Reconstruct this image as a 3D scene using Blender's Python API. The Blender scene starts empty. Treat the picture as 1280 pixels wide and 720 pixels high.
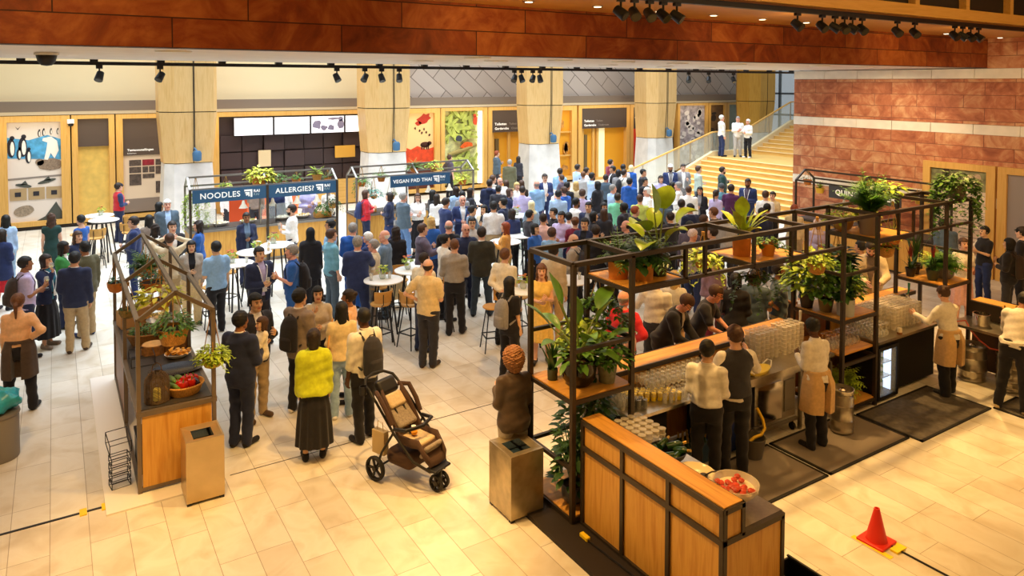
import bpy, math, random
import numpy as np
from mathutils import Vector, Matrix, Euler
PI = math.pi
R = math.radians
rnd = random.Random(7)
sc = bpy.context.scene
col = sc.collection

# ------------------------------------------------------------------ camera, world, lights, exposure
FPX, YAW, PITCH, ROLL, CY, CAMZ = 907.0, R(32.267), R(2.0626), R(0.103), 135.75, 4.7
_Z = np.array([0, 0, 1.0])
_F0 = np.array([math.sin(YAW), math.cos(YAW), 0]); _R0 = np.array([math.cos(YAW), -math.sin(YAW), 0])
_F = math.cos(PITCH)*_F0 - math.sin(PITCH)*_Z
_U = np.cross(_R0, _F)
_R = math.cos(ROLL)*_R0 + math.sin(ROLL)*_U
_U2 = np.cross(_R, _F)
cam_d = bpy.data.cameras.new('camera'); cam = bpy.data.objects.new('camera', cam_d); col.objects.link(cam)
cam_d.sensor_width = 36.0; cam_d.lens = 36.0*FPX/1280
cam_d.shift_y = -(360-CY)/1280; cam_d.clip_end = 200
cam.matrix_world = Matrix(((_R[0], _U2[0], -_F[0], 0), (_R[1], _U2[1], -_F[1], 0), (_R[2], _U2[2], -_F[2], CAMZ), (0, 0, 0, 1)))
sc.camera = cam
sc.view_settings.view_transform = 'Standard'; sc.view_settings.look = 'None'
sc.view_settings.gamma = 1.0; sc.view_settings.use_curve_mapping = False
sc.view_settings.exposure = -1.05

def ground(u, v, z=0.0):
    """world point at height z seen at photo pixel (u, v)"""
    d = _F*FPX + _R*(u-640) - _U2*(v-CY)
    t = (z-CAMZ)/d[2]
    return Vector((d[0]*t, d[1]*t, z))

w = bpy.data.worlds.new('world'); sc.world = w; w.use_nodes = True
bg = w.node_tree.nodes['Background']; bg.inputs[0].default_value = (0.80, 0.90, 1.0, 1); bg.inputs[1].default_value = 1.0

def area(name, loc, size, power, color, rot=(0, 0, 0), size_y=None):
    d = bpy.data.lights.new(name, 'AREA'); d.energy = power; d.color = color; d.size = size
    if size_y: d.shape = 'RECTANGLE'; d.size_y = size_y
    o = bpy.data.objects.new(name, d); col.objects.link(o); o.location = loc; o.rotation_euler = rot
    return o
def spot(name, loc, target, power, color, angle=50, blend=0.6, radius=0.06):
    d = bpy.data.lights.new(name, 'SPOT'); d.energy = power; d.color = color; d.spot_size = R(angle); d.spot_blend = blend; d.shadow_soft_size = radius
    o = bpy.data.objects.new(name, d); col.objects.link(o); o.location = loc
    o.rotation_euler = (Vector(target)-Vector(loc)).to_track_quat('-Z', 'Y').to_euler()
    return o
WARM = (1.0, 0.58, 0.19); WARM2 = (1.0, 0.76, 0.44); COOL = (0.80, 0.90, 1.0)
area('skylight_light', (12, 20.5, 10.5), 26, 7600, COOL, size_y=11).data.spread = R(100)                 # daylight through the hall's rooflight
area('mezzanine_light', (8, 2.0, 7.6), 16, 850, WARM, size_y=6)
area('soffit_light', (8, 11.3, 5.0), 20, 560, (1.0, 0.90, 0.78), size_y=3.5)
for x, y, tx, ty, p in ((3.2, 7.2, 2.6, 8.0, 900), (1.0, 7.2, 1.4, 6.8, 700), (5.5, 7.2, 5.2, 9.0, 800), (8.5, 7.0, 8.0, 6.3, 1150), (11.5, 7.0, 11.0, 6.0, 1300),
                        (2.2, 6.7, 4.6, 5.0, 1100), (6.5, 6.9, 5.3, 5.2, 500), (10, 6.7, 9.0, 3.6, 600), (14.5, 6.9, 13.2, 6.0, 1300), (13.5, 6.7, 12.5, 3.4, 450), (-1.0, 7.2, -0.6, 9.6, 700)):
    spot('track_spot_light', (x, y, 5.5), (tx, ty, 0), p*1.55, WARM, 64)
for x, y, tx in ((13.5, 7.4, 18.9), (15.5, 10.5, 18.9)):
    spot('wall_wash_light', (x, y, 4.9), (tx, y+0.6, 2.6), 700, WARM2, 75)
for x in (-0.5, 4.5, 9.5, 14.5):
    spot('beam_wash_light', (x, 6.7, 5.55), (x+1, 8.68, 5.3), 120, WARM, 120, 1.0)

area('exhibit_fill', (10, 26.6, 3.55), 40, 420, WARM2, rot=(R(25), 0, 0), size_y=0.3)      # added warm fill under the taupe band, brightens the exhibits
area('upper_wall_fill', (4, 25.4, 8.8), 22, 500, WARM2, rot=(R(40), 0, 0), size_y=1.0)          # fill lamp added to brighten the cream wall above

# ------------------------------------------------------------------ materials
def srgb(h):
    h = h.lstrip('#'); c = [int(h[i:i+2], 16)/255 for i in (0, 2, 4)]
    return tuple(x/12.92 if x <= 0.04045 else ((x+0.055)/1.055)**2.4 for x in c)
MATS = {}
def mat(name, color, rough=0.6, metal=0.0, emit=0.0, alpha=1.0, trans=0.0, noise=0.0, nscale=20.0, bump=0.0, spec=0.5, sheen=0.0, ior=1.45):
    if name in MATS: return MATS[name]
    m = bpy.data.materials.new(name); m.use_nodes = True; nt = m.node_tree; b = nt.nodes['Principled BSDF']
    c = srgb(color) if isinstance(color, str) else color
    b.inputs['Base Color'].default_value = (*c, 1); b.inputs['Roughness'].default_value = rough; b.inputs['Metallic'].default_value = metal
    b.inputs['Specular IOR Level'].default_value = spec; b.inputs['IOR'].default_value = ior
    if trans: b.inputs['Transmission Weight'].default_value = trans
    if sheen: b.inputs['Sheen Weight'].default_value = sheen
    if alpha < 1: b.inputs['Alpha'].default_value = alpha
    if emit: b.inputs['Emission Color'].default_value = (*c, 1); b.inputs['Emission Strength'].default_value = emit
    if noise or bump:
        tc = nt.nodes.new('ShaderNodeTexCoord'); n = nt.nodes.new('ShaderNodeTexNoise'); n.inputs['Scale'].default_value = nscale; n.inputs['Detail'].default_value = 4
        nt.links.new(tc.outputs['Object'], n.inputs['Vector'])
        if noise:
            r = nt.nodes.new('ShaderNodeMapRange'); r.inputs[1].default_value = 0.3; r.inputs[2].default_value = 0.7; r.inputs[3].default_value = 1-noise; r.inputs[4].default_value = 1+noise
            nt.links.new(n.outputs[0], r.inputs[0])
            mx = nt.nodes.new('ShaderNodeMix'); mx.data_type = 'RGBA'; mx.blend_type = 'MULTIPLY'; mx.inputs[0].default_value = 1
            mx.inputs[6].default_value = (*c, 1); nt.links.new(r.outputs[0], mx.inputs[7]); nt.links.new(mx.outputs[2], b.inputs['Base Color'])
        if bump:
            bp = nt.nodes.new('ShaderNodeBump'); bp.inputs['Strength'].default_value = bump; bp.inputs['Distance'].default_value = 0.01
            nt.links.new(n.outputs[0], bp.inputs['Height']); nt.links.new(bp.outputs[0], b.inputs['Normal'])
    MATS[name] = m; return m

def ramp(nt, src, stops):
    r = nt.nodes.new('ShaderNodeValToRGB'); e = r.color_ramp.elements
    while len(e) < len(stops): e.new(0.5)
    for k, (p, c) in enumerate(stops): e[k].position = p; e[k].color = (*srgb(c), 1)
    nt.links.new(src, r.inputs[0]); return r
def coords(nt, scale=(1, 1, 1), rot=(0, 0, 0), kind='Object'):
    tc = nt.nodes.new('ShaderNodeTexCoord'); mp = nt.nodes.new('ShaderNodeMapping')
    mp.inputs['Scale'].default_value = scale; mp.inputs['Rotation'].default_value = rot
    nt.links.new(tc.outputs[kind], mp.inputs[0]); return mp.outputs[0]
def wood(name, c1, c2, axis=2, rough=0.45, grain=1.0):
    if name in MATS: return MATS[name]
    m = bpy.data.materials.new(name); m.use_nodes = True; nt = m.node_tree; b = nt.nodes['Principled BSDF']
    s = [14*grain, 14*grain, 14*grain]; s[axis] = 1.1*grain
    n = nt.nodes.new('ShaderNodeTexNoise'); n.inputs['Scale'].default_value = 1.0; n.inputs['Detail'].default_value = 6; n.inputs['Distortion'].default_value = 0.6
    nt.links.new(coords(nt, s), n.inputs['Vector'])
    r = ramp(nt, n.outputs[0], [(0.3, c2), (0.5, c1), (0.72, c2)])
    nt.links.new(r.outputs[0], b.inputs['Base Color']); b.inputs['Roughness'].default_value = rough
    MATS[name] = m; return m

def stone_material(name, ux, uy, bw, bh, c_lo, c_mid, c_hi, mortar, off=0.0):
    """veined red sandstone in large blocks; ux, uy: the object axes used along and up the wall"""
    m = bpy.data.materials.new(name); m.use_nodes = True; nt = m.node_tree; b = nt.nodes['Principled BSDF']
    tc = nt.nodes.new('ShaderNodeTexCoord'); sp = nt.nodes.new('ShaderNodeSeparateXYZ'); nt.links.new(tc.outputs['Object'], sp.inputs[0])
    cb = nt.nodes.new('ShaderNodeCombineXYZ'); nt.links.new(sp.outputs[ux], cb.inputs[0])
    ad = nt.nodes.new('ShaderNodeMath'); ad.operation = 'ADD'; ad.inputs[1].default_value = off
    nt.links.new(sp.outputs[uy], ad.inputs[0]); nt.links.new(ad.outputs[0], cb.inputs[1])
    br = nt.nodes.new('ShaderNodeTexBrick'); nt.links.new(cb.outputs[0], br.inputs[0])
    br.inputs['Scale'].default_value = 1.0; br.inputs['Brick Width'].default_value = bw; br.inputs['Row Height'].default_value = bh
    br.inputs['Mortar Size'].default_value = 0.008; br.inputs['Mortar Smooth'].default_value = 0.3; br.offset = 0.42
    br.inputs['Color1'].default_value = (0.0, 0, 0, 1); br.inputs['Color2'].default_value = (1, 1, 1, 1); br.inputs['Mortar'].default_value = (0.5, 0.5, 0.5, 1); br.inputs['Bias'].default_value = 0.0
    n1 = nt.nodes.new('ShaderNodeTexNoise'); n1.inputs['Scale'].default_value = 1.6; n1.inputs['Detail'].default_value = 8; n1.inputs['Distortion'].default_value = 1.8; n1.inputs['Roughness'].default_value = 0.62
    n1.noise_dimensions = '4D'
    nt.links.new(tc.outputs['Object'], n1.inputs['Vector']); nt.links.new(br.outputs['Color'], n1.inputs['W'])
    sw = nt.nodes.new('ShaderNodeMath'); sw.operation = 'MULTIPLY_ADD'; sw.inputs[1].default_value = 0.16; nt.links.new(br.outputs['Color'], sw.inputs[0]); nt.links.new(n1.outputs[0], sw.inputs[2])
    r = ramp(nt, sw.outputs[0], [(0.36, c_lo), (0.56, c_mid), (0.80, c_hi)])
    mx = nt.nodes.new('ShaderNodeMix'); mx.data_type = 'RGBA'; mx.inputs[7].default_value = (*srgb(mortar), 1)
    nt.links.new(br.outputs['Fac'], mx.inputs[0]); nt.links.new(r.outputs[0], mx.inputs[6]); nt.links.new(mx.outputs[2], b.inputs['Base Color'])
    b.inputs['Roughness'].default_value = 0.62
    bp = nt.nodes.new('ShaderNodeBump'); bp.inputs['Strength'].default_value = 0.35; bp.inputs['Distance'].default_value = 0.02
    hh = nt.nodes.new('ShaderNodeMath'); hh.operation = 'MULTIPLY_ADD'; hh.inputs[1].default_value = -1.0
    nt.links.new(br.outputs['Fac'], hh.inputs[0]); nt.links.new(n1.outputs[0], hh.inputs[2]); nt.links.new(hh.outputs[0], bp.inputs['Height']); nt.links.new(bp.outputs[0], b.inputs['Normal'])
    return m

def floor_material():
    m = bpy.data.materials.new('limestone_tiles'); m.use_nodes = True; nt = m.node_tree; b = nt.nodes['Principled BSDF']
    tc = nt.nodes.new('ShaderNodeTexCoord'); sp = nt.nodes.new('ShaderNodeSeparateXYZ'); nt.links.new(tc.outputs['Object'], sp.inputs[0])
    cb = nt.nodes.new('ShaderNodeCombineXYZ'); nt.links.new(sp.outputs[1], cb.inputs[0])
    ad = nt.nodes.new('ShaderNodeMath'); ad.operation = 'ADD'; ad.inputs[1].default_value = 20.065; nt.links.new(sp.outputs[0], ad.inputs[0]); nt.links.new(ad.outputs[0], cb.inputs[1])
    br = nt.nodes.new('ShaderNodeTexBrick'); nt.links.new(cb.outputs[0], br.inputs[0])
    br.inputs['Scale'].default_value = 1.0; br.inputs['Brick Width'].default_value = 1.05; br.inputs['Row Height'].default_value = 0.35; br.offset = 0.37; br.offset_frequency = 3
    br.inputs['Mortar Size'].default_value = 0.004; br.inputs['Mortar Smooth'].default_value = 0.2; br.inputs['Bias'].default_value = 0
    br.inputs['Color1'].default_value = (*srgb('#d9d2c4'), 1); br.inputs['Color2'].default_value = (*srgb('#ece7db'), 1); br.inputs['Mortar'].default_value = (*srgb('#aa9f8c'), 1)
    n = nt.nodes.new('ShaderNodeTexNoise'); n.inputs['Scale'].default_value = 2.2; n.inputs['Detail'].default_value = 7; n.inputs['Distortion'].default_value = 0.8
    nt.links.new(tc.outputs['Object'], n.inputs['Vector'])
    r = ramp(nt, n.outputs[0], [(0.3, '#e2d9c8'), (0.55, '#ffffff'), (0.8, '#f1ebdf')])
    mx = nt.nodes.new('ShaderNodeMix'); mx.data_type = 'RGBA'; mx.blend_type = 'MULTIPLY'; mx.inputs[0].default_value = 0.8
    nt.links.new(br.outputs['Color'], mx.inputs[6]); nt.links.new(r.outputs[0], mx.inputs[7]); nt.links.new(mx.outputs[2], b.inputs['Base Color'])
    rr = nt.nodes.new('ShaderNodeMapRange'); rr.inputs[3].default_value = 0.26; rr.inputs[4].default_value = 0.44; nt.links.new(n.outputs[0], rr.inputs[0]); nt.links.new(rr.outputs[0], b.inputs['Roughness'])
    return m

M_STEEL = mat('dark_steel', '#4a4138', 0.42, 0.6)
M_STEEL2 = mat('grey_steel_tube', '#8d8a84', 0.4, 0.6)
M_BLACK = mat('black_plastic', '#17161a', 0.45)
M_RUBBER = mat('black_rubber', '#1d1b1a', 0.75)
M_INOX = mat('brushed_stainless', '#b9b2a4', 0.28, 0.9, noise=0.08, nscale=30)
M_CHROME = mat('polished_steel', '#d8d4cc', 0.12, 1.0)
M_OAK = wood('oak_panel', '#dba64c', '#c48832', 2)
M_OAKX = wood('oak_top_x', '#e0a54a', '#c4862f', 0)
M_OAKY = wood('oak_top_y', '#e0a54a', '#c4862f', 1)
M_PLY = wood('pale_oak', '#e3bd80', '#d6ab68', 2, 0.4)
M_FRAME = wood('honey_oak_frame', '#dfb060', '#d19f4c', 2, 0.4)
M_FRAMEX = wood('honey_oak_rail', '#dfb060', '#d19f4c', 0, 0.4)
M_STAIR = wood('stair_oak', '#e6bb6c', '#d3a14c', 1, 0.35)
M_BROWN = wood('brown_board', '#8a5a30', '#70441f', 2)
M_WHITE = mat('white_paint', '#f2efe8', 0.5)
M_TABLE = mat('white_table_top', '#f3f1ec', 0.3)
M_CREAM = mat('cream_plaster', '#f3e2b8', 0.8)
M_TAUPE = mat('taupe_band', '#8c7b6a', 0.7)
M_TAUPE_D = mat('dark_taupe_panel', '#54463c', 0.6)
M_NAVY = mat('navy_sign', '#2b5577', 0.5)
M_GLASS = mat('clear_glass', '#f4f8f6', 0.03, trans=1.0, ior=1.25)
M_GLASSP = mat('glass_pane', '#e6f2ec', 0.02, alpha=0.22, spec=0.7)
M_LETTER = mat('white_lettering', '#fbfbf8', 0.5, emit=0.25)
M_CONC = mat('pale_concrete', '#d9d5cf', 0.75, noise=0.10, nscale=3, bump=0.05)
M_SOIL = mat('potting_soil', '#3a281a', 0.95, noise=0.3, nscale=60)
M_TERRA = mat('terracotta', '#c8792c', 0.75, noise=0.12, nscale=12)
M_WICKER = mat('wicker', '#c58f45', 0.8, noise=0.35, nscale=70, bump=0.6)
M_JUTE = mat('jute_rope', '#b58a4e', 0.9, noise=0.25, nscale=120)
M_YELLOW = mat('yellow_tape', '#f6d21c', 0.55)
M_LEAF = mat('leaf_green', '#4f7a2c', 0.45, noise=0.35, nscale=9)
M_LEAFD = mat('dark_leaf', '#355a26', 0.4, noise=0.3, nscale=9)
M_LEAFL = mat('lime_leaf', '#9fb934', 0.45, noise=0.25, nscale=9)
M_LEAFY = mat('yellow_green_leaf', '#c3c63a', 0.45, noise=0.25, nscale=9)
M_STEM = mat('plant_stem', '#6f7f36', 0.6)
M_MATT = mat('grey_entrance_mat', '#857a70', 0.95, noise=0.35, nscale=220, bump=0.4)
M_MATD = mat('dark_rubber_mat', '#575049', 0.85, noise=0.25, nscale=14, bump=0.2)

# ------------------------------------------------------------------ mesh helpers
class MB:
    def __init__(s): s.v = []; s.f = []
    def add(s, vs, fs):
        o = len(s.v); s.v += [tuple(map(float, p)) for p in vs]; s.f += [tuple(i+o for i in f) for f in fs]; return s
    def box(s, x0, x1, y0, y1, z0, z1):
        return s.add([(x0, y0, z0), (x1, y0, z0), (x1, y1, z0), (x0, y1, z0), (x0, y0, z1), (x1, y0, z1), (x1, y1, z1), (x0, y1, z1)],
                     [(3, 2, 1, 0), (4, 5, 6, 7), (0, 1, 5, 4), (1, 2, 6, 5), (2, 3, 7, 6), (3, 0, 4, 7)])
    def cbox(s, c, d): return s.box(c[0]-d[0]/2, c[0]+d[0]/2, c[1]-d[1]/2, c[1]+d[1]/2, c[2]-d[2]/2, c[2]+d[2]/2)
    def bar(s, p, q, w=0.04, h=None):
        """square bar from p to q"""
        h = h or w; p = Vector(p); q = Vector(q); d = (q-p).normalized()
        a = d.cross(Vector((0, 0, 1)) if abs(d.z) < 0.9 else Vector((0, 1, 0))).normalized(); b = a.cross(d).normalized()
        if abs(d.z) >= 0.9: a, b = Vector((1, 0, 0)), Vector((0, 1, 0))
        vs = []
        for e in (p, q):
            for i, j in ((-1, -1), (1, -1), (1, 1), (-1, 1)): vs.append(e+a*i*w/2+b*j*h/2)
        return s.add(vs, [(3, 2, 1, 0), (4, 5, 6, 7), (0, 1, 5, 4), (1, 2, 6, 5), (2, 3, 7, 6), (3, 0, 4, 7)])
    def tube(s, pts, r, n=8, cap=True):
        """round tube through points; r a number or one per point"""
        pts = [Vector(p) for p in pts]; m = len(pts); rs = r if isinstance(r, (list, tuple)) else [r]*m
        ref = Vector((0, 0, 1)); vs = []; a = None
        for i, p in enumerate(pts):
            d = (pts[min(i+1, m-1)]-pts[max(i-1, 0)]).normalized()
            if a is None:
                a = d.cross(ref if abs(d.z) < 0.95 else Vector((1, 0, 0))).normalized()
            else:
                a = (a-d*a.dot(d)).normalized()
            b = d.cross(a)
            for k in range(n):
                t = 2*PI*k/n; vs.append(p+(a*math.cos(t)+b*math.sin(t))*rs[i])
        fs = [(i*n+k, i*n+(k+1) % n, (i+1)*n+(k+1) % n, (i+1)*n+k) for i in range(m-1) for k in range(n)]
        if cap: fs += [tuple(range(n-1, -1, -1)), tuple((m-1)*n+k for k in range(n))]
        return s.add(vs, fs)
    def lathe(s, prof, c=(0, 0, 0), n=24, sx=1.0, sy=1.0):
        """profile [(r, z)] turned round the z axis"""
        vs = []; m = len(prof)
        for r, z in prof:
            for k in range(n):
                t = 2*PI*k/n; vs.append((c[0]+r*sx*math.cos(t), c[1]+r*sy*math.sin(t), c[2]+z))
        fs = [(i*n+k, i*n+(k+1) % n, (i+1)*n+(k+1) % n, (i+1)*n+k) for i in range(m-1) for k in range(n)]
        if prof[0][0] > 1e-6: fs.append(tuple(range(n-1, -1, -1)))
        if prof[-1][0] > 1e-6: fs.append(tuple((m-1)*n+k for k in range(n)))
        return s.add(vs, fs)
    def prism(s, poly, y0, y1, plane='xz'):
        """outline in a plane, given thickness along the third axis"""
        n = len(poly)
        def P(a, b, t): return {'xz': (a, t, b), 'xy': (a, b, t), 'yz': (t, a, b)}[plane]
        vs = [P(a, b, y0) for a, b in poly]+[P(a, b, y1) for a, b in poly]
        return s.add(vs, [tuple(range(n-1, -1, -1)), tuple(range(n, 2*n))]+[(i, (i+1) % n, n+(i+1) % n, n+i) for i in range(n)])
    def build(s, name, m, parent=None, smooth=False, bevel=0.0, loc=None, rz=None):
        me = bpy.data.meshes.new(name); me.from_pydata(s.v, [], s.f); me.validate(); me.update()
        ms = m if isinstance(m, (list, tuple)) else [m]
        for x in ms: me.materials.append(x)
        if smooth:
            me.polygons.foreach_set('use_smooth', [True]*len(me.polygons))
            try: me.set_sharp_from_angle(angle=R(42))
            except Exception: pass
        o = bpy.data.objects.new(name, me); col.objects.link(o)
        if parent is not None: o.parent = parent
        if loc is not None: o.location = loc
        if rz is not None: o.rotation_euler = (0, 0, rz)
        if bevel:
            b = o.modifiers.new('bevel', 'BEVEL'); b.width = bevel; b.segments = 2; b.limit_method = 'ANGLE'
        return o
def tag(o, label=None, cat=None, group=None, kind=None):
    if label: o['label'] = label
    if cat: o['category'] = cat
    if group: o['group'] = group
    if kind: o['kind'] = kind
    return o
def thing(name, label, cat, loc=(0, 0, 0), rz=0.0, group=None):
    o = bpy.data.objects.new(name, None); col.objects.link(o); o.empty_display_size = 0.1
    o.location = loc; o.rotation_euler = (0, 0, rz); return tag(o, label, cat, group)
def struct(name, mb, m, **k): return tag(mb.build(name, m, **k), kind='structure')
def dup(o, loc=None, rz=None, label=None, group=None, parent=None, scale=None):
    c = o.copy(); col.objects.link(c)
    if parent is not None: c.parent = parent
    if loc is not None: c.location = loc
    if rz is not None: c.rotation_euler = (0, 0, rz)
    if label: c['label'] = label
    if group: c['group'] = group
    if scale: c.scale = (scale,)*3
    for ch in list(o.children): dup(ch, parent=c)
    return c
def text(body, name, size, mtl, parent, loc, rot, extrude=0.004, align='LEFT', bold=0.0, spacing=1.08):
    """lettering as a solid mesh"""
    cu = bpy.data.curves.new(name, 'FONT'); cu.body = body; cu.size = size; cu.extrude = extrude; cu.align_x = align; cu.align_y = 'CENTER'; cu.offset = bold; cu.space_character = spacing
    cu.resolution_u = 3; tmp = bpy.data.objects.new('lettering_curve', cu); col.objects.link(tmp)
    me = bpy.data.meshes.new_from_object(tmp.evaluated_get(bpy.context.evaluated_depsgraph_get())); bpy.data.objects.remove(tmp); bpy.data.curves.remove(cu)
    me.materials.clear(); me.materials.append(mtl); me.name = name
    o = bpy.data.objects.new(name, me); col.objects.link(o); o.parent = parent; o.location = loc; o.rotation_euler = rot
    return o
FACE = (PI/2, 0, 0)       # lettering that faces -y
# ------------------------------------------------------------------ the hall
BX0, BX1, YB = -9.0, 35.0, 27.5
struct('floor', MB().box(BX0, 36, -8, 28.2, -0.2, 0.0), floor_material())
M_SAND_X = stone_material('red_sandstone_beam', 0, 2, 1.9, 0.33, '#6a2a0a', '#96481a', '#c07638', '#3a1606', off=-5.07+9.9)
M_SAND_Y = stone_material('red_sandstone_wall', 1, 2, 1.15, 0.315, '#8a4428', '#b96e46', '#dfae7e', '#7a4630', off=0.0)
# back wall: lower dark backing, taupe band, upper cream plaster and grey shingle panels
struct('wall_back', MB().box(BX0, BX1, YB+0.12, 28.2, 0, 3.72), mat('dark_backing', '#4a3b2c', 0.8))
struct('trim_1', MB().box(BX0, 33.0, YB-0.1, 28.2, 3.74, 4.07), M_TAUPE)
struct('trim_2', MB().box(BX0, 33.0, YB-0.16, YB+0.1, 3.64, 3.74), mat('pale_sill', '#cdbb9a', 0.6))
struct('wall_back_upper', MB().box(BX0, 10.8, YB+0.15, 28.2, 4.07, 9.5), M_CREAM)
def shingle_material():
    m = bpy.data.materials.new('grey_shingle_panels'); m.use_nodes = True; nt = m.node_tree; b = nt.nodes['Principled BSDF']
    tc = nt.nodes.new('ShaderNodeTexCoord'); mp = nt.nodes.new('ShaderNodeMapping'); mp.inputs['Rotation'].default_value = (0, R(0), R(40))
    sp = nt.nodes.new('ShaderNodeSeparateXYZ'); cb = nt.nodes.new('ShaderNodeCombineXYZ')
    nt.links.new(tc.outputs['Object'], sp.inputs[0]); nt.links.new(sp.outputs[0], cb.inputs[0]); nt.links.new(sp.outputs[2], cb.inputs[1]); nt.links.new(cb.outputs[0], mp.inputs[0])
    br = nt.nodes.new('ShaderNodeTexBrick'); nt.links.new(mp.outputs[0], br.inputs[0]); br.inputs['Scale'].default_value = 1
    br.inputs['Brick Width'].default_value = 1.6; br.inputs['Row Height'].default_value = 0.62; br.inputs['Mortar Size'].default_value = 0.018
    br.inputs['Color1'].default_value = (*srgb('#b9aca0'), 1); br.inputs['Color2'].default_value = (*srgb('#cbbfb4'), 1); br.inputs['Mortar'].default_value = (*srgb('#7d7167'), 1)
    nt.links.new(br.outputs[0], b.inputs['Base Color']); b.inputs['Roughness'].default_value = 0.5; b.inputs['Metallic'].default_value = 0.2
    return m
struct('wall_back_panels', MB().box(10.8, 33.0, YB+0.1, 28.2, 4.07, 9.5), shingle_material())
# red stone beam with soffit, wood ceiling and the mezzanine front above it
struct('wall_beam', MB().box(BX0, 19.0, 8.68, 8.95, 5.07, 5.77), M_SAND_X)
struct('ceiling_soffit', MB().box(BX0, 20.5, 8.95, 14.05, 5.075, 5.6), mat('white_soffit_boards', '#e9dfd6', 0.45, noise=0.06, nscale=3))
struct('ceiling', MB().box(BX0, 19.0, 6.6, 8.95, 5.77, 5.95), wood('ceiling_boards', '#d39a4c', '#c1863a', 0, 0.4))
struct('ceiling_upper', MB().box(BX0, 20.0, -8, 6.6, 8.2, 8.4), M_CREAM)
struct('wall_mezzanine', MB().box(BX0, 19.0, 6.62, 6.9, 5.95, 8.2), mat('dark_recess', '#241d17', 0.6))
f = MB()
f.box(BX0, 19.0, 6.5, 6.62, 5.80, 5.98)
x = 0.7
while x < 19: f.box(x-0.06, x+0.06, 6.5, 6.62, 5.98, 7.4); x += 1.6
f.box(BX0, 19, 6.5, 6.62, 7.4, 8.2)
struct('trim_3', f, M_FRAMEX)
# right-hand sandstone wall with white bands
XW = 19.0
b = MB().box(XW, 21.0, -2, 14.05, 3.70, 4.81); b.box(XW, 21.0, -2, 14.05, 1.95, 3.45); b.box(XW, 21.0, -2, 14.05, 0, 1.70)
b.box(XW, 21.0, -2, 8.68, 5.06, 8.2)
struct('wall_right', b, M_SAND_Y)
b = MB()
for z0, z1 in ((4.81, 5.06), (3.45, 3.70), (1.70, 1.95)):
    y = 14.05; n = 0
    while y > -2:
        w_ = 1.02; b.box(XW-0.015, 21.0, max(y-w_+0.012, -2), y, z0+0.006, z1-0.006); y -= w_
struct('trim_4', b, mat('pale_limestone_band', '#efe4d2', 0.6, noise=0.06, nscale=4))
struct('wall_left', MB().box(BX0-0.3, BX0, -8, 28.2, 0, 9.5), M_CREAM)
struct('wall_rear', MB().box(BX0, 20, -8.3, -8, 0, 8.4), M_CREAM)

# wood-clad columns on pale concrete feet
M_SEAM = mat('dark_seam', '#3b3328', 0.7)
def column(n, cx, cy, tone=M_PLY):
    def ring(hw, hd, ch, z): return [(x, y, z) for x, y in ((-hw+ch, -hd), (hw-ch*0.25, -hd), (hw, -hd+ch*0.3), (hw, hd-ch), (hw-ch, hd), (-hw+ch, hd), (-hw, hd-ch), (-hw, -hd+ch*0.9))]
    def loft(rings):
        m = MB(); k = 8; vs = sum(rings, []); fs = [(i*k+j, i*k+(j+1) % k, (i+1)*k+(j+1) % k, (i+1)*k+j) for i in range(len(rings)-1) for j in range(k)]
        fs += [tuple(range(k-1, -1, -1)), tuple((len(rings)-1)*k+j for j in range(k))]; return m.add(vs, fs)
    root = thing('column', None, None, (cx, cy, 0)); root['kind'] = 'structure'
    loft([ring(0.80, 0.76, 0.30, 0), ring(0.70, 0.66, 0.26, 2.10)]).build('concrete_foot', M_CONC, root)
    loft([ring(0.72, 0.68, 0.30, 2.12), ring(0.84, 0.80, 0.42, 3.73)]).build('lower_cladding', tone, root)
    loft([ring(0.84, 0.80, 0.42, 3.76), ring(0.84, 0.80, 0.42, 7.5)]).build('upper_cladding', tone, root)
    s = loft([ring(0.82, 0.78, 0.41, 3.72), ring(0.82, 0.78, 0.41, 3.77)]); s.bar((0.12, -0.685, 2.12), (0.12, -0.806, 3.74), 0.022); s.bar((0.12, -0.802, 3.74), (0.12, -0.802, 7.5), 0.022)
    loft([ring(0.69, 0.65, 0.27, 2.08), ring(0.69, 0.65, 0.27, 2.14)]).build('joint', M_SEAM, root)
    s.build('seam', M_SEAM, root)
    return root
for k, cx in enumerate((3.62, 10.42, 17.5, 24.15)): column(k, cx, 25.65)
column(4, 31.3, 25.65, wood('deep_honey_cladding', '#dca945', '#cc9634', 2, 0.4))
M_BLUEDEV = mat('blue_grey_housing', '#3f6788', 0.45)
for cx in (3.62, 10.42, 17.5, 24.15):
    nm = {3.62: 'column left of the tall screens wall', 10.42: 'column right of the menu screens', 17.5: 'column beside the narrow cloakroom sign', 24.15: 'column beside the red panel'}[cx]
    t = thing('wall_speaker', 'blue grey speaker hanging on a cable on the '+nm, 'speaker', (cx+0.14, 24.93, 2.18))
    MB().lathe([(0.06, 0), (0.13, 0.03), (0.14, 0.26), (0.10, 0.33), (0.0, 0.34)], (0.05, -0.17, 0.0), 14).build('housing', M_BLUEDEV, t, True)
    MB().tube([(0.04, -0.16, 0.33), (-0.01, -0.10, 0.42), (-0.02, -0.03, 0.36)], 0.03, 8).build('bracket', M_BLUEDEV, t, True)
    MB().tube([(0, -0.10, 0.38), (0, -0.13, 1.55), (0, -0.13, 4.9)], 0.012, 6).build('cable', M_BLACK, t)

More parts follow.
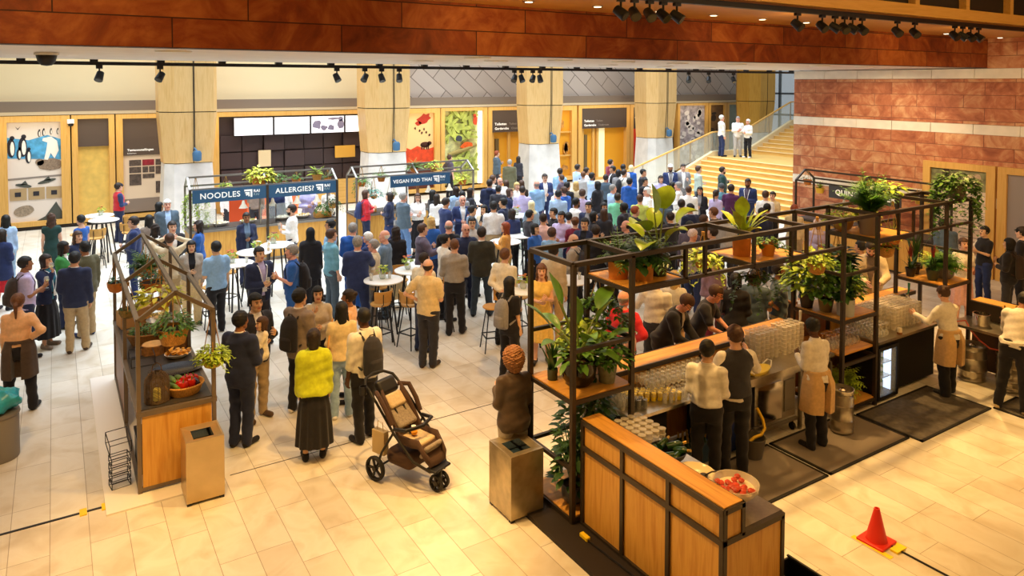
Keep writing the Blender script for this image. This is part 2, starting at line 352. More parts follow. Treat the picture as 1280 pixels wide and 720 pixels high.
# display panels, doors and screens along the back wall --------------------------------------
def frame_mb(x0, x1, z0, z1, wd=0.16, d=0.16, y=YB):
    m = MB(); m.box(x0, x0+wd, y-d, y+0.12, z0, z1); m.box(x1-wd, x1, y-d, y+0.12, z0, z1); m.box(x0+wd, x1-wd, y-d, y+0.12, z1-wd*0.75, z1); m.box(x0+wd, x1-wd, y-d, y+0.12, z0, z0+wd*0.6); return m
def poly(m, pts, y, d=0.006): return m.prism(pts, y-d, y)
def blob(cx, cz, rx, rz, n=14, wob=0.0, seed=0, rot=0.0):
    rr = random.Random(seed); o = []
    for k in range(n):
        t = 2*PI*k/n; q = 1+wob*(rr.random()-0.5); a, b_ = rx*q*math.cos(t), rz*q*math.sin(t)
        o.append((cx+a*math.cos(rot)-b_*math.sin(rot), cz+a*math.sin(rot)+b_*math.cos(rot)))
    return o
YF = YB-0.02       # face of the prints
struct('baseboard_back', MB().box(-1.6, 3.2, YB-0.12, YB+0.1, 0, 0.12), mat('black_plinth', '#2a211b', 0.7))
# penguin and seal poster
t = thing('exhibition_poster', 'tall wildlife poster of penguins and seals on ice in an oak frame', 'poster', (0, 0, 0))
frame_mb(-1.52, 0.42, 0.12, 3.62, 0.26).build('frame', M_FRAME, t)
MB().box(-1.27, 0.17, YF-0.01, YF+0.05, 0.25, 3.46).build('print', mat('poster_pale_ice', '#e6ddd4', 0.5), t)
m = MB(); poly(m, [(-1.27, 2.30), (0.17, 2.2), (0.17, 2.85), (-0.2, 3.0), (-0.7, 2.85), (-1.27, 2.95)], YF-0.012); m.build('ice_field', mat('poster_ice_blue', '#4f9fd0', 0.5, noise=0.35, nscale=6), t)
m = MB(); poly(m, [(-1.27, 1.66), (0.17, 1.72), (0.17, 1.66), (-1.27, 1.60)], YF-0.012); m.build('horizon_line', mat('poster_grey_line', '#8e8680', 0.5), t)
for (px, pz, s) in ((-1.16, 2.62, 1.0), (-0.86, 2.64, 1.05), (-0.72, 2.34, 0.75), (-0.96, 2.42, 0.6), (-0.42, 3.05, 0.36), (-0.3, 3.08, 0.36), (-0.1, 3.1, 0.3), (0.08, 3.1, 0.3)):
    m = MB(); poly(m, blob(px, pz, 0.11*s, 0.30*s, 14), YF-0.018); poly(m, blob(px+0.03*s, pz+0.31*s, 0.065*s, 0.07*s, 10), YF-0.018); g = m.build('penguin_figure', mat('poster_black', '#2b2a33', 0.5), t)
    poly(MB(), blob(px+0.03*s, pz-0.02*s, 0.055*s, 0.22*s, 12), YF-0.024).build('penguin_belly', mat('poster_white', '#f6f2ea', 0.5), g)
poly(MB(), [(-1.05, 3.30), (-0.98, 3.22), (-0.90, 3.30), (-0.98, 3.18)], YF-0.018).build('gull_figure', mat('poster_black', '#2b2a33', 0.5), t)
m = MB(); poly(m, blob(-0.14, 2.06, 0.36, 0.19, 16, 0.15, 3, -0.05), YF-0.018); poly(m, blob(-0.42, 2.14, 0.12, 0.11, 12), YF-0.018); m.build('seal_figure', mat('poster_seal', '#8d7b69', 0.5, noise=0.3, nscale=20), t)
m = MB(); poly(m, [(-0.02, 2.24), (0.10, 2.5), (0.06, 2.8), (-0.1, 2.95), (-0.32, 2.9), (-0.34, 2.82), (-0.2, 2.76), (-0.24, 2.5), (-0.30, 2.22), (-0.2, 2.2), (-0.12, 2.42)], YF-0.02); m.build('bear_figure', mat('poster_white', '#f6f2ea', 0.5), t)
for (sx, sz, s, ro) in ((-0.86, 1.42, 0.22, -0.2), (-0.24, 1.52, 0.26, 0.25)):
    m = MB(); poly(m, blob(sx, sz, s, 0.055, 14, 0, 0, ro), YF-0.018); poly(m, [(sx-0.1, sz+0.02), (sx+0.05, sz+0.16), (sx+0.12, sz+0.02)], YF-0.018); m.build('diving_figure', mat('poster_dark_green', '#4d524c', 0.5), t)
poly(MB(), [(-0.56, 0.26), (-0.3, 0.40), (0.0, 0.85), (0.17, 0.50), (0.17, 0.28)], YF-0.018).build('whale_figure', mat('poster_dark_green', '#4d524c', 0.5), t)
m = MB(); poly(m, blob(-0.86, 0.62, 0.27, 0.17, 16, 0.1, 4, 0.25), YF-0.018); m.build('fish_figure', mat('poster_fish', '#9a8b78', 0.5, noise=0.3, nscale=25), t)
for px in (-1.22, -0.74, -0.26):
    c_ = MB().box(px, px+0.44, YF-0.03, YF-0.01, 0.96, 1.34).build('picture_card', mat('poster_tan', '#b39a72', 0.5), t); MB().box(px+0.13, px+0.29, YF-0.04, YF-0.028, 1.08, 1.22).build('pictogram', mat('poster_black', '#2b2a33', 0.5), c_)
# lit niche with a dark header
t = thing('display_niche', 'tall oak niche glowing yellow below a dark header beside the penguin poster', 'display niche', (0, 0, 0))
frame_mb(0.46, 1.68, 0.12, 3.62, 0.17).build('frame', M_FRAME, t)
MB().box(0.63, 1.51, YF-0.06, YF+0.05, 2.58, 3.48).build('header_panel', M_TAUPE_D, t)
MB().box(0.63, 1.51, YF+0.04, YF+0.1, 0.2, 2.58).build('back_panel', mat('yellow_glow_paint', '#e8c568', 0.35, 0.2, noise=0.12, nscale=4), t)  # yellow light of the niche put into the panel colour
# exhibitions board
t = thing('information_board', 'dark exhibitions board above beige sheet of small pictures beside a column', 'information board', (0, 0, 0))
frame_mb(1.72, 3.5, 0.12, 3.62, 0.2).build('frame', M_FRAME, t)
MB().box(1.92, 3.3, YF-0.06, YF+0.05, 2.22, 3.5).build('header_panel', M_TAUPE_D, t)
MB().box(1.92, 3.3, YF-0.02, YF+0.05, 0.75, 2.22).build('sheet', mat('beige_sheet', '#e3cdb2', 0.6), t)
MB().box(1.92, 3.3, YF-0.03, YF+0.05, 0.3, 0.75).build('footer_panel', mat('grey_footer', '#8b7c70', 0.6), t)
text('Tentoonstellingen', 'lettering', 0.10, M_LETTER, t, (2.05, YF-0.066, 2.40), FACE, 0.002, bold=0.004)
text('Exhibitions', 'lettering', 0.055, M_LETTER, t, (2.05, YF-0.066, 2.29), FACE, 0.002)
m = MB(); mr = MB()
for (px, pz, pw, ph) in ((2.1, 1.86, 0.36, 0.2), (2.9, 1.86, 0.36, 0.2), (2.1, 1.62, 0.36, 0.2), (2.5, 1.62, 0.17, 0.2), (2.7, 1.62, 0.17, 0.2), (2.9, 1.55, 0.36, 0.27), (2.1, 1.2, 0.36, 0.38), (2.5, 1.42, 0.36, 0.15), (2.9, 0.9, 0.36, 0.4)): m.box(px, px+pw, YF-0.03, YF-0.018, pz, pz+ph)
mr.box(2.5, 2.86, YF-0.03, YF-0.018, 1.86, 2.06)
m.build('photo_tiles', mat('dark_photo', '#574a42', 0.5, noise=0.5, nscale=14), t); mr.build('red_photo_tile', mat('red_photo', '#8e2430', 0.5, noise=0.3, nscale=14), t)
# dark counter wall with four screens
t = thing('service_wall', 'long dark cupboard wall with oak frame behind the noodle counter', 'cupboard wall', (0, 0, 0))
frame_mb(4.72, 11.2, 0.0, 3.62, 0.22).build('frame', M_FRAME, t)
MB().box(4.94, 11.0, YF+0.02, YF+0.1, 0.2, 3.5).build('back_panel', mat('dark_aubergine', '#37292a', 0.5), t)
MB().box(4.94, 11.0, YB-0.55, YF+0.02, 0.05, 0.93).build('counter', M_FRAMEX, t)
m = MB()
for k in range(8):
    for j in range(3):
        d = 0.05 if (k*7+j*3) % 4 else 0.16
        m.box(5.0+k*0.75, 5.71+k*0.75, YF-d, YF+0.03, 0.95+j*0.62, 1.52+j*0.62)
m.build('cupboard_door', mat('dark_cupboard', '#3f3233', 0.4), t)
MB().box(6.28, 6.72, YF-0.2, YF-0.155, 1.6, 2.2).build('notice', mat('cream_notice', '#d9c49a', 0.6), t)
MB().box(9.15, 9.95, YF-0.2, YF-0.15, 1.78, 2.24).build('oak_plaque', mat('gilt_oak', '#d8a23f', 0.5), t)
def screen(x0, x1, z0, z1, label, picture=False):
    s = thing('menu_screen', label, 'screen', ((x0+x1)/2, YF-0.34, (z0+z1)/2), group=None); hw, hh = (x1-x0)/2, (z1-z0)/2
    MB().box(-hw, hw, 0, 0.10, -hh, hh).build('bezel', M_BLACK, s)
    MB().box(-hw+0.02, hw-0.02, -0.012, 0.0, -hh+0.02, hh-0.02).build('display', mat('lit_white_screen', '#f4f5ff', 0.3, emit=1.15), s)
    if picture:
        m = MB()
        for (px, pz, rx, rz, sd) in ((-0.42, 0.0, 0.16, 0.17, 1), (-0.15, -0.12, 0.12, 0.1, 2), (0.12, -0.12, 0.14, 0.1, 3), (0.52, 0.02, 0.13, 0.2, 4), (0.5, 0.2, 0.1, 0.08, 5), (0.2, 0.22, 0.2, 0.05, 6)): m.prism(blob(px, pz, rx, rz, 12, 0.5, sd), -0.02, -0.012)
        m.build('picture', mat('lit_grey_picture', '#6f6c86', 0.4, emit=0.3), s)
screen(5.40, 6.78, 2.76, 3.42, 'leftmost white lit menu screen on the dark wall')
screen(6.81, 8.14, 2.76, 3.42, 'second white lit menu screen from the left on the dark wall')
screen(8.17, 9.47, 2.76, 3.42, 'lit screen showing a grey kitchen picture', True)
screen(9.50, 10.85, 2.76, 3.42, 'rightmost white lit menu screen beside the column')
# savannah poster, diorama, toilets, red panel
t = thing('exhibition_poster', 'orange savannah poster with a red bird and grazing animal in an oak frame', 'poster', (0, 0, 0))
frame_mb(11.3, 13.7, 0.12, 3.62, 0.26).build('frame', M_FRAME, t)
MB().box(11.56, 13.44, YF-0.02, YF+0.05, 0.3, 3.46).build('print', mat('poster_sand', '#f0c98a', 0.5), t)
m = MB(); poly(m, [(11.56, 1.3), (13.44, 1.3), (13.44, 1.98), (13.1, 1.9), (12.7, 2.06), (12.4, 1.92), (12.0, 2.1), (11.56, 1.95)], YF-0.022); m.build('red_ground', mat('poster_red', '#d9471e', 0.5, noise=0.2, nscale=6), t)
m = MB(); poly(m, [(11.56, 0.3), (13.44, 0.3), (13.44, 1.32), (11.56, 1.32)], YF-0.023); m.build('dark_ground', mat('poster_maroon', '#5b2a1c', 0.5), t)
m = MB(); poly(m, blob(13.0, 3.18, 0.30, 0.2, 14, 0.5, 8, 0.4), YF-0.022); poly(m, blob(12.75, 3.0, 0.14, 0.1, 12, 0.3, 9), YF-0.022); m.build('bird_figure', mat('poster_red_bird', '#b5321c', 0.5), t)
m = MB(); poly(m, blob(13.05, 2.1, 0.22, 0.12, 14), YF-0.026); poly(m, blob(13.25, 2.16, 0.1, 0.08, 12), YF-0.026)
for lx in (12.9, 13.0, 13.12, 13.2): poly(m, [(lx-0.025, 1.9), (lx+0.025, 1.9), (lx+0.025, 2.1), (lx-0.025, 2.1)], YF-0.026)
for (px, pz) in ((12.8, 2.7), (12.9, 2.6), (13.0, 2.75), (13.1, 2.62), (13.25, 2.5), (12.6, 2.8)): poly(m, blob(px, pz, 0.04, 0.06, 8, 0.5, int(px*100)), YF-0.026)
m.build('animal_figure', mat('poster_brown', '#4a2413', 0.5), t)
t = thing('diorama', 'brightly lit jungle diorama with a red parrot and log behind glass', 'diorama', (0, 0, 0))
frame_mb(13.74, 16.0, 0.12, 3.62, 0.18).build('frame', M_FRAME, t)
MB().box(13.9, 15.84, YB+0.1, YB+0.16, 0.3, 3.5).build('painted_backdrop', mat('pale_jungle', '#dfe0a0', 0.6, noise=0.45, nscale=5), t)
MB().box(15.62, 15.80, YB-0.05, YB+0.08, 0.3, 3.46).build('light_strip', mat('lit_strip', '#fff6dc', 0.4, emit=2.2), t)
m = MB(); rr = random.Random(5)
for k in range(80):
    cx, cz = rr.uniform(13.95, 15.5), rr.choice((rr.uniform(2.3, 3.45), rr.uniform(0.35, 1.5), rr.uniform(0.4, 3.4))); a = rr.uniform(0, 6.3); l = rr.uniform(0.12, 0.34)
    m.prism(blob(cx, cz, l, l*0.28, 8, 0.1, k, a), YB-0.02-rr.random()*0.09, YB+0.02)
m.build('foliage', mat('diorama_leaf', '#a9b455', 0.6, noise=0.4, nscale=4), t)
MB().tube([(14.15, YB-0.02, 1.62), (14.9, YB-0.06, 1.82), (15.5, YB-0.02, 2.0)], [0.07, 0.1, 0.08], 10).build('log', mat('diorama_log', '#9b8a4e', 0.8), t, True)
m = MB(); m.prism(blob(15.0, 1.98, 0.3, 0.15, 14, 0.3, 3, 0.15), YB-0.12, YB-0.06); m.build('animal_figure', mat('diorama_orange', '#dd5a16', 0.7, noise=0.3, nscale=15), t)
m = MB(); m.prism(blob(15.42, 3.05, 0.1, 0.2, 12, 0.2, 3), YB-0.12, YB-0.06); m.prism(blob(15.4, 3.27, 0.07, 0.07, 10), YB-0.12, YB-0.06); m.build('parrot_figure', mat('diorama_red', '#d2492a', 0.7), t)
m = MB(); m.prism(blob(14.62, 2.3, 0.16, 0.13, 12, 0.2, 3), YB-0.12, YB-0.06); m.build('bird_figure', mat('diorama_dark', '#3c4048', 0.7), t)
M_AMBER = mat('amber_light_paint', '#e5a225', 0.6)  # amber light in the doorways and case, painted as wall colour
def toilet_door(x0, x1, label, sub):
    t = thing('doorway', label, 'doorway', (0, 0, 0))
    frame_mb(x0, x1, 0.0, 3.62, 0.2).build('frame', M_FRAME, t)
    MB().box(x0+0.2, x1-0.2, YF-0.12, YF+0.1, 2.5, 3.5).build('sign_panel', mat('sign_brown', '#4b3f38', 0.6), t)
    text('Toiletten', 'lettering', 0.15, M_LETTER, t, (x0+0.34, YF-0.126, 2.86), FACE, 0.002, bold=0.004); text('Toilets', 'lettering', 0.13, mat('grey_lettering', '#9a9088', 0.5), t, (x0+1.08, YF-0.126, 2.86), FACE, 0.002)
    text('Garderobe', 'lettering', 0.15, M_LETTER, t, (x0+0.34, YF-0.126, 2.66), FACE, 0.002, bold=0.004); text('Cloakroom', 'lettering', 0.13, mat('grey_lettering', '#9a9088', 0.5), t, (x0+1.2, YF-0.126, 2.66), FACE, 0.002)
    MB().box(x0+0.2, x1-0.2, YB+0.08, YB+0.13, 0, 2.5).build('back_panel', M_AMBER, t)
    m = MB()
    for fx in sub: m.box(x0+fx, x0+fx+0.12, YB-0.02, YB+0.1, 0, 2.5)
    m.build('door_post', M_FRAME, t)
    MB().box(x0+0.45, x0+0.62, YB-0.03, YB+0.09, 0.4, 2.2).build('door_glass', mat('brown_glass', '#6b5836', 0.3), t)
    return t
toilet_door(16.04, 18.2, 'narrow amber doorway under a dark toilets and cloakroom sign', (0.25, 1.1))
t = thing('diorama', 'amber lit glass case with skeletons on shelves beside a column', 'diorama', (0, 0, 0))
frame_mb(18.6, 20.9, 0.12, 3.62, 0.3).build('frame', M_FRAME, t)
MB().box(18.9, 20.6, YB+0.02, YB+0.1, 0.2, 3.5).build('back_panel', M_AMBER, t)
for z in (1.25, 2.35): MB().box(18.9, 20.6, YB-0.1, YB+0.05, z, z+0.06).build('shelf', M_FRAMEX, t)
m = MB(); rr = random.Random(9)
for k in range(16): m.prism(blob(rr.uniform(19.0, 20.5), rr.choice((2.62, 1.6, 0.8))+rr.uniform(-0.1, 0.2), rr.uniform(0.06, 0.25), rr.uniform(0.08, 0.3), 10, 0.6, k), YB-0.07, YB-0.02)
m.build('specimen', mat('ochre_specimen', '#b9803a', 0.7, noise=0.4, nscale=8), t)
toilet_door(21.0, 24.2, 'wide amber doorway under the toilets and cloakroom sign between two columns', (0.3, 0.95, 1.2))
MB().box(22.35, 22.7, YB-0.01, YB+0.1, 0, 2.5).build('lit_panel', mat('lit_door_panel', '#fff0bd', 0.5, emit=0.8), t)
t = thing('wall_display', 'red panel below a dark sign beside the fourth column', 'display panel', (0, 0, 0))
frame_mb(24.24, 26.9, 0.0, 3.62, 0.2).build('frame', M_FRAME, t)
MB().box(24.44, 26.7, YF-0.06, YF+0.05, 0, 2.4).build('red_panel', mat('bright_red_panel', '#dd3a1c', 0.5), t)
MB().box(24.44, 26.7, YF-0.08, YF+0.05, 2.4, 3.5).build('header_panel', mat('sign_brown', '#4b3f38', 0.6), t)
text('Tickets', 'lettering', 0.16, M_LETTER, t, (24.56, YF-0.086, 2.9), FACE, 0.002, bold=0.004)
for k, (x0, x1, c, lb) in enumerate(((27.5, 29.75, '#a9a2ac', 'poster of blue and white speckled picture beside the staircase'), (29.8, 31.2, '#7a5a34', 'poster with a dark twisted tree shape behind the landing'), (31.25, 33.0, '#8f9a8c', 'grey green glazed panel behind the people on the landing'))):
    t = thing('exhibition_poster', lb, 'poster', (0, 0, 0)); frame_mb(x0, x1, 0.1, 3.62, 0.16).build('frame', M_FRAME, t)
    MB().box(x0+0.16, x1-0.16, YF-0.02, YF+0.05, 0.2, 3.5).build('print', mat('poster_print_%d' % k, c, 0.5, noise=(0.5, 0.35, 0.15)[k], nscale=(5, 3, 2)[k]), t)
    m = MB(); rr = random.Random(k)
    for q in range((26, 9, 5)[k]): m.prism(blob(rr.uniform(x0+0.4, x1-0.4), rr.uniform(0.5, 3.2), rr.uniform(0.06, 0.22), rr.uniform(0.06, (0.2, 0.6, 0.3)[k]), 10, 0.5, q), YF-0.03, YF-0.02)
    m.build('picture_shapes', mat('poster_shape_%d' % k, ('#e8e4e6', '#382a1e', '#b9c4bc')[k], 0.5), t)

# staircase with oak steps, landing and glass balustrade -------------------------------------
SX0, SX1, SY0, SY1, NST = 20.5, 24.3, 10.5, 22.0, 10
m = MB(); nz = MB()
for k in range(NST):
    x = SX0+k*0.38; m.box(x, SX1 if k < NST-1 else 26.8, SY0, SY1, k*0.15, (k+1)*0.15); nz.box(x-0.02, x+0.05, SY0, SY1, (k+1)*0.15-0.012, (k+1)*0.15+0.006)
for k in range(8):
    x = 26.8+k*0.38; m.box(x, 30.0 if k < 7 else 35, SY0, SY1, 1.5+k*0.15, 1.5+(k+1)*0.15); nz.box(x-0.02, x+0.05, SY0, SY1, 1.5+(k+1)*0.15-0.012, 1.5+(k+1)*0.15+0.006)
st = thing('staircase', 'wide oak staircase rising to a landing beside the sandstone wall', 'staircase', (0, 0, 0)); st['kind'] = 'structure'
m.build('steps', M_STAIR, st); nz.build('nosing', mat('pale_nosing', '#f7e2ae', 0.5), st)
MB().prism([(SX0-0.35, 0), (SX0-0.35, 0.12), (SX1, 1.72), (26.6, 1.72), (29.7, 2.95), (35, 2.95), (35, 0)], SY1, SY1+0.16).build('stringer', mat('cream_stringer', '#ecd6a8', 0.6), st)
t = thing('balustrade', 'glass balustrade with a pale oak handrail along the staircase', 'balustrade', (0, 0, 0))
g = MB(); h = MB(); p = MB()
pts = [(18.9, 1.0), (24.3, 2.55), (26.5, 2.62), (29.6, 3.8), (34.5, 3.8)]
base = [(18.9, 0.0), (24.3, 1.72), (26.5, 1.72), (29.6, 2.95), (34.5, 2.95)]
for i in range(4):
    h.bar((pts[i][0], SY1+0.08, pts[i][1]), (pts[i+1][0], SY1+0.08, pts[i+1][1]), 0.07, 0.05)
    g.prism([base[i], base[i+1], (pts[i+1][0], pts[i+1][1]-0.03), (pts[i][0], pts[i][1]-0.03)], SY1+0.07, SY1+0.085)
    n = max(1, round((pts[i+1][0]-pts[i][0])/1.5))
    for q in range(n):
        a = q/n; x = pts[i][0]+(pts[i+1][0]-pts[i][0])*a; p.box(x-0.015, x+0.015, SY1+0.06, SY1+0.10, base[i][1]+(base[i+1][1]-base[i][1])*a, pts[i][1]+(pts[i+1][1]-pts[i][1])*a)
h.build('handrail', M_FRAMEX, t); g.build('glass_panel', M_GLASSP, t); p.build('baluster', M_INOX, t)
# glazed end wall with daylight behind
m = MB()
for y in (14.2, 15.6, 17.0, 18.4, 19.8, 21.2, 22.6, 24.0, 25.4, 26.8): m.box(34.9, 35.05, y-0.05, y+0.05, 0, 9)
for z in (2.9, 4.1, 5.6, 7.4): m.box(34.9, 35.05, 14.2, 28, z-0.05, z+0.05)
struct('window_1', m, mat('dark_mullion', '#5d6468', 0.5))
struct('window_2', MB().box(34.96, 34.98, 14.2, 28, 0, 9), M_GLASSP)

# ceiling tracks, spots, downlights, cameras --------------------------------------------------
t = thing('lighting_track', 'long black lighting track hung along the far edge of the white soffit', 'lighting track', (0, 14.12, 4.98))
MB().box(-9, 19.3, -0.03, 0.03, 0, 0.06).build('rail', M_BLACK, t)
x = -3.5
while x < 19: MB().box(x-0.06, x+0.06, -0.05, 0.05, 0.06, 0.15).build('rail_clip', M_BLACK, t); x += 1.02
t = thing('lighting_track', 'black lighting track along the edge of the wooden ceiling', 'lighting track', (0, 6.62, 5.70))
MB().box(-9, 19, -0.04, 0.04, 0, 0.07).build('rail', M_BLACK, t)
def spotlamp(loc, aim, label, group):
    t = thing('track_spotlight', label, 'spotlight', loc, group=group)
    MB().box(-0.05, 0.05, -0.025, 0.025, -0.06, 0.0).build('adapter', M_BLACK, t)
    MB().tube([(0, 0, -0.05), (0.0, 0, -0.13)], 0.014, 6).build('stem', M_BLACK, t)
    d = Vector(aim).normalized(); c = Vector((0, 0, -0.19)); h = MB()
    h.tube([c-d*0.09, c-d*0.08, c+d*0.05, c+d*0.08], [0.02, 0.056, 0.066, 0.068], 14); h.build('head', M_BLACK, t, True)
    MB().tube([c+d*0.075, c+d*0.084], 0.055, 14).build('lens', mat('spot_lens', '#3f3b34', 0.15, 0.3), t)
sp_lab = 'black spotlight head on the far soffit track'
for u, v in ((124, 78), (200, 79), (421, 83), (456, 82), (477, 83), (499, 83), (643, 85), (652, 85), (666, 86), (675, 86), (861, 88), (886, 88), (917, 89)):
    q = ground(u, v+2, 4.99); k = 14.12/q.y; x = (q.x)*k
    spotlamp((x, 14.12, 4.98), (rnd.uniform(-0.7, 0.7), -0.5, -0.8), sp_lab, 'spotlights on the far soffit track')
for u in (776, 793, 812, 829, 846, 997, 1028, 1044, 1056, 1066, 1078, 1122, 1144, 1194, 1204, 1214, 1224):
    # x on the near track straight from the photo column
    d = _F*FPX + _R*(u-640) - _U2*(18-CY); x = d[0]/d[1]*6.62
    spotlamp((x, 6.62, 5.72), (rnd.uniform(-0.4, 0.4), -0.75, -0.6), 'black spotlight head on the wooden ceiling track', 'spotlights on the wooden ceiling track')
M_DL = mat('lit_downlight', '#ffe6b8', 0.4, emit=9.0)
dl = None
for u, v in ((661, 2), (747, 8), (824, 14), (892, 19), (915, 4), (953, 24), (985, 10), (1008, 28), (1057, 32), (1103, 21), (1152, 26), (1183, 42), (1218, 45), (1250, 47), (1275, 38)):
    q = ground(u, v, 5.765)
    if dl is None:
        dl = thing('ceiling_downlight', 'small round glowing downlight recessed in the wooden ceiling', 'downlight', q, group='downlights in the wooden ceiling')
        MB().lathe([(0.055, -0.006), (0.075, -0.008), (0.08, 0.006)], (0, 0, 0), 18).build('trim_ring', M_INOX, dl)
        MB().lathe([(0.0, -0.012), (0.05, -0.012), (0.052, 0.0)], (0, 0, 0), 18).build('lens', M_DL, dl)
    else: dup(dl, loc=q)
sl = None
for u, v in ((217, 64), (527, 76), (597, 72), (620, 76), (700, 75), (779, 77), (760, 81), (847, 79), (830, 83), (920, 80), (884, 84), (1025, 82), (1080, 83)):
    q = ground(u, v, 5.07)
    if not 9.1 < q.y < 13.9: q = q*(11.5/q.y); q.z = 5.07
    if sl is None:
        sl = thing('soffit_downlight', 'flat white round light set in the pale soffit', 'downlight', q, group='round lights in the pale soffit')
        MB().lathe([(0.16, -0.012), (0.20, -0.016), (0.21, 0.004)], (0, 0, 0), 20).build('trim_ring', M_WHITE, sl)
        MB().lathe([(0.0, -0.01), (0.16, -0.01), (0.16, 0.0)], (0, 0, 0), 20).build('lens', mat('soft_lens', '#fff3dc', 0.4, emit=1.5), sl)
    else: dup(sl, loc=q)
for (q, lab) in ((ground(58, 66, 5.07), 'dark dome camera under the soffit at the left'), (ground(1124, 87.5, 5.07), 'dark dome camera under the soffit near the sandstone wall')):
    if q.y > 13.9: q = q*(13.0/q.y); q.z = 5.07
    t = thing('dome_camera', lab, 'camera', q); MB().lathe([(0.14, 0.0), (0.14, -0.03)], (0, 0, 0), 18).build('base', M_WHITE, t)
    MB().lathe([(0.0, -0.17), (0.06, -0.16), (0.10, -0.11), (0.12, -0.03)], (0, 0, 0), 18).build('dome', M_BLACK, t, True)
t = thing('wall_camera', 'small white and black camera on the frame right of the penguin poster', 'camera', (0.44, YB-0.2, 3.42))
MB().cbox((0, 0, 0), (0.2, 0.2, 0.14)).build('housing', M_WHITE, t, bevel=0.02); MB().lathe([(0.09, -0.06), (0.07, -0.14), (0, -0.16)], (0, -0.02, 0), 12).build('dome', M_BLACK, t, True)
# ------------------------------------------------------------------ plants
def leaf(m, base, d, L, W, bend=0.3, seg=5, shape='ell', fold=0.12):
    """a leaf blade of real curved surface from base along d, drooping by bend"""
    d = Vector(d).normalized(); side = d.cross(Vector((0, 0, 1)))
    if side.length < 1e-3: side = Vector((1, 0, 0))
    side.normalize(); up = side.cross(d); p = Vector(base); vs = []; dirv = d.copy(); q = Vector(base)
    for i in range(seg+1):
        t = i/seg
        wv = {'ell': math.sin(PI*min(0.98, 0.06+0.94*t))**0.8, 'lance': (1-t)**0.6*min(1, 0.35+t*3), 'heart': (math.sin(PI*(t**0.6)*0.97+0.05))}[shape]*W/2
        upv = side.cross(dirv).normalized()
        vs += [q-side*wv+upv*wv*fold*2, q, q+side*wv+upv*wv*fold*2]
        dirv = (dirv+Vector((0, 0, -1))*bend/seg*1.6).normalized(); q = q+dirv*L/seg
    fs = []
    for i in range(seg):
        a = i*3; fs += [(a, a+1, a+4, a+3), (a+1, a+2, a+5, a+4)]
    m.add(vs, fs); return q
def sph(r_, tilt):
    return Vector((math.cos(r_)*math.sin(tilt), math.sin(r_)*math.sin(tilt), math.cos(tilt)))
def fol_fern(m, n, L, rr, z=0.0, spread=1.0):
    for k in range(int(n*1.5)):
        a = rr.uniform(0, 2*PI); til = rr.uniform(0.25, 1.15)*spread; l = L*rr.uniform(0.65, 1.05); p = Vector((0, 0, z)); d = sph(a, til); ns = 9
        for i in range(ns):
            q = p+d*l/ns; s = d.cross(Vector((0, 0, 1))).normalized(); w_ = l*0.26*math.sin(PI*(0.12+0.85*i/ns))
            for sg in (-1, 1): leaf(m, p, (s*sg+d*0.55), w_, w_*0.5, 0.25, 2, 'lance', 0.05)
            m.add([p-s*0.003, p+s*0.003, q+s*0.003, q-s*0.003], [(0, 1, 2, 3)])
            p = q; d = (d+Vector((0, 0, -0.16*spread))).normalized()
def fol_bush(m, n, rx, rz, rr, z=0.0, size=0.07, shape='ell'):
    for k in range(int(n*1.7)):
        a = rr.uniform(0, 2*PI); t = math.acos(rr.uniform(-0.25, 1.0)); q = rr.uniform(0.45, 1.0)**0.5
        p = Vector((rx*q*math.sin(t)*math.cos(a), rx*q*math.sin(t)*math.sin(a), z+rz*q*math.cos(t))); d = Vector((math.cos(a+rr.uniform(-.7, .7)), math.sin(a+rr.uniform(-.7, .7)), rr.uniform(-0.4, 0.7)))
        leaf(m, p, d, size*rr.uniform(0.7, 1.3), size*rr.uniform(0.45, 0.7), 0.35, 3, shape)
def fol_spike(m, n, L, W, rr, z=0.0, til=0.6, bend=0.35):
    for k in range(n): leaf(m, (rr.uniform(-.03, .03), rr.uniform(-.03, .03), z), sph(rr.uniform(0, 2*PI), rr.uniform(0.05, til)), L*rr.uniform(0.6, 1.05), W, bend, 6, 'lance')
def fol_paddle(ml, ms, specs, z=0.0):
    """big paddle leaves on stalks: (azimuth, tilt, stalk, leaf length, width, bend)"""
    for a, til, st, L, W, bd in specs:
        d = sph(R(a), R(til)); e = Vector((0, 0, z))+d*st; mid = Vector((0, 0, z))+d*st*0.5+Vector((0, 0, 0.05))
        ms.tube([(0, 0, z), mid, e], [0.012, 0.010, 0.007], 6); leaf(ml, e, (d+Vector((0, 0, 0.15))), L, W, bd, 7, 'ell', 0.18)
def fol_trail(m, n, L, rr, z=0.0, r0=0.12, size=0.055):
    for k in range(n):
        a = rr.uniform(0, 2*PI); p = Vector((math.cos(a)*r0, math.sin(a)*r0, z+0.03)); l = L*rr.uniform(0.35, 1.0); ns = max(3, int(l/0.045)); d = Vector((math.cos(a), math.sin(a), 0.2))
        for i in range(ns):
            q = p+d*0.045; m.add([p+Vector((0.003, 0, 0)), p-Vector((0.003, 0, 0)), q-Vector((0.003, 0, 0)), q+Vector((0.003, 0, 0))], [(0, 1, 2, 3)])
            leaf(m, q, Vector((rr.uniform(-1, 1), rr.uniform(-1, 1), rr.uniform(-0.3, 0.6))), size*rr.uniform(0.8, 1.3), size*0.8, 0.4, 3, 'heart')
            p = q; d = (d+Vector((rr.uniform(-.25, .25), rr.uniform(-.25, .25), -0.45))).normalized()
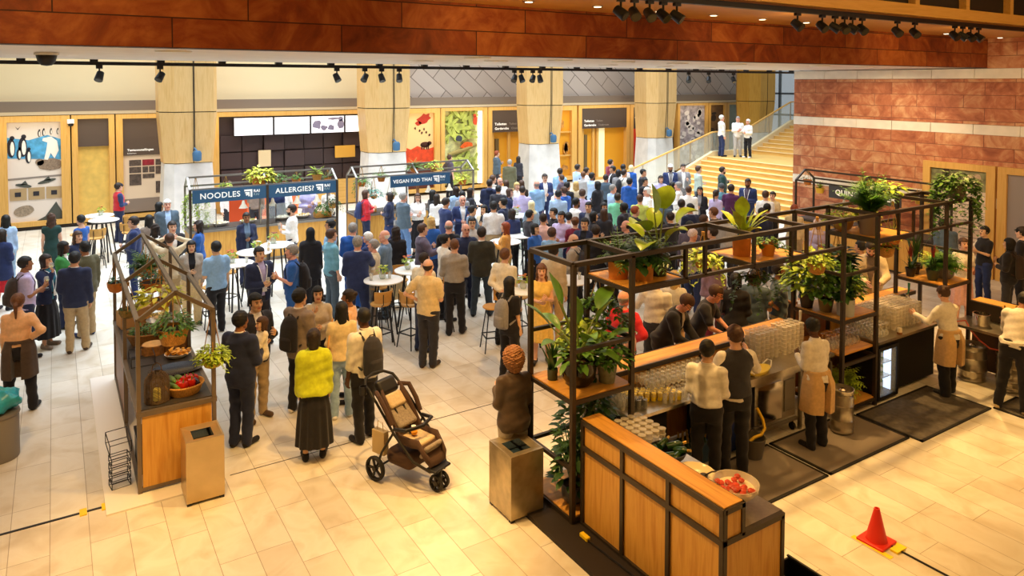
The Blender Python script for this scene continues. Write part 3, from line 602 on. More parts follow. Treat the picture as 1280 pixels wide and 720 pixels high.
POTS = {'round': [(0.62, 0), (0.92, 0.25), (1.0, 0.62), (0.92, 0.94), (0.96, 1.0), (0.86, 1.0), (0.82, 0.88)],
        'cone': [(0.72, 0), (1.0, 0.94), (1.03, 0.94), (1.03, 1.0), (0.92, 1.0), (0.90, 0.88)],
        'cyl': [(0.92, 0), (0.97, 0.5), (1.0, 1.0), (0.90, 1.0), (0.90, 0.88)],
        'bowl': [(0.35, 0), (0.75, 0.18), (0.96, 0.6), (1.0, 1.0), (0.92, 1.0), (0.90, 0.88)]}
def plant(label, loc, pot='cone', r=0.12, h=0.2, pm=None, kinds=(('fern', 14, 0.35),), lm=None, seed=1, hang=0.0, group=None, name='potted_plant', rz=0.0, spread=1.0):
    """a potted plant; with hang > 0 it is a hanging basket whose ropes rise that far"""
    rr = random.Random(seed); t = thing('hanging_plant' if hang else name, label, 'plant', loc, rz, group); lm = lm or M_LEAF
    MB().lathe([(a*r, b*h) for a, b in POTS[pot]], n=22).build('pot', pm or M_TERRA, t, True)
    MB().lathe([(0, h*0.9), (r*0.9, h*0.88), (r*0.9, h*0.84)], n=16).build('soil', M_SOIL, t)
    ml, ms = MB(), MB()
    for kd in kinds:
        k = kd[0]
        if k == 'fern': fol_fern(ml, kd[1], kd[2], rr, h*0.9, spread)
        elif k == 'bush': fol_bush(ml, kd[1], kd[2], kd[3], rr, h*0.95+(kd[5] if len(kd) > 5 else 0), kd[4])
        elif k == 'spike': fol_spike(ml, kd[1], kd[2], kd[3], rr, h*0.9, kd[4], kd[5])
        elif k == 'paddle': fol_paddle(ml, ms, kd[1], h*0.9)
        elif k == 'trail': fol_trail(ml, kd[1], kd[2], rr, h*0.95, r*0.8, kd[3] if len(kd) > 3 else 0.055)
        elif k == 'stem':
            for q in range(kd[1]): ms.tube([(0, 0, h*0.85), (rr.uniform(-.05, .05), rr.uniform(-.05, .05), h+kd[2]*0.5), (rr.uniform(-.12, .12), rr.uniform(-.12, .12), h+kd[2])], [0.010, 0.008, 0.004], 5)
        elif k == 'flower':
            f = MB()
            for q in range(kd[1]): fol_spike(f, 9, kd[2], kd[2]*0.12, rr, h*0.9+kd[2]*0.9, 0.4, 0.1)
            f.build('flower_spike', mat('crimson_bract', '#8e2a20', 0.5), t, True)
    if ml.v: ml.build('foliage', lm, t, True)
    if ms.v: ms.build('stem', M_STEM, t, True)
    if hang:
        m = MB()
        for k in range(3):
            a = 2*PI*k/3+0.4; m.tube([(r*math.cos(a), r*math.sin(a), h*0.95), (0.012*math.cos(a), 0.012*math.sin(a), hang)], 0.006, 5)
        m.tube([(0, 0, hang-0.02), (0, 0, hang+0.03)], 0.022, 8); m.build('rope', M_JUTE, t)
    return t

# ------------------------------------------------------------------ food stalls
SL, SD, EAVE, RIDGE = 3.75, 0.80, 2.0, 2.27
def stall(name, label, loc, rz, steel, panel_sides=('front',), counter=True, bays=(0, SL/2, SL)):
    t = thing(name, label, 'food stall', loc, rz); w_ = 0.045
    for x in bays:
        for y in (0, SD): MB().bar((x, y, 0), (x, y, EAVE), w_).build('post', steel, t)
        MB().bar((x, 0, EAVE), (x, SD/2, RIDGE), w_).bar((x, SD/2, RIDGE), (x, SD, EAVE), w_).build('gable_beam', steel, t)
    MB().bar((-0.02, SD/2, RIDGE), (SL+0.02, SD/2, RIDGE), w_).build('ridge_beam', steel, t)
    for y in (0, SD): MB().bar((0, y, EAVE), (SL, y, EAVE), w_).build('eave_beam', steel, t)
    if counter:
        MB().box(-0.03, SL+0.03, -0.03, SD+0.03, 0.90, 0.955).build('counter_frame', steel, t)
        MB().box(0.02, SL-0.02, 0.02, SD-0.02, 0.955, 0.965).build('counter_top', mat('charcoal_top', '#3c3836', 0.5, noise=0.15, nscale=30), t)
        for i in range(len(bays)-1):
            x0, x1 = bays[i]+0.03, bays[i+1]-0.03
            if 'front' in panel_sides: MB().box(x0, x1, 0.0, 0.03, 0.08, 0.90).build('front_panel', M_OAK, t)
            if 'back' in panel_sides and i: MB().box(x0, x1, SD-0.03, SD, 0.08, 0.90).build('back_panel', M_BROWN, t)
        for x in (0.0, SL): MB().box(x-0.015, x+0.015, 0.03, SD-0.03, 0.08, 0.90).build('end_panel', M_OAK, t)
        m = MB()
        for y in (0, SD): m.bar((0, y, 0.06), (SL, y, 0.06), 0.04)
        for x in (0, SL): m.bar((x, 0, 0.06), (x, SD, 0.06), 0.04)
        m.build('base_rail', steel, t)
    return t
def logo_mb(x, z, s, y):
    """square arrow mark: two white corner strokes opening to the lower left"""
    m = MB(); m.prism([(x, z+s), (x+s, z+s), (x+s, z), (x+s*0.78, z), (x+s*0.78, z+s*0.78), (x, z+s*0.78)], y-0.004, y)
    m.prism([(x+0.1*s, z+0.66*s), (x+0.66*s, z+0.66*s), (x+0.66*s, z+0.1*s), (x+0.50*s, z+0.1*s), (x+0.50*s, z+0.36*s), (x+0.3*s, z+0.2*s), (x+0.16*s, z+0.34*s), (x+0.38*s, z+0.50*s), (x+0.1*s, z+0.50*s)], y-0.004, y); return m
def sign(t, x0, x1, body, tx, z0=1.66, z1=1.985, col_=None, size=0.20, logo=True):
    s = MB().box(x0, x1, -0.055, -0.03, z0, z1).build('sign_board', col_ or M_NAVY, t)
    text(body, 'lettering', size, M_LETTER, s, (tx, -0.058, (z0+z1)/2), FACE, 0.004, bold=0.003)
    if logo:
        logo_mb(x1-0.56, (z0+z1)/2-0.10, 0.20, -0.055).build('logo', M_LETTER, s)
        text('RAI', 'logo_lettering', 0.10, M_LETTER, s, (x1-0.33, -0.058, (z0+z1)/2+0.05), FACE, 0.003, bold=0.003)
        text('RAI', 'logo_lettering', 0.09, mat('pale_teal_lettering', '#9fb8bd', 0.5), s, (x1-0.33, -0.058, (z0+z1)/2-0.04), FACE, 0.003)
def lamp(loc, label, group):
    t = thing('heat_lamp', label, 'lamp', loc, group=group)
    MB().lathe([(0.02, 0.20), (0.035, 0.17), (0.05, 0.10), (0.115, 0.0), (0.105, 0.0), (0.045, 0.09), (0.0, 0.15)], n=16).build('shade', mat('pale_lamp_shade', '#f1e6d0', 0.35, 0.1), t, True)
    MB().lathe([(0.0, 0.0), (0.05, 0.02), (0.06, 0.06), (0.0, 0.11)], n=12).build('bulb', mat('lit_bulb', '#ffedc6', 0.4, emit=14.0), t, True)
    MB().tube([(0, 0, 0.19), (0, 0, 0.45)], 0.008, 6).build('cord', M_BLACK, t)
# left stall
LS = stall('food_stall', 'brown steel food stall with gable frame, hanging baskets and vegetables on its counter', (1.55, 9.1, 0), PI/2, mat('warm_lit_steel', '#75685a', 0.45, 0.4), ('back',))  # warm light on the posts put into a lighter, browner steel
MB().box(0.03, 0.045, 0.06, SD-0.06, 0.1, 0.88).build('end_lining', M_OAK, LS)
NS = stall('food_stall', 'noodle and allergies food stall with two navy signs under a grey gable frame', (2.82, 19.5, 0), 0, M_STEEL2)
sign(NS, 0.05, 1.85, 'NOODLES', 0.22); sign(NS, 1.90, SL-0.03, 'ALLERGIES?', 2.08, size=0.19)
for x in (0.0, 1.875, SL): MB().box(x-0.03, x+0.03, -0.07, -0.03, 0.0, 2.0).build('front_upright', M_STEEL, NS)
VS = stall('food_stall', 'vegan pad thai food stall with one navy sign under a grey gable frame', (7.15, 19.5, 0), 0, M_STEEL2)
sign(VS, 1.0, 2.92, 'VEGAN PAD THAI', 1.08, size=0.145)
MB().box(1.84, 1.91, -0.03, 0.03, 0.0, 2.0).build('front_upright', M_BROWN, VS)
QS = stall('food_stall', 'quinoa burger food stall against the sandstone wall with a charcoal sign', (17.45, 12.8, 0), -PI/2, M_STEEL)
sign(QS, 1.05, 3.0, 'QUINOA BURGER', 1.24, col_=mat('charcoal_sign', '#3f3f44', 0.5), size=0.19, logo=False)
for x, lb in ((3.25, 'far left'), (4.15, 'second'), (4.9, 'third'), (5.55, 'fourth'), (6.1, 'far right')): lamp((x, 19.75, 1.40), 'lit heat lamp under the noodle and allergies signs, %s in its row' % lb, 'heat lamps of the noodle stall')
for x, lb in ((7.7, 'left of the post'), (8.4, 'just left of the brown post'), (9.5, 'right of the brown post'), (10.2, 'near the right end')): lamp((x, 19.75, 1.40), 'lit heat lamp hanging in the vegan pad thai stall, '+lb, 'heat lamps of the pad thai stall')
for y, lb in ((11.5, 'left'), (10.9, 'right')): lamp((17.7, y, 1.40), 'lit heat lamp under the quinoa burger sign, the %s one of two' % lb, 'heat lamps of the quinoa stall')
# hanging plants of the stalls: (x, y, z of the pot foot)
def hp(x, y, zf, top, label, r=0.11, h=0.14, pm=None, kinds=(('fern', 12, 0.26),), lm=None, pot='bowl', seed=1, group=None):
    plant(label, (x, y, zf), pot, r, h, pm or M_WICKER, kinds, lm, seed, hang=top-zf-0.03, group=group)
hp(1.15, 9.35, 1.60, 2.27, 'large wicker basket of trailing olive leaves hanging at the front gable of the left stall', 0.18, 0.19, M_WICKER, (('bush', 120, 0.22, 0.2, 0.07), ('trail', 8, 0.2)), M_LEAF, 'cone', 3)
hp(1.55, 9.16, 1.28, 1.99, 'lime green moss basket hanging from the right post of the left stall', 0.12, 0.13, mat('yellow_moss_pot', '#b6a534', 0.8, noise=0.3, nscale=40), (('bush', 230, 0.17, 0.15, 0.055), ('trail', 12, 0.3, 0.04)), M_LEAFL, 'bowl', 4)
hp(0.76, 12.6, 1.46, 1.99, 'small terracotta pot hanging at the far left corner of the left stall', 0.13, 0.16, M_TERRA, (('bush', 40, 0.1, 0.08, 0.06),), M_LEAFD, 'bowl', 5)
hp(1.15, 12.35, 1.70, 2.27, 'feathery green fern in a hanging basket at the back of the left stall', 0.16, 0.16, M_TERRA, (('fern', 26, 0.38), ('bush', 60, 0.22, 0.2, 0.06)), M_LEAF, 'bowl', 6)
hp(1.15, 11.6, 1.65, 2.27, 'dark leafy basket hanging in the middle of the left stall', 0.16, 0.16, M_TERRA, (('bush', 90, 0.2, 0.18, 0.07),), M_LEAFD, 'bowl', 7)
hp(1.12, 10.3, 1.75, 2.27, 'yellow green pothos hanging from the ridge of the left stall', 0.13, 0.14, M_WICKER, (('bush', 60, 0.26, 0.2, 0.11), ('trail', 6, 0.3, 0.09)), M_LEAFY, 'bowl', 8)
hp(0.80, 11.0, 1.50, 1.99, 'small dark wicker basket hanging inside the left eave of the left stall', 0.12, 0.13, mat('dark_wicker', '#7d6a3c', 0.8, noise=0.3, nscale=60), (('bush', 30, 0.1, 0.06, 0.05),), M_LEAFD, 'bowl', 9)
for i, (x, zf, r, kinds, lm, lab) in enumerate(((3.02, 1.70, 0.10, (('trail', 26, 1.25, 0.075),), M_LEAFL, 'long trailing vine hanging from the left post of the noodle stall'), (3.75, 1.84, 0.11, (('bush', 40, 0.16, 0.12, 0.08),), M_LEAFL, 'small bright plant in a pot above the noodles lettering'),
        (4.62, 1.92, 0.24, (('bush', 110, 0.34, 0.26, 0.13),), M_LEAFY, 'wide yellow green plant in a bowl above the noodles sign'), (5.05, 1.92, 0.13, (('bush', 60, 0.25, 0.2, 0.08), ('trail', 8, 0.3)), M_LEAF, 'bushy green plant hanging at the middle gable of the noodle stall'),
        (5.58, 1.92, 0.13, (('fern', 14, 0.3),), M_LEAF, 'fern basket hanging above the allergies lettering'), (6.15, 1.98, 0.14, (('fern', 12, 0.36),), M_LEAFL, 'arching spider plant in a pale pot above the allergies logo'),
        (6.45, 1.92, 0.1, (('fern', 9, 0.25),), M_LEAF, 'small fern hanging at the right gable of the allergies stall'), (6.5, 1.2, 0.11, (('trail', 12, 0.5), ('bush', 40, 0.18, 0.2, 0.08)), M_LEAFD, 'dark trailing plant hanging below the right end of the allergies sign'),
        (7.45, 1.7, 0.11, (('trail', 14, 0.55), ('bush', 40, 0.2, 0.22, 0.09)), M_LEAF, 'trailing plant hanging in the left gable of the pad thai stall'), (7.72, 1.35, 0.1, (('bush', 60, 0.22, 0.22, 0.1),), mat('blue_green_leaf', '#5c8f80', 0.5, noise=0.3, nscale=8), 'blue green plant hanging low at the left of the pad thai stall'),
        (8.05, 1.8, 0.12, (('fern', 16, 0.34),), M_LEAF, 'fern basket hanging left of the pad thai sign'), (8.25, 1.3, 0.12, (('bush', 30, 0.15, 0.1, 0.08),), M_LEAFD, 'round basket hanging below the fern left of the pad thai sign'),
        (9.1, 2.0, 0.12, (('fern', 18, 0.4),), M_LEAF, 'green fern above the middle of the pad thai sign'), (9.75, 2.0, 0.12, (('bush', 50, 0.24, 0.2, 0.1),), M_LEAFL, 'lime plant above the right part of the pad thai sign'),
        (10.6, 1.55, 0.13, (('bush', 50, 0.22, 0.22, 0.1),), M_LEAFY, 'yellow green plant hanging right of the pad thai sign'))):
    hp(x, 19.5+(0.4 if zf > 1.6 else 0.15), zf, 2.27 if zf > 1.6 else 2.0, lab, r, r*1.1, M_WICKER if i % 2 else M_TERRA, kinds, lm, 'cone' if i % 3 else 'bowl', 20+i)
for i, (y, zf, kinds, lm, lab, tp) in enumerate(((12.72, 1.85, (('trail', 7, 0.35),), M_LEAFD, 'small trailing plant hanging in the gable of the quinoa stall', 2.27), (12.1, 1.72, (('spike', 22, 0.32, 0.03, 1.0, 0.5),), M_LEAFL, 'yellow pot with grassy leaves hanging left of the quinoa sign', 2.0),
        (11.0, 1.95, (('bush', 30, 0.18, 0.12, 0.09),), M_LEAFL, 'leafy plant above the quinoa sign', 2.27), (9.6, 1.75, (('bush', 40, 0.2, 0.16, 0.1),), M_LEAFY, 'yellow plant hanging near the right end of the quinoa stall', 2.27))):
    hp(17.52 if tp == 2.0 else 17.85, y, zf, tp, lab, 0.12, 0.14, mat('yellow_pot', '#e0b436', 0.6) if i in (1, 3) else M_TERRA, kinds, lm, 'cone', 60+i)

# counter goods ----------------------------------------------------------------
def loc_on(x, y, z=0.965): return (x, y, z)
CT = 0.966
t = thing('serving_tray', 'large black oval tray on the counter of the left stall', 'tray', (1.28, 10.15, CT)); MB().lathe([(0.0, 0.008), (0.26, 0.008), (0.33, 0.03), (0.34, 0.03), (0.27, 0.0), (0.0, 0.0)], n=32, sy=0.68).build('tray_body', mat('black_tray', '#29262a', 0.25), t, True)
t = thing('wicker_lantern', 'tall woven wicker lantern with a yellow candle at the near end of the left stall', 'lantern', (0.96, 9.30, CT)); t.scale = (.82, .82, .84)
m = MB(); rr = random.Random(2)
prof = lambda z: 0.165*(1 if z < 0.26 else math.sqrt(max(0.02, 1-((z-0.26)/0.16)**2)))
for k in range(30):
    z = 0.012+k*0.0138; rr_ = prof(z); m.tube([(rr_*math.cos(2*PI*j/20), rr_*math.sin(2*PI*j/20), z+0.004*math.sin(j*2+k)) for j in range(21)], 0.0042, 4, False)
for k in range(12):
    a = 2*PI*k/12; m.tube([(prof(z)*math.cos(a), prof(z)*math.sin(a), z) for z in (0, 0.1, 0.2, 0.26, 0.32, 0.38, 0.41)], 0.0045, 4)
m.build('woven_cage', mat('brown_twig', '#5e4a33', 0.8), t)
MB().tube([(-0.07, 0, 0.40), (-0.05, 0, 0.50), (0, 0, 0.54), (0.05, 0, 0.50), (0.07, 0, 0.40)], 0.008, 6).build('handle', mat('brown_twig', '#5e4a33', 0.8), t)
MB().lathe([(0.05, 0), (0.05, 0.16), (0.045, 0.17), (0.0, 0.165)], n=16).build('candle', mat('yellow_wax', '#f3d84c', 0.5, emit=0.35), t, True)
MB().lathe([(0.16, 0.0), (0.16, 0.012), (0.0, 0.012)], n=20).build('base', mat('brown_twig', '#5e4a33', 0.8), t)
def basket(name, label, loc, r, h, sx, sy, m_, rz=0.0):
    t = thing(name, label, 'basket', loc, rz); MB().lathe([(0.8*r, 0), (r, h*0.85), (1.04*r, h), (0.97*r, h), (0.75*r, 0.015), (0, 0.015)], n=28, sx=sx, sy=sy).build('woven_body', m_, t, True)
    MB().tube([(1.02*r*sx*math.cos(2*PI*k/28), 1.02*r*sy*math.sin(2*PI*k/28), h) for k in range(29)], 0.012, 6, False).build('rim', m_, t, True); return t
basket('vegetable_basket', 'shallow wicker basket of peppers and courgettes at the near corner of the left stall', (1.33, 9.48, CT), 0.2, 0.11, 1.05, 0.95, M_WICKER, 0.2)
M_PEP = mat('red_pepper', '#cf2414', 0.22); M_COURG = mat('courgette_green', '#5d7a2c', 0.4, noise=0.2, nscale=30); M_AUB = mat('aubergine_skin', '#2c1a26', 0.2); M_GSTEM = mat('green_stalk', '#5f8a34', 0.6)
def pepper(loc, s, label, rz=0.0, m_=M_PEP):
    t = thing('bell_pepper', label, 'vegetable', loc, rz, 'peppers in the vegetable basket'); m = MB(); n = 24
    prof = [(0.0, 0.0), (0.03, 0.002), (0.045, 0.02), (0.05, 0.045), (0.05, 0.065), (0.038, 0.085), (0.016, 0.082), (0.0, 0.074)]
    vs = []
    for r_, z in prof:
        for k in range(n):
            a = 2*PI*k/n; q = r_*(1+0.10*math.cos(4*a))*s; vs.append((q*math.cos(a), q*math.sin(a), z*s))
    m.add(vs, [(i*n+k, i*n+(k+1) % n, (i+1)*n+(k+1) % n, (i+1)*n+k) for i in range(len(prof)-1) for k in range(n)]); m.build('flesh', m_, t, True)
    MB().tube([(0, 0, 0.07*s), (0.004, 0, 0.10*s), (0.012, 0.004, 0.115*s)], [0.008, 0.006, 0.007], 6).build('stalk', M_GSTEM, t, True)
for i, (x, y, z, s, lab) in enumerate(((1.30, 9.40, 0.06, 1.15, 'red bell pepper at the front of the vegetable basket, largest of all'), (1.40, 9.44, 0.07, 1.05, 'red bell pepper at the right front of the vegetable basket'), (1.34, 9.52, 0.09, 1.0, 'red bell pepper in the middle of the basket, on top'), (1.26, 9.50, 0.07, 0.95, 'small red bell pepper between courgettes and peppers'),
                                        (1.44, 9.54, 0.08, 1.0, 'red bell pepper against the right rim of the basket'), (1.39, 9.60, 0.08, 0.95, 'red bell pepper at the back of the vegetable basket'))): pepper((x, y, CT+z), s, lab, i*0.7)
def courgette(p, q, r_, label, m_=M_COURG, name='courgette', g='courgettes in the vegetable basket'):
    p, q = Vector(p), Vector(q); t = thing(name, label, 'vegetable', p, group=g); d = q-p
    MB().tube([(0, 0, 0), d*0.06, d*0.3+Vector((0, 0, 0.006)), d*0.7+Vector((0, 0, 0.006)), d*0.94, d], [r_*0.4, r_*0.9, r_, r_*1.02, r_*0.85, r_*0.3], 12).build('flesh', m_, t, True)
    MB().tube([d, d*1.09+Vector((0, 0, 0.008))], [r_*0.4, r_*0.45], 7).build('stalk', M_GSTEM, t)
courgette((1.14, 9.58, CT+0.11), (1.24, 9.36, CT+0.11), 0.030, 'green courgette lying along the left rim of the vegetable basket')
courgette((1.19, 9.72, CT+0.13), (1.22, 9.48, CT+0.15), 0.030, 'second green courgette, behind the first in the vegetable basket')
courgette((1.26, 9.70, CT+0.12), (1.31, 9.60, CT+0.12), 0.034, 'short dark courgette at the back of the vegetable basket')
courgette((1.47, 9.38, CT+0.10), (1.43, 9.50, CT+0.14), 0.030, 'dark aubergine between the red peppers', M_AUB, 'aubergine', 'aubergines in the vegetable basket')
for o in list(col.objects):
    if o.parent is None and ('vegetable basket' in o.get('group', '') or o.name == 'vegetable_basket'): o.location.x -= 0.06; o.location.y -= 0.10
M_LOG = wood('bark_log', '#b98a52', '#8f6638', 2)
def log_slice(x, y, r_, h, label):
    t = thing('log_stand', label, 'log', (x, y, CT), group='log stands on the left stall'); rr = random.Random(int(x*100)); n = 22
    q = [1+0.10*(rr.random()-0.5) for _ in range(n)]; ring = [(r_*q[k]*math.cos(2*PI*k/n), r_*q[k]*math.sin(2*PI*k/n)) for k in range(n)]
    MB().prism(ring, 0, h, 'xy').build('bark', mat('log_bark', '#8a6036', 0.85, noise=0.35, nscale=25), t)
    MB().prism([(a*0.93, b*0.93) for a, b in ring], h, h+0.004, 'xy').build('cut_face', mat('cut_wood', '#d3a566', 0.6, noise=0.2, nscale=14), t)
log_slice(1.10, 10.98, 0.15, 0.13, 'wide log stand left of the two taller log stands on the counter'); log_slice(1.30, 10.95, 0.09, 0.16, 'middle slim log stand on the left stall counter'); log_slice(1.46, 11.05, 0.10, 0.20, 'tallest log stand at the right edge of the counter')
def bowl(label, loc, r_, h, m_, food=None, n=40, seed=1, fs=0.05, sy=1.0, cat='bowl'):
    t = thing('serving_bowl', label, cat, loc); MB().lathe([(0.0, 0.0), (r_*0.5, 0), (r_*0.85, h*0.5), (r_, h), (r_*0.95, h), (r_*0.78, h*0.5), (r_*0.4, 0.02), (0, 0.02)], n=28, sy=sy).build('bowl_body', m_, t, True)
    if food:
        m = MB(); rr = random.Random(seed)
        for k in range(n):
            a = rr.uniform(0, 2*PI); q = r_*0.8*math.sqrt(rr.random()); leaf(m, (q*math.cos(a), q*math.sin(a)*sy, h*0.75+0.05*(1-(q/r_)**2)*rr.random()+0.01), (rr.uniform(-1, 1), rr.uniform(-1, 1), rr.uniform(-0.1, 0.8)), fs*rr.uniform(.7, 1.3), fs*0.8, 0.5, 3)
        f_ = m.build('food', food, t, True); f_['kind'] = 'stuff'
    return t
bowl('white oval dish heaped with golden crisps on the left stall', (1.36, 10.64, CT), 0.17, 0.06, M_WHITE, mat('golden_crisp', '#e9a634', 0.5, noise=0.2, nscale=30), 60, 3, 0.07, 0.75)
basket('herb_basket', 'wide wicker basket of herbs and red radishes on the left stall', (1.14, 11.48, CT), 0.34, 0.17, 1.0, 0.75, mat('brown_wicker', '#8a6232', 0.8, noise=0.35, nscale=70, bump=0.5))
m = MB(); fol_bush(m, 160, 0.17, 0.14, random.Random(4), 0.14, 0.05); o = tag(m.build('fresh_herbs', M_LEAF, None, True, loc=(1.02, 11.48, CT)), 'bunch of green herbs in the left half of the wide wicker basket', 'herbs')
rr = random.Random(8); M_RAD = mat('radish_red', '#b0203a', 0.3)
for k in range(18):
    t = thing('radish', 'red radish heaped beside the herbs in the wide basket', 'vegetable', (1.28+rr.uniform(-.12, .14), 11.45+rr.uniform(-.14, .14), CT+0.13+rr.uniform(0, 0.06)), rr.uniform(0, 6), 'radishes in the wide basket')
    MB().lathe([(0, -0.024), (0.018, -0.016), (0.026, 0), (0.018, 0.018), (0, 0.024)], n=10).build('root', M_RAD, t, True); MB().tube([(0, 0, -0.022), (0.01, 0, -0.06)], [0.005, 0.001], 5).build('tip', M_WHITE, t)
bowl('pan of yellow pasta salad at the back of the left stall', (1.28, 12.42, CT), 0.22, 0.09, M_BLACK, mat('yellow_pasta', '#e6c25a', 0.5, noise=0.25, nscale=40), 110, 5, 0.05, 0.8)
bowl('large grey steel bowl beside the herb basket', (1.30, 11.98, CT), 0.20, 0.16, M_INOX)
t = thing('cardboard_box', 'brown cardboard box on the far left of the left stall counter', 'box', (0.97, 12.45, CT), 0.15); MB().box(-.2, .2, -.16, .16, 0, .22).build('box_body', mat('cardboard', '#b98c58', 0.8), t, bevel=0.004); MB().prism([(-.2, .22), (.2, .22), (.34, .30), (.33, .305)], -.16, .16).build('flap', mat('cardboard', '#b98c58', 0.8), t)
t = thing('wire_tray', 'low black wire tray at the left edge of the left stall counter', 'tray', (0.93, 10.72, CT)); m = MB()
for a, b in (((-.14, -.2), (.14, -.2)), ((.14, -.2), (.14, .2)), ((.14, .2), (-.14, .2)), ((-.14, .2), (-.14, -.2))):
    m.tube([(*a, 0.008), (*b, 0.008)], 0.005, 5); m.tube([(*a, 0.12), (*b, 0.12)], 0.006, 5); m.tube([(*a, 0), (*a, 0.12)], 0.006, 5)
m.build('wire_frame', M_BLACK, t)
# under and beside the left stall
struct('floor_platform', MB().box(0.40, 1.62, 8.83, 13.1, 0.0, 0.02), mat('white_platform', '#f3eee6', 0.35))
t = thing('wire_rack', 'black wire rack of stepped baskets standing left of the left stall', 'rack', (0.57, 9.42, 0.02), 0.15); t.scale = (.75, .75, .68); m = MB()
def wirebox(x0, x1, y0, y1, z0, z1, tl=0.0):
    P = [(x, y, z) for z in (z0, z1) for x, y in ((x0, y0), (x1, y0), (x1, y1), (x0, y1))]; P = [(x, y, z+tl*(y-y0)) for x, y, z in P]
    for a, b in ((0, 1), (1, 2), (2, 3), (3, 0), (4, 5), (5, 6), (6, 7), (7, 4), (0, 4), (1, 5), (2, 6), (3, 7)): m.tube([P[a], P[b]], 0.007, 5)
for k in range(4): wirebox(-0.13, 0.13, -0.1, 0.1, 0.0+k*0.14, 0.10+k*0.14)
wirebox(-0.16, 0.14, -0.14, 0.14, 0.60, 0.78, 0.45); m.build('wire_frame', M_BLACK, t)
t = thing('storage_crate', 'black crate pushed under the counter of the left stall', 'crate', (0.98, 9.8, 0.02)); m = MB().box(-.2, .2, -.28, .28, 0, .02); 
for a in ((-.2, -.185, -.28, .28), (.185, .2, -.28, .28), (-.2, .2, -.28, -.265), (-.2, .2, .265, .28)): m.box(*a, 0, .36)
m.build('crate_body', M_BLACK, t); MB().box(-.21, .21, -.29, .29, .34, .37).build('rim', M_BLACK, t)
# litter bins
def bin_(label, loc, rz, w_, d_, h, m_):
    t = thing('litter_bin', label, 'bin', loc, rz); m = MB()
    m.box(-w_/2, w_/2, -d_/2, -d_/2+.02, 0.03, h); m.box(-w_/2, w_/2, d_/2-.02, d_/2, 0.03, h); m.box(-w_/2, -w_/2+.02, -d_/2+.02, d_/2-.02, 0.03, h); m.box(w_/2-.02, w_/2, -d_/2+.02, d_/2-.02, 0.03, h); m.build('body', m_, t, bevel=0.004)
    m = MB(); iw, idp = w_*0.27, d_*0.27
    m.add([(-w_/2, -d_/2, h), (w_/2, -d_/2, h), (w_/2, d_/2, h), (-w_/2, d_/2, h), (-iw, -idp, h-0.02), (iw, -idp, h-0.02), (iw, idp, h-0.02), (-iw, idp, h-0.02)], [(0, 1, 5, 4), (1, 2, 6, 5), (2, 3, 7, 6), (3, 0, 4, 7)]); m.build('lid', m_, t)
    m = MB().add([(-iw, -idp, h-0.02), (iw, -idp, h-0.02), (iw, idp, h-0.02), (-iw, idp, h-0.02), (-iw, -idp, h-0.2), (iw, -idp, h-0.2), (iw, idp, h-0.2), (-iw, idp, h-0.2)], [(0, 1, 5, 4), (1, 2, 6, 5), (2, 3, 7, 6), (3, 0, 4, 7), (4, 5, 6, 7)]); m.build('chute', M_CHROME, t)
    MB().box(-iw*0.85, iw*0.85, -idp*0.9, idp*0.9, h-0.19, h-0.12).build('bin_liner', mat('dark_blue_liner', '#1d3346', 0.5), t)
    m = MB()
    for x in (-1, 1):
        for y in (-1, 1): m.cbox((x*(w_/2-.03), y*(d_/2-.03), 0.015), (.05, .05, .03))
    m.build('foot', M_BLACK, t)
bin_('square brass coloured litter bin in front of the left food stall', (1.36, 8.76, 0.0), 0.0, 0.40, 0.42, 0.72, mat('satin_brass_steel', '#c9b288', 0.3, 0.75, noise=0.06, nscale=5))
bin_('square scuffed steel litter bin beside the plant tower of the bar', (4.24, 6.62, 0.0), 0.0, 0.42, 0.46, 0.72, mat('scuffed_steel', '#b3a486', 0.35, 0.7, noise=0.22, nscale=7))
t = thing('round_bin', 'grey round bin at the left edge of the picture', 'bin', (-0.66, 10.95, 0)); MB().lathe([(0.21, 0), (0.22, 0.02), (0.22, 0.55), (0.2, 0.58), (0.0, 0.58)], n=28).build('body', mat('grey_bin', '#8a847c', 0.5), t, True); MB().lathe([(0.225, 0.54), (0.235, 0.56), (0.225, 0.59), (0.0, 0.59)], n=28).build('lid', mat('grey_bin_lid', '#7a746c', 0.5), t, True)
m = MB(); rr = random.Random(3); n = 26; rings = []
for i in range(9):
    th = PI*i/8
    for k in range(n):
        a = 2*PI*k/n; q = 1+0.16*math.sin(5*a+i)+0.10*rr.random(); rings.append((0.23*q*math.sin(th)*math.cos(a), 0.23*q*math.sin(th)*math.sin(a), 0.13-0.13*math.cos(th)*q))
m.add(rings, [(i*n+k, i*n+(k+1) % n, (i+1)*n+(k+1) % n, (i+1)*n+k) for i in range(8) for k in range(n)])
t = thing('plastic_bag', 'crumpled teal plastic bag lying on the grey round bin', 'bag', (-0.66, 10.95, 0.595)); m.build('bag_body', mat('teal_plastic', '#2f9fb4', 0.3, noise=0.25, nscale=14, bump=0.6), t, True)
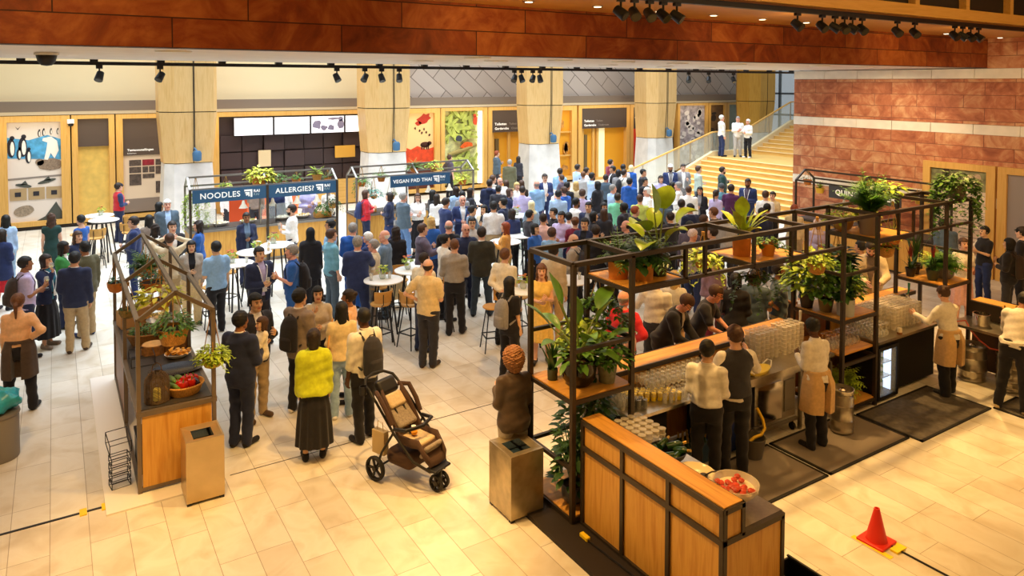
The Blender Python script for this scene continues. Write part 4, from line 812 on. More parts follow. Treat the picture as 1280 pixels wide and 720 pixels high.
# cables and tape
tag(MB().box(-3, 0.74, 9.035, 9.065, 0, 0.008).build('floor_cable', M_BLACK), 'flat black cable across the floor to the left food stall', 'cable')
for x, lab in ((0.19, 'yellow tape holding the flat cable, further from the stall'), (0.40, 'yellow tape holding the flat cable at the white platform')): tag(MB().box(x-0.035, x+0.035, 8.98, 9.12, 0.0, 0.011).build('tape_strip', M_YELLOW), lab, 'tape', 'yellow tape on the flat cable')
tag(MB().tube([(7.1, 4.02, 0.008), (7.12, 3.5, 0.008), (7.1, 2.0, 0.008)], 0.010, 6).build('power_cable', M_BLACK), 'black cable running from the traffic cone across the beige floor', 'cable')
for (x0, x1, y0, y1, lab) in ((6.90, 6.96, 3.92, 4.34, 'long yellow tape strip left of the traffic cone'), (7.17, 7.22, 3.93, 4.22, 'short yellow tape strip right of the traffic cone'), (7.03, 7.17, 3.92, 4.0, 'yellow tape over the cable before the traffic cone')): tag(MB().box(x0, x1, y0, y1, 0, 0.004 if 'over' not in lab else 0.022).build('tape_strip', M_YELLOW), lab, 'tape', 'yellow tape around the traffic cone')
t = thing('traffic_cone', 'red traffic cone standing on the beige floor before the bar', 'traffic cone', (7.06, 4.16, 0.0), 0.05)
MB().box(-0.14, 0.14, -0.14, 0.14, 0.0, 0.025).build('base', mat('cone_red', '#dd2f1e', 0.45), t, bevel=0.01); MB().lathe([(0.105, 0.025), (0.10, 0.04), (0.03, 0.33), (0.028, 0.345), (0.018, 0.345), (0.018, 0.30), (0, 0.3)], n=24).build('body', mat('cone_red', '#dd2f1e', 0.45), t, True)
tag(MB().box(1.70, 12, 8.985, 8.997, 0.0, 0.003).build('floor_joint', M_SEAM), kind='structure')
# ------------------------------------------------------------------ the long bar
FY, BY, TOP, LOW = 6.0, 6.8, 2.8, 2.42
BF = thing('plant_rack', 'long dark steel frame above the bar with plant shelves and open bays', 'shelving frame', (0, 0, 0)); pw = 0.05
for (x, y, z0, z1) in ((4.55, FY, 0, TOP), (4.55, BY, 0, TOP), (5.36, FY, 0.9, TOP), (5.36, BY, 0, TOP), (9.25, FY, 0, TOP), (9.25, BY, 0, TOP), (10.06, FY, 0, TOP), (10.06, BY, 0, TOP), (11.96, FY, 0.92, TOP), (11.96, BY, 0, TOP), (12.72, FY, 0, TOP), (12.72, BY, 0, TOP)):
    MB().bar((x, y, z0), (x, y, z1), pw).build('post', M_STEEL, BF)
for x in (6.18, 6.5, 7.37, 8.1, 8.42): MB().bar((x, FY, LOW), (x, FY, TOP), 0.04).build('short_post', M_STEEL, BF)
for x in (6.18, 7.37, 8.42, 11.0): MB().bar((x, BY, LOW), (x, BY, TOP), 0.04).build('short_post', M_STEEL, BF)
for x in (10.6, 11.0, 11.5): MB().bar((x, FY, LOW), (x, FY, TOP), 0.035).build('short_post', M_STEEL, BF)
for y in (FY, BY):
    MB().bar((4.55, y, TOP), (12.72, y, TOP), pw).build('top_rail', M_STEEL, BF)
    MB().bar((5.36, y, LOW), (9.25, y, LOW), 0.04).build('lower_rail', M_STEEL, BF); MB().bar((10.06, y, LOW), (11.96, y, LOW), 0.04).build('lower_rail', M_STEEL, BF)
for x in (4.55, 5.36, 7.37, 8.42, 9.25, 10.06, 11.96, 12.72): MB().bar((x, FY, TOP), (x, BY, TOP), pw).build('cross_rail', M_STEEL, BF)
for x in (6.18, 7.37, 8.42, 10.06, 11.0): MB().bar((x, FY, LOW), (x, BY, LOW), 0.04).build('cross_rail', M_STEEL, BF)
for (x0, y0, x1, y1, z) in ((4.55, FY, 5.36, FY, 1.88), (5.36, FY, 5.36, BY, 1.88), (4.55, BY, 5.36, BY, 1.88), (4.55, FY, 4.55, BY, 0.62), (4.55, BY, 5.36, BY, 0.62), (9.25, FY, 10.06, FY, 2.02), (9.25, BY, 10.06, BY, 2.02), (9.25, FY, 9.25, BY, 2.02), (9.25, FY, 10.06, FY, 0.74), (10.06, FY, 10.06, BY, 0.74), (11.96, FY, 12.72, FY, 2.42), (12.72, FY, 12.72, BY, 1.9)):
    MB().bar((x0, y0, z), (x1, y1, z), 0.04).build('brace_rail', M_STEEL, BF)
def shelf(x0, x1, z, y0=FY, y1=BY):
    s = MB().box(x0, x1, y0, y1, z, z+0.03).build('shelf', M_OAKX, BF)
    m = MB(); m.bar((x0, y0, z-0.005), (x1, y0, z-0.005), 0.045); m.bar((x0, y1, z-0.005), (x1, y1, z-0.005), 0.045); m.bar((x0, y0, z-0.005), (x0, y1, z-0.005), 0.045); m.bar((x1, y0, z-0.005), (x1, y1, z-0.005), 0.045); m.build('shelf_edge', M_STEEL, s)
shelf(4.55, 5.36, 1.34); shelf(5.36, 6.22, 2.40); shelf(7.37, 8.42, 2.40); shelf(9.25, 10.06, 1.36); shelf(10.06, 11.0, 2.40); shelf(11.96, 12.72, 1.44); shelf(4.55, 5.36, 0.08); shelf(9.25, 10.06, 0.10)
MB().box(9.3, 10.02, BY-0.02, BY, 0.15, 1.3).build('back_board', M_BROWN, BF)
MB().box(9.27, 10.04, FY+0.03, BY-0.03, 0.86, 0.89).build('lower_glass_shelf', M_OAKX, BF)
struct('bar_plinth_floor', MB().box(4.24, 4.62, 3.2, 6.86, 0.0, 0.05), mat('black_plinth', '#2a211b', 0.7))
# front counter limb
FC = thing('bar_counter', 'oak panelled end counter of the bar with dark steel edging', 'counter', (0, 0, 0))
YN, YE = 4.03, 5.95
m = MB()
for a, b in ((0.05, 0.85), (0.90, 1.15)):
    for i in range(3):
        y0 = YN+0.04+i*(YE-YN-0.04)/3; y1 = YN+(i+1)*(YE-YN-0.04)/3+0.0
        MB().box(4.64, 4.67, y0+0.02, y1+0.0, a, b).build('front_panel', M_OAK, FC)
m = MB()
for i in range(4): y = YN+0.02+i*(YE-YN-0.04)/3; m.box(4.615, 4.66, y-0.022, y+0.022, 0.05, 1.16)
for z in (0.055, 0.875, 1.14): m.box(4.613, 4.66, YN, YE, z-0.025, z+0.025)
m.box(4.84, 4.88, YN-0.01, YN+0.03, 0.88, 1.16); m.box(4.64, 4.88, YN-0.01, YN+0.03, 1.12, 1.165); m.box(4.62, 5.40, YN-0.01, YN+0.035, 0.855, 0.905); m.box(5.36, 5.40, YN-0.01, YN+0.03, 0.0, 0.88); m.box(4.62, 4.66, YN-0.01, YN+0.03, 0, 1.16); m.box(4.62, 5.40, YN-0.01, YN+0.03, 0.0, 0.05); m.box(4.86, 4.885, YN, YE, 1.12, 1.165)
m.build('steel_edging', M_STEEL, FC)
MB().box(4.64, 4.865, YN+0.01, YE, 1.155, 1.175).build('top_plank', M_OAKY, FC)
MB().box(4.67, 4.86, YN+0.005, YN+0.025, 0.90, 1.12).build('end_panel', M_OAK, FC); MB().box(4.66, 5.36, YN+0.005, YN+0.025, 0.05, 0.86).build('end_panel', M_OAK, FC)
MB().box(4.845, 4.865, YN+0.03, YE, 0.9, 1.15).build('back_board', M_OAK, FC)
MB().box(4.86, 5.42, YN+0.03, YE+0.05, 0.865, 0.90).build('worktop', M_INOX, FC)
MB().box(5.0, 5.36, YN+0.06, YE, 0.05, 0.86).build('cupboard_body', mat('dark_cupboard_side', '#3a2f27', 0.6), FC)
# customer side and worktops
def bar_run(name, label, x0, x1, n):
    t = thing(name, label, 'counter', (0, 0, 0))
    MB().box(x0, x1, 6.70, 7.0, 1.12, 1.16).build('top_plank', M_OAKX, t); m = MB(); m.box(x0, x1, 6.685, 6.70, 1.105, 1.165); m.box(x0, x1, 7.0, 7.015, 1.105, 1.165)
    for i in range(n+1): x = x0+(x1-x0)*i/n; m.box(x-0.02, x+0.02, 6.80, 6.92, 0, 1.12)
    m.build('steel_edging', M_STEEL, t)
    for i in range(n): a = x0+(x1-x0)*i/n; b = x0+(x1-x0)*(i+1)/n; MB().box(a+0.02, b-0.02, 6.82, 6.90, 0.04, 1.12).build('front_panel', M_OAK, t)
    return t
bar_run('bar_counter', 'long oak bar top where guests lean, left of the plant shelf bay', 5.44, 9.18, 4)
bar_run('bar_counter', 'short oak bar top behind the stacked glasses, right of the plant shelf bay', 10.14, 12.38, 2)
t = thing('work_counter', 'stainless worktop behind the bar holding wine glasses and cups', 'counter', (0, 0, 0))
MB().box(5.45, 9.2, 6.08, 6.78, 0.87, 0.91).build('worktop', M_INOX, t)
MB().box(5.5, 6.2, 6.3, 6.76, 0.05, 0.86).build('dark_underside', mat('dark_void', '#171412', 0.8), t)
MB().box(7.02, 7.42, 6.14, 6.76, 0.04, 0.86).build('blue_cupboard', mat('deep_blue_panel', '#1e2f6a', 0.5), t)
m = MB()
for x in (5.47, 7.46, 8.5, 9.16): m.box(x-0.02, x+0.02, 6.1, 6.14, 0, 0.87); m.box(x-0.02, x+0.02, 6.7, 6.74, 0, 0.87)
m.box(7.44, 9.18, 6.1, 6.13, 0.80, 0.87); m.build('leg_frame', M_INOX, t)
t = thing('work_counter', 'stainless worktop above the lit fridge holding stacked glasses', 'counter', (0, 0, 0))
MB().box(10.10, 11.90, 5.97, 6.68, 0.88, 0.92).build('worktop', M_INOX, t)
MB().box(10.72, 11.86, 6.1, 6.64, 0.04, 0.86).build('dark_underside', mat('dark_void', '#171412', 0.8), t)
t = thing('bar_counter', 'right limb of the bar with stainless worktop above two kegs', 'counter', (0, 0, 0))
MB().box(12.0, 12.62, 3.7, 5.95, 0.86, 0.90).build('worktop', M_INOX, t); MB().box(12.66, 12.94, 3.7, 5.93, 1.12, 1.16).build('top_plank', M_OAKY, t); MB().box(12.70, 12.80, 3.7, 5.93, 0.04, 1.12).build('front_panel', mat('dark_brown_board', '#5a4028', 0.7), t)
m = MB()
for y in (3.75, 5.9): m.box(12.02, 12.06, y-0.02, y+0.02, 0, 0.86)
m.box(12.60, 12.64, 3.7, 5.93, 0.88, 1.16); m.build('steel_edging', M_STEEL, t)
# mats
for (x0, x1, y0, y1, mm, lab) in ((5.46, 7.75, 5.17, 6.06, M_MATT, 'grey entrance mat behind the bar under the two bartenders'), (7.79, 9.5, 5.17, 6.06, M_MATT, 'grey entrance mat behind the bar under the bartender in an apron beside the keg'), (9.53, 11.37, 5.02, 5.95, M_MATD, 'dark rubber mat in front of the lit fridge'), (11.41, 12.1, 4.45, 5.02, M_MATD, 'small dark mat at the right limb of the bar')):
    t = thing('floor_mat', lab, 'mat', (0, 0, 0)); MB().box(x0+0.03, x1-0.03, y0+0.03, y1-0.03, 0.0, 0.014).build('pile', mm, t); m = MB(); m.box(x0, x1, y0, y0+0.035, 0, 0.017); m.box(x0, x1, y1-0.035, y1, 0, 0.017); m.box(x0, x0+0.035, y0, y1, 0, 0.017); m.box(x1-0.035, x1, y0, y1, 0, 0.017); m.build('rubber_border', M_RUBBER, t)
# kegs
def keg(loc, label, r=0.15, h=0.58):
    t = thing('beer_keg', label, 'keg', loc)
    MB().lathe([(r*0.9, 0), (r, 0.015), (r, 0.05), (r*0.94, 0.07), (r*0.97, 0.10), (r*0.97, h*0.27), (r*1.03, h*0.30), (r*0.97, h*0.33), (r*0.97, h*0.62), (r*1.03, h*0.65), (r*0.97, h*0.68), (r*0.97, h*0.84), (r*0.9, h*0.88), (r, h*0.92), (r, h), (r*0.95, h), (r*0.9, h*0.88), (r*0.5, h*0.86), (0, h*0.87)], n=28).build('shell', M_INOX, t, True)
    MB().lathe([(0.05, 0), (0.05, 0.06), (0.03, 0.08), (0.0, 0.08)], (0, 0, h*0.86), 12).build('valve', M_CHROME, t, True)
keg((8.90, 5.76, 0.02), 'slim steel beer keg beside the bartender in an apron and the fern shelf'); keg((12.28, 5.72, 0.0), 'steel beer keg under the right limb, the one nearer the corner', 0.2, 0.56); keg((12.36, 5.2, 0.0), 'steel beer keg under the right limb, behind the leaning bartender', 0.2, 0.56)
tag(MB().tube([(11.98, 5.86, 0.93), (12.1, 5.75, 0.96), (12.02, 5.62, 0.84), (12.06, 5.52, 0.72), (12.12, 5.4, 0.62), (12.22, 5.28, 0.60), (12.36, 5.2, 0.62)], 0.012, 8).build('beer_hose', mat('red_hose', '#c2553f', 0.4), None, True), 'thin red hose looping down from the right worktop to the kegs', 'hose')
# fridge
t = thing('bar_fridge', 'black glass fronted fridge glowing blue white under the worktop', 'fridge', (10.14, 6.03, 0.03))
m = MB(); m.box(0, .03, 0, .55, 0, .82); m.box(.49, .52, 0, .55, 0, .82); m.box(.03, .49, .52, .55, 0, .82); m.box(.03, .49, 0, .52, 0, .04); m.box(.03, .49, 0, .52, .76, .82); m.build('cabinet', M_BLACK, t)
MB().box(.03, .49, .50, .52, .04, .76).box(.03, .04, .06, .5, .04, .76).box(.48, .49, .06, .5, .04, .76).build('light_panel', mat('fridge_light', '#cfe2ff', 0.4, emit=4), t)
m = MB()
for z in (.26, .48): m.box(.03, .49, .05, .50, z, z+.012)
m.build('shelf', M_INOX, t)
d = MB(); d.box(0, .045, -.04, 0, 0, .78); d.box(.475, .52, -.04, 0, 0, .78); d.box(.045, .475, -.04, 0, 0, .05); d.box(.045, .475, -.04, 0, .73, .78); d = d.build('door', M_BLACK, t); MB().box(.045, .475, -.025, -.015, .05, .73).build('door_glass', M_GLASSP, d)
bt = thing('drinks_bottle', 'bottle standing on a shelf inside the lit fridge', 'bottle', (10.24, 6.2, 0.075), group='bottles in the lit fridge')
MB().lathe([(0.028, 0), (0.03, 0.1), (0.028, 0.12), (0.011, 0.16), (0.011, 0.195), (0, 0.195)], n=12).build('glass_body', mat('green_bottle', '#3e8a4e', 0.1, spec=0.8), bt, True); MB().lathe([(0.0305, 0.03), (0.0305, 0.09)], n=12).build('paper_label', M_WHITE, bt); MB().lathe([(0.013, 0.185), (0.013, 0.2), (0, 0.2)], n=10).build('cap', M_CHROME, bt)
for z in (0.075, 0.307, 0.527):
    for k in range(5):
        if z == 0.075 and k == 0: continue
        dup(bt, loc=(10.24+k*0.08, 6.2+0.05*(k % 2), z))
# ice machine, bucket, hose
t = thing('ice_machine', 'stainless under counter machine on a low wheeled stand', 'machine', (7.62, 6.12, 0.0))
MB().box(0, .82, 0.03, .55, .2, .78).build('cabinet', M_INOX, t, bevel=0.006); MB().box(.04, .52, 0.015, .03, .24, .74).build('door', M_CHROME, t); MB().box(.58, .78, .015, .03, .3, .72).build('control_panel', mat('machine_panel', '#8d8575', 0.4, 0.5), t)
for y in (0, .52): MB().box(-.02, .84, y, y+.03, .14, .18).build('stand_rail', M_INOX, t)
for x in (0.04, .78):
    for y in (.04, .5): MB().tube([(x-.015, y, .05), (x+.015, y, .05)], .05, 12).bar((x, y, .05), (x, y, .14), .02).build('caster', M_RUBBER, t)
t = thing('bucket', 'grey rubber bucket on the mat beside the yellow hose', 'bucket', (7.35, 5.95, 0.015)); MB().lathe([(0.11, 0), (0.15, 0.24), (0.16, 0.25), (0.145, 0.25), (0.1, 0.02), (0, 0.02)], n=24).build('body', mat('grey_bucket', '#6a655d', 0.6), t, True); MB().tube([(0.15*math.cos(a), -0.02, 0.24+0.14*math.sin(a)) for a in [PI*k/10 for k in range(11)]], 0.005, 6).build('handle', M_BLACK, t)
tag(MB().tube([(7.52, 6.04, 0.55), (7.56, 5.98, 0.42), (7.55, 5.94, 0.32), (7.47, 5.93, 0.26), (7.36, 5.94, 0.255), (7.28, 5.95, 0.22)], 0.02, 10).build('water_hose', mat('yellow_hose', '#e6b91c', 0.45), None, True), 'thick yellow hose hanging from the worktop into the grey bucket', 'hose')
# glassware
M_GW = mat('glassware', '#f2f0e6', 0.05, alpha=0.30, spec=0.9); M_CUP = mat('clear_plastic_cup', '#efe6d4', 0.15, alpha=0.38, spec=0.6)
wg = thing('wine_glass', 'empty wine glass in the rows on the stainless worktop by the oak bar top', 'wine glass', (6.02, 6.64, 0.911), group='wine glasses in rows on the worktop')
MB().lathe([(0.0, 0.0), (0.033, 0.002), (0.004, 0.008), (0.004, 0.085), (0.02, 0.10), (0.038, 0.135), (0.036, 0.17), (0.030, 0.19)], n=14).build('glass_body', M_GW, wg, True)
for i in range(13):
    for j in range(4):
        if i or j: dup(wg, loc=(6.02+i*0.088, 6.64-j*0.09, 0.911))
jg = thing('juice_glass', 'tumbler of orange juice in the yellow rows on the worktop', 'glass', (5.72, 6.52, 0.911), group='tumblers of orange juice')
MB().lathe([(0.026, 0), (0.031, 0.11), (0.028, 0.11), (0.024, 0.006), (0, 0.006)], n=12).build('glass_body', M_GW, jg, True); MB().lathe([(0.0265, 0.004), (0.030, 0.095), (0, 0.095)], n=12).build('juice', mat('orange_juice', '#f6d80c', 0.3), jg, True)
for i in range(9):
    for j in range(3):
        if i or j: dup(jg, loc=(5.66+i*0.07+j*0.02, 6.58-j*0.07-i*0.035, 0.911))
cg = thing('cola_glass', 'tumbler of dark cola beside the orange juice', 'glass', (5.62, 6.34, 0.911), group='tumblers of cola'); MB().lathe([(0.026, 0), (0.031, 0.11), (0.028, 0.11), (0.024, 0.006), (0, 0.006)], n=12).build('glass_body', M_GW, cg, True); MB().lathe([(0.024, 0.007), (0.028, 0.10), (0, 0.10)], n=12).build('cola', mat('cola', '#1c100a', 0.2), cg, True)
for k in range(1, 6): dup(cg, loc=(5.62+0.07*(k % 3), 6.34-0.07*(k//3)-0.03*(k % 3), 0.911))
tg = thing('tumbler', 'empty clear tumbler standing on the worktop near the plant tower', 'glass', (5.5, 6.3, 0.911), group='empty tumblers on the worktop'); MB().lathe([(0.026, 0), (0.031, 0.11), (0.029, 0.11), (0.024, 0.006), (0, 0.006)], n=12).build('glass_body', M_GW, tg, True)
for i in range(7):
    for j in range(4):
        if (i or j): dup(tg, loc=(5.96+i*0.085, 6.16+j*0.035+0.015*(i % 2)+0.0, 0.911)) if j < 1 else dup(tg, loc=(5.50+0.0+i*0.035, 6.74-j*0.12-i*0.012, 0.911))
def cup_stack(name, label, group, h, r=0.04):
    t = thing(name, label, 'cups', (0, 0, 0), group=group); prof = []; z = 0.0
    while z < h: prof += [(r*0.86, z), (r, z+0.045), (r*1.04, z+0.047), (r*1.04, z+0.052), (r*0.88, z+0.054)]; z += 0.055
    MB().lathe(prof, n=12).build('cup_column', M_CUP, t, True); return t
cs = cup_stack('cup_stack', 'tall stack of clear cups in the block beside the beer tap', 'stacks of clear cups beside the beer tap', 0.36); first = True
for i in range(11):
    for j in range(3):
        p = (8.02+i*0.092, 6.62-j*0.092, 0.911)
        if i == 5: continue
        if first: cs.location = p; first = False
        else: dup(cs, loc=p)
cs2 = cup_stack('cup_stack', 'stack of clear glasses in the big block above the lit fridge', 'stacks of glasses above the lit fridge', 0.33); first = True
for i in range(12):
    for j in range(6):
        if i < 3 and j > 3: continue
        p = (10.55+i*0.09, 6.60-j*0.085, 0.921)
        if first: cs2.location = p; first = False
        else: dup(cs2, loc=p)
cs3 = cup_stack('cup_stack', 'stack of ribbed glasses behind the top plank of the end counter', 'stacks of ribbed glasses on the end counter', 0.2, 0.042); first = True
for i in range(4):
    for j in range(5):
        p = (5.0+i*0.092, 5.80-j*0.092, 0.901)
        if first: cs3.location = p; first = False
        else: dup(cs3, loc=p)
wg2 = thing('wine_glass', 'upturned wine glass in the rows left of the big block of glasses', 'wine glass', (10.16, 6.1, 0.921), group='upturned glasses above the fridge'); MB().lathe([(0.030, 0.0), (0.036, 0.02), (0.038, 0.055), (0.02, 0.09), (0.004, 0.105), (0.004, 0.18), (0.033, 0.187), (0, 0.19)], n=12).build('glass_body', M_GW, wg2, True)
for i in range(5):
    for j in range(6):
        if i or j: dup(wg2, loc=(10.16+i*0.085, 6.1+j*0.085, 0.921))
wg3 = thing('wine_glass', 'upturned wine glass on the glass shelf of the plant shelf bay', 'wine glass', (9.34, 6.2, 0.892), group='glasses in the plant shelf bay'); MB().lathe([(0.030, 0.0), (0.036, 0.02), (0.038, 0.055), (0.02, 0.09), (0.004, 0.105), (0.004, 0.18), (0.033, 0.187), (0, 0.19)], n=12).build('glass_body', M_GW, wg3, True)
for i in range(8):
    for j in range(3):
        if i or j: dup(wg3, loc=(9.34+i*0.085, 6.2+j*0.085, 0.892))
# beer taps, bottles, buckets, punch bowls
for (x, y, z, lab, hc) in ((9.02, 6.55, 0.91, 'chrome beer tap between the clear cups and the plant bay', '#d9d5cb'), (11.75, 6.5, 0.92, 'chrome beer tap with a green handle beside the stacked glasses', '#2f7a4a')):
    t = thing('beer_tap', lab, 'beer tap', (x, y, z)); MB().lathe([(0.05, 0), (0.05, 0.02), (0.028, 0.04), (0.028, 0.30), (0.035, 0.33), (0, 0.34)], n=16).build('column', M_CHROME, t, True); MB().tube([(0, 0, 0.29), (-0.05, -0.07, 0.30), (-0.07, -0.12, 0.24)], 0.013, 8).build('spout', M_CHROME, t, True); MB().tube([(0, -0.02, 0.33), (0.0, -0.04, 0.40), (0.0, -0.04, 0.52)], [0.009, 0.016, 0.02], 8).build('handle', mat('tap_handle'+hc, hc, 0.4), t, True)
def bottle(loc, label, glass, group=None, lab_=True, h=0.30, tilt=(0, 0)):
    t = thing('wine_bottle', label, 'bottle', loc, group=group); t.rotation_euler = (tilt[0], tilt[1], 0); MB().lathe([(0.0, 0.0), (0.036, 0.0), (0.038, 0.02), (0.038, h*0.58), (0.03, h*0.68), (0.014, h*0.76), (0.013, h), (0, h)], n=14).build('glass_body', glass, t, True)
    if lab_: MB().lathe([(0.0388, h*0.18), (0.0388, h*0.48)], n=14).build('paper_label', M_WHITE, t, True)
    MB().lathe([(0.0145, h*0.82), (0.0145, h*1.01), (0, h*1.01)], n=10).build('foil', mat('gold_foil', '#c9a046', 0.35, 0.6), t, True); return t
M_BG = mat('dark_green_glass', '#22401f', 0.08, spec=0.8); M_BC = mat('pale_green_glass', '#8fae5a', 0.08, spec=0.8, alpha=0.8)
for k, (x, y, g, lb) in enumerate(((7.42, 6.42, M_BC, 'pale white wine bottle left of the clear cups'), (7.52, 6.34, M_BG, 'dark wine bottle beside the yellow tray'), (7.44, 6.24, M_BG, 'dark wine bottle nearest the man in the black waistcoat'), (7.60, 6.48, M_BC, 'second pale wine bottle, closer to the clear cups'))): bottle((x, y, 0.911), lb, g)
t = thing('serving_tray', 'yellow oval tray with white handles on the stainless worktop', 'tray', (7.74, 6.2, 0.911), 0.15); MB().lathe([(0, 0.01), (0.17, 0.01), (0.22, 0.05), (0.23, 0.05), (0.18, 0.0), (0, 0.0)], n=26, sy=0.5).build('tray_body', mat('tray_yellow', '#e9cf55', 0.4), t, True)
for s in (-1, 1): MB().tube([(s*0.20, -0.06, 0.045), (s*0.27, -0.03, 0.10), (s*0.27, 0.03, 0.10), (s*0.20, 0.06, 0.045)], 0.009, 6).build('handle', M_WHITE, t, True)
t = thing('wine_glass', 'single empty wine glass before the yellow tray', 'wine glass', (7.6, 6.12, 0.911)); MB().lathe([(0.0, 0.0), (0.036, 0.002), (0.004, 0.008), (0.004, 0.09), (0.02, 0.105), (0.042, 0.145), (0.040, 0.19), (0.034, 0.21)], n=16).build('glass_body', M_GW, t, True)
t = thing('candle_jar', 'small pale candle jar at the front edge above the fridge', 'candle', (10.72, 6.02, 0.921)); MB().lathe([(0.035, 0), (0.035, 0.09), (0, 0.09)], n=14).build('jar', mat('cream_wax', '#f0e3c6', 0.4), t, True); MB().lathe([(0.037, 0.0), (0.037, 0.03), (0, 0.03)], n=14).build('base', mat('cork', '#8a5c36', 0.8), t, True)
def champagne(loc, label, n, seed, r=0.16, grp='', m_=M_CHROME):
    t = thing('ice_bucket', label, 'ice bucket', loc); MB().lathe([(0.0, 0.0), (r*0.6, 0.0), (r*0.9, 0.10), (r, 0.2), (r*1.05, 0.2), (r*0.92, 0.19), (r*0.55, 0.02), (0, 0.02)], n=24).build('bucket_body', m_, t, True)
    m = MB(); rr = random.Random(seed)
    for k in range(60):
        a = rr.uniform(0, 2*PI); q = r*0.8*math.sqrt(rr.random()); s = 0.018; c = (q*math.cos(a), q*math.sin(a), 0.16+0.03*rr.random()); m.cbox(c, (s, s, s))
    m.build('ice', M_GW, t)['kind'] = 'stuff'
    for k in range(n):
        a = 2*PI*k/n+0.3; q = r*0.5; bottle((loc[0]+q*math.cos(a), loc[1]+q*math.sin(a), loc[2]+0.09), grp, M_BC, grp, True, 0.29, (-0.25*math.sin(a), 0.25*math.cos(a)))
champagne((12.32, 5.15, 0.902), 'polished ice bowl of white wine bottles on the right limb of the bar', 6, 4, 0.19, 'white wine bottle in the polished ice bowl')
champagne((12.3, 4.6, 0.902), 'second ice bowl half hidden by the leaning bartender', 3, 5, 0.17, 'wine bottle in the bowl beside the leaning bartender')
t = thing('steel_pot', 'round polished steel pot with a wire handle on the right limb', 'pot', (12.28, 5.6, 0.902)); MB().lathe([(0, 0), (0.11, 0), (0.12, 0.02), (0.12, 0.17), (0.125, 0.18), (0.11, 0.18), (0.11, 0.02), (0, 0.02)], n=24).build('body', M_CHROME, t, True); MB().tube([(0.125*math.cos(a), 0, 0.15-0.08*math.sin(a)) for a in [PI*k/10 for k in range(11)]], 0.005, 6).build('handle', M_CHROME, t, True)
bowl('black bowl full of dark green bottles and ice behind the end counter', (5.16, 5.22, 0.901), 0.19, 0.12, M_BLACK)
b0 = None
for k in range(7):
    a = k*0.9; p = (5.16+0.10*math.cos(a), 5.22+0.10*math.sin(a), 0.98+0.012*(k % 3))
    if b0 is None: b0 = bottle(p, 'dark green bottle lying in the black bowl', M_BG, 'bottles in the black bowl', False, 0.2, (1.2, 0.3))
    else: x = dup(b0, loc=p); x.rotation_euler = (1.2+0.1*k, 0.3*k, k*0.9)
bowl('wide white enamel bowl on the end counter', (5.14, 4.84, 0.901), 0.19, 0.07, mat('cream_enamel', '#e9d6a8', 0.25))
t = thing('ladle', 'metal ladle resting in the white enamel bowl', 'ladle', (5.2, 4.72, 0.95)); MB().tube([(0, 0.05, 0.0), (0.02, -0.02, 0.06), (0.06, -0.10, 0.09)], 0.008, 6).build('handle', M_STEEL, t, True); MB().lathe([(0, -0.03), (0.03, -0.02), (0.04, 0.0)], (0, 0.06, 0.0), 12).build('cup', M_STEEL, t, True)
t = thing('punch_bowl', 'glass punch bowl with red fruit on the near end of the counter', 'bowl', (5.15, 4.36, 0.901)); t.scale = (1, 1, .78); MB().lathe([(0.09, 0.0), (0.085, 0.01), (0.03, 0.03), (0.03, 0.06), (0.14, 0.10), (0.20, 0.18), (0.21, 0.25), (0.20, 0.25), (0.13, 0.12), (0, 0.09)], n=28).build('glass_body', mat('bowl_glass', '#f1e4cc', 0.04, alpha=0.45, spec=0.9), t, True)
MB().lathe([(0.0, 0.10), (0.12, 0.125), (0.175, 0.19), (0, 0.19)], n=24).build('punch', mat('cream_punch', '#f0d9b4', 0.3), t, True)
m = MB(); rr = random.Random(6)
for k in range(24):
    a = rr.uniform(0, 6.28); q = 0.16*math.sqrt(rr.random()); m.lathe([(0, -.02), (0.026, -0.01), (0.03, 0.008), (0.015, 0.025), (0, 0.027)], (q*math.cos(a), q*math.sin(a), 0.205+0.02*rr.random()), 9)
m.build('fruit', mat('red_orange_fruit', '#c9421a', 0.35, noise=0.3, nscale=20), t, True)['kind'] = 'stuff'
t = thing('tumbler', 'single clear tumbler beside the punch bowl on the end counter', 'glass', (5.33, 4.62, 0.901)); MB().lathe([(0.028, 0), (0.034, 0.12), (0.031, 0.12), (0.026, 0.006), (0, 0.006)], n=14).build('glass_body', M_GW, t, True)
t = thing('storage_crate', 'black crate on the floor at the near right corner of the end counter', 'crate', (5.56, 4.0, 0.0)); m = MB().box(-.14, .14, -.2, .2, 0, .02)
for a in ((-.14, -.125, -.2, .2), (.125, .14, -.2, .2), (-.125, .125, -.2, -.185), (-.125, .125, .185, .2)): m.box(*a, 0.02, .3)
m.build('crate_body', M_BLACK, t); m = MB()
for z in (0.08, 0.15, 0.22): m.box(-.147, .147, -.207, -.2, z, z+0.02); m.box(-.147, -.14, -.2, .2, z, z+.02)
m.box(-.15, .15, -.21, .21, .28, .3); t2 = MB(); t2.box(-.15, -.13, -.21, .21, .3, .315); t2.box(.13, .15, -.21, .21, .3, .315); t2.build('rim', mat('crate_rim', '#2d2a28', 0.5), t)
t = thing('bottle_crate', 'dark crate of green bottles under the worktop behind the bartenders', 'crate', (6.62, 6.3, 0.02)); m = MB().box(-.2, .2, -.14, .14, 0, .02)
for a in ((-.2, -.185, -.14, .14), (.185, .2, -.14, .14), (-.185, .185, -.14, -.125), (-.185, .185, .125, .14)): m.box(*a, .02, .22)
m.build('crate_body', mat('blue_grey_crate', '#3d5866', 0.5), t); MB().box(-.205, .205, -.145, .145, .2, .225).build('rim', mat('blue_grey_crate', '#3d5866', 0.5), t)
b0 = None
for i in range(5):
    for j in range(3):
        p = (6.62-0.15+i*0.075, 6.3-0.085+j*0.08, 0.06)
        if b0 is None: b0 = bottle(p, 'green bottle standing in the blue grey crate', M_BG, 'bottles in the blue grey crate', False)
        else: dup(b0, loc=p)
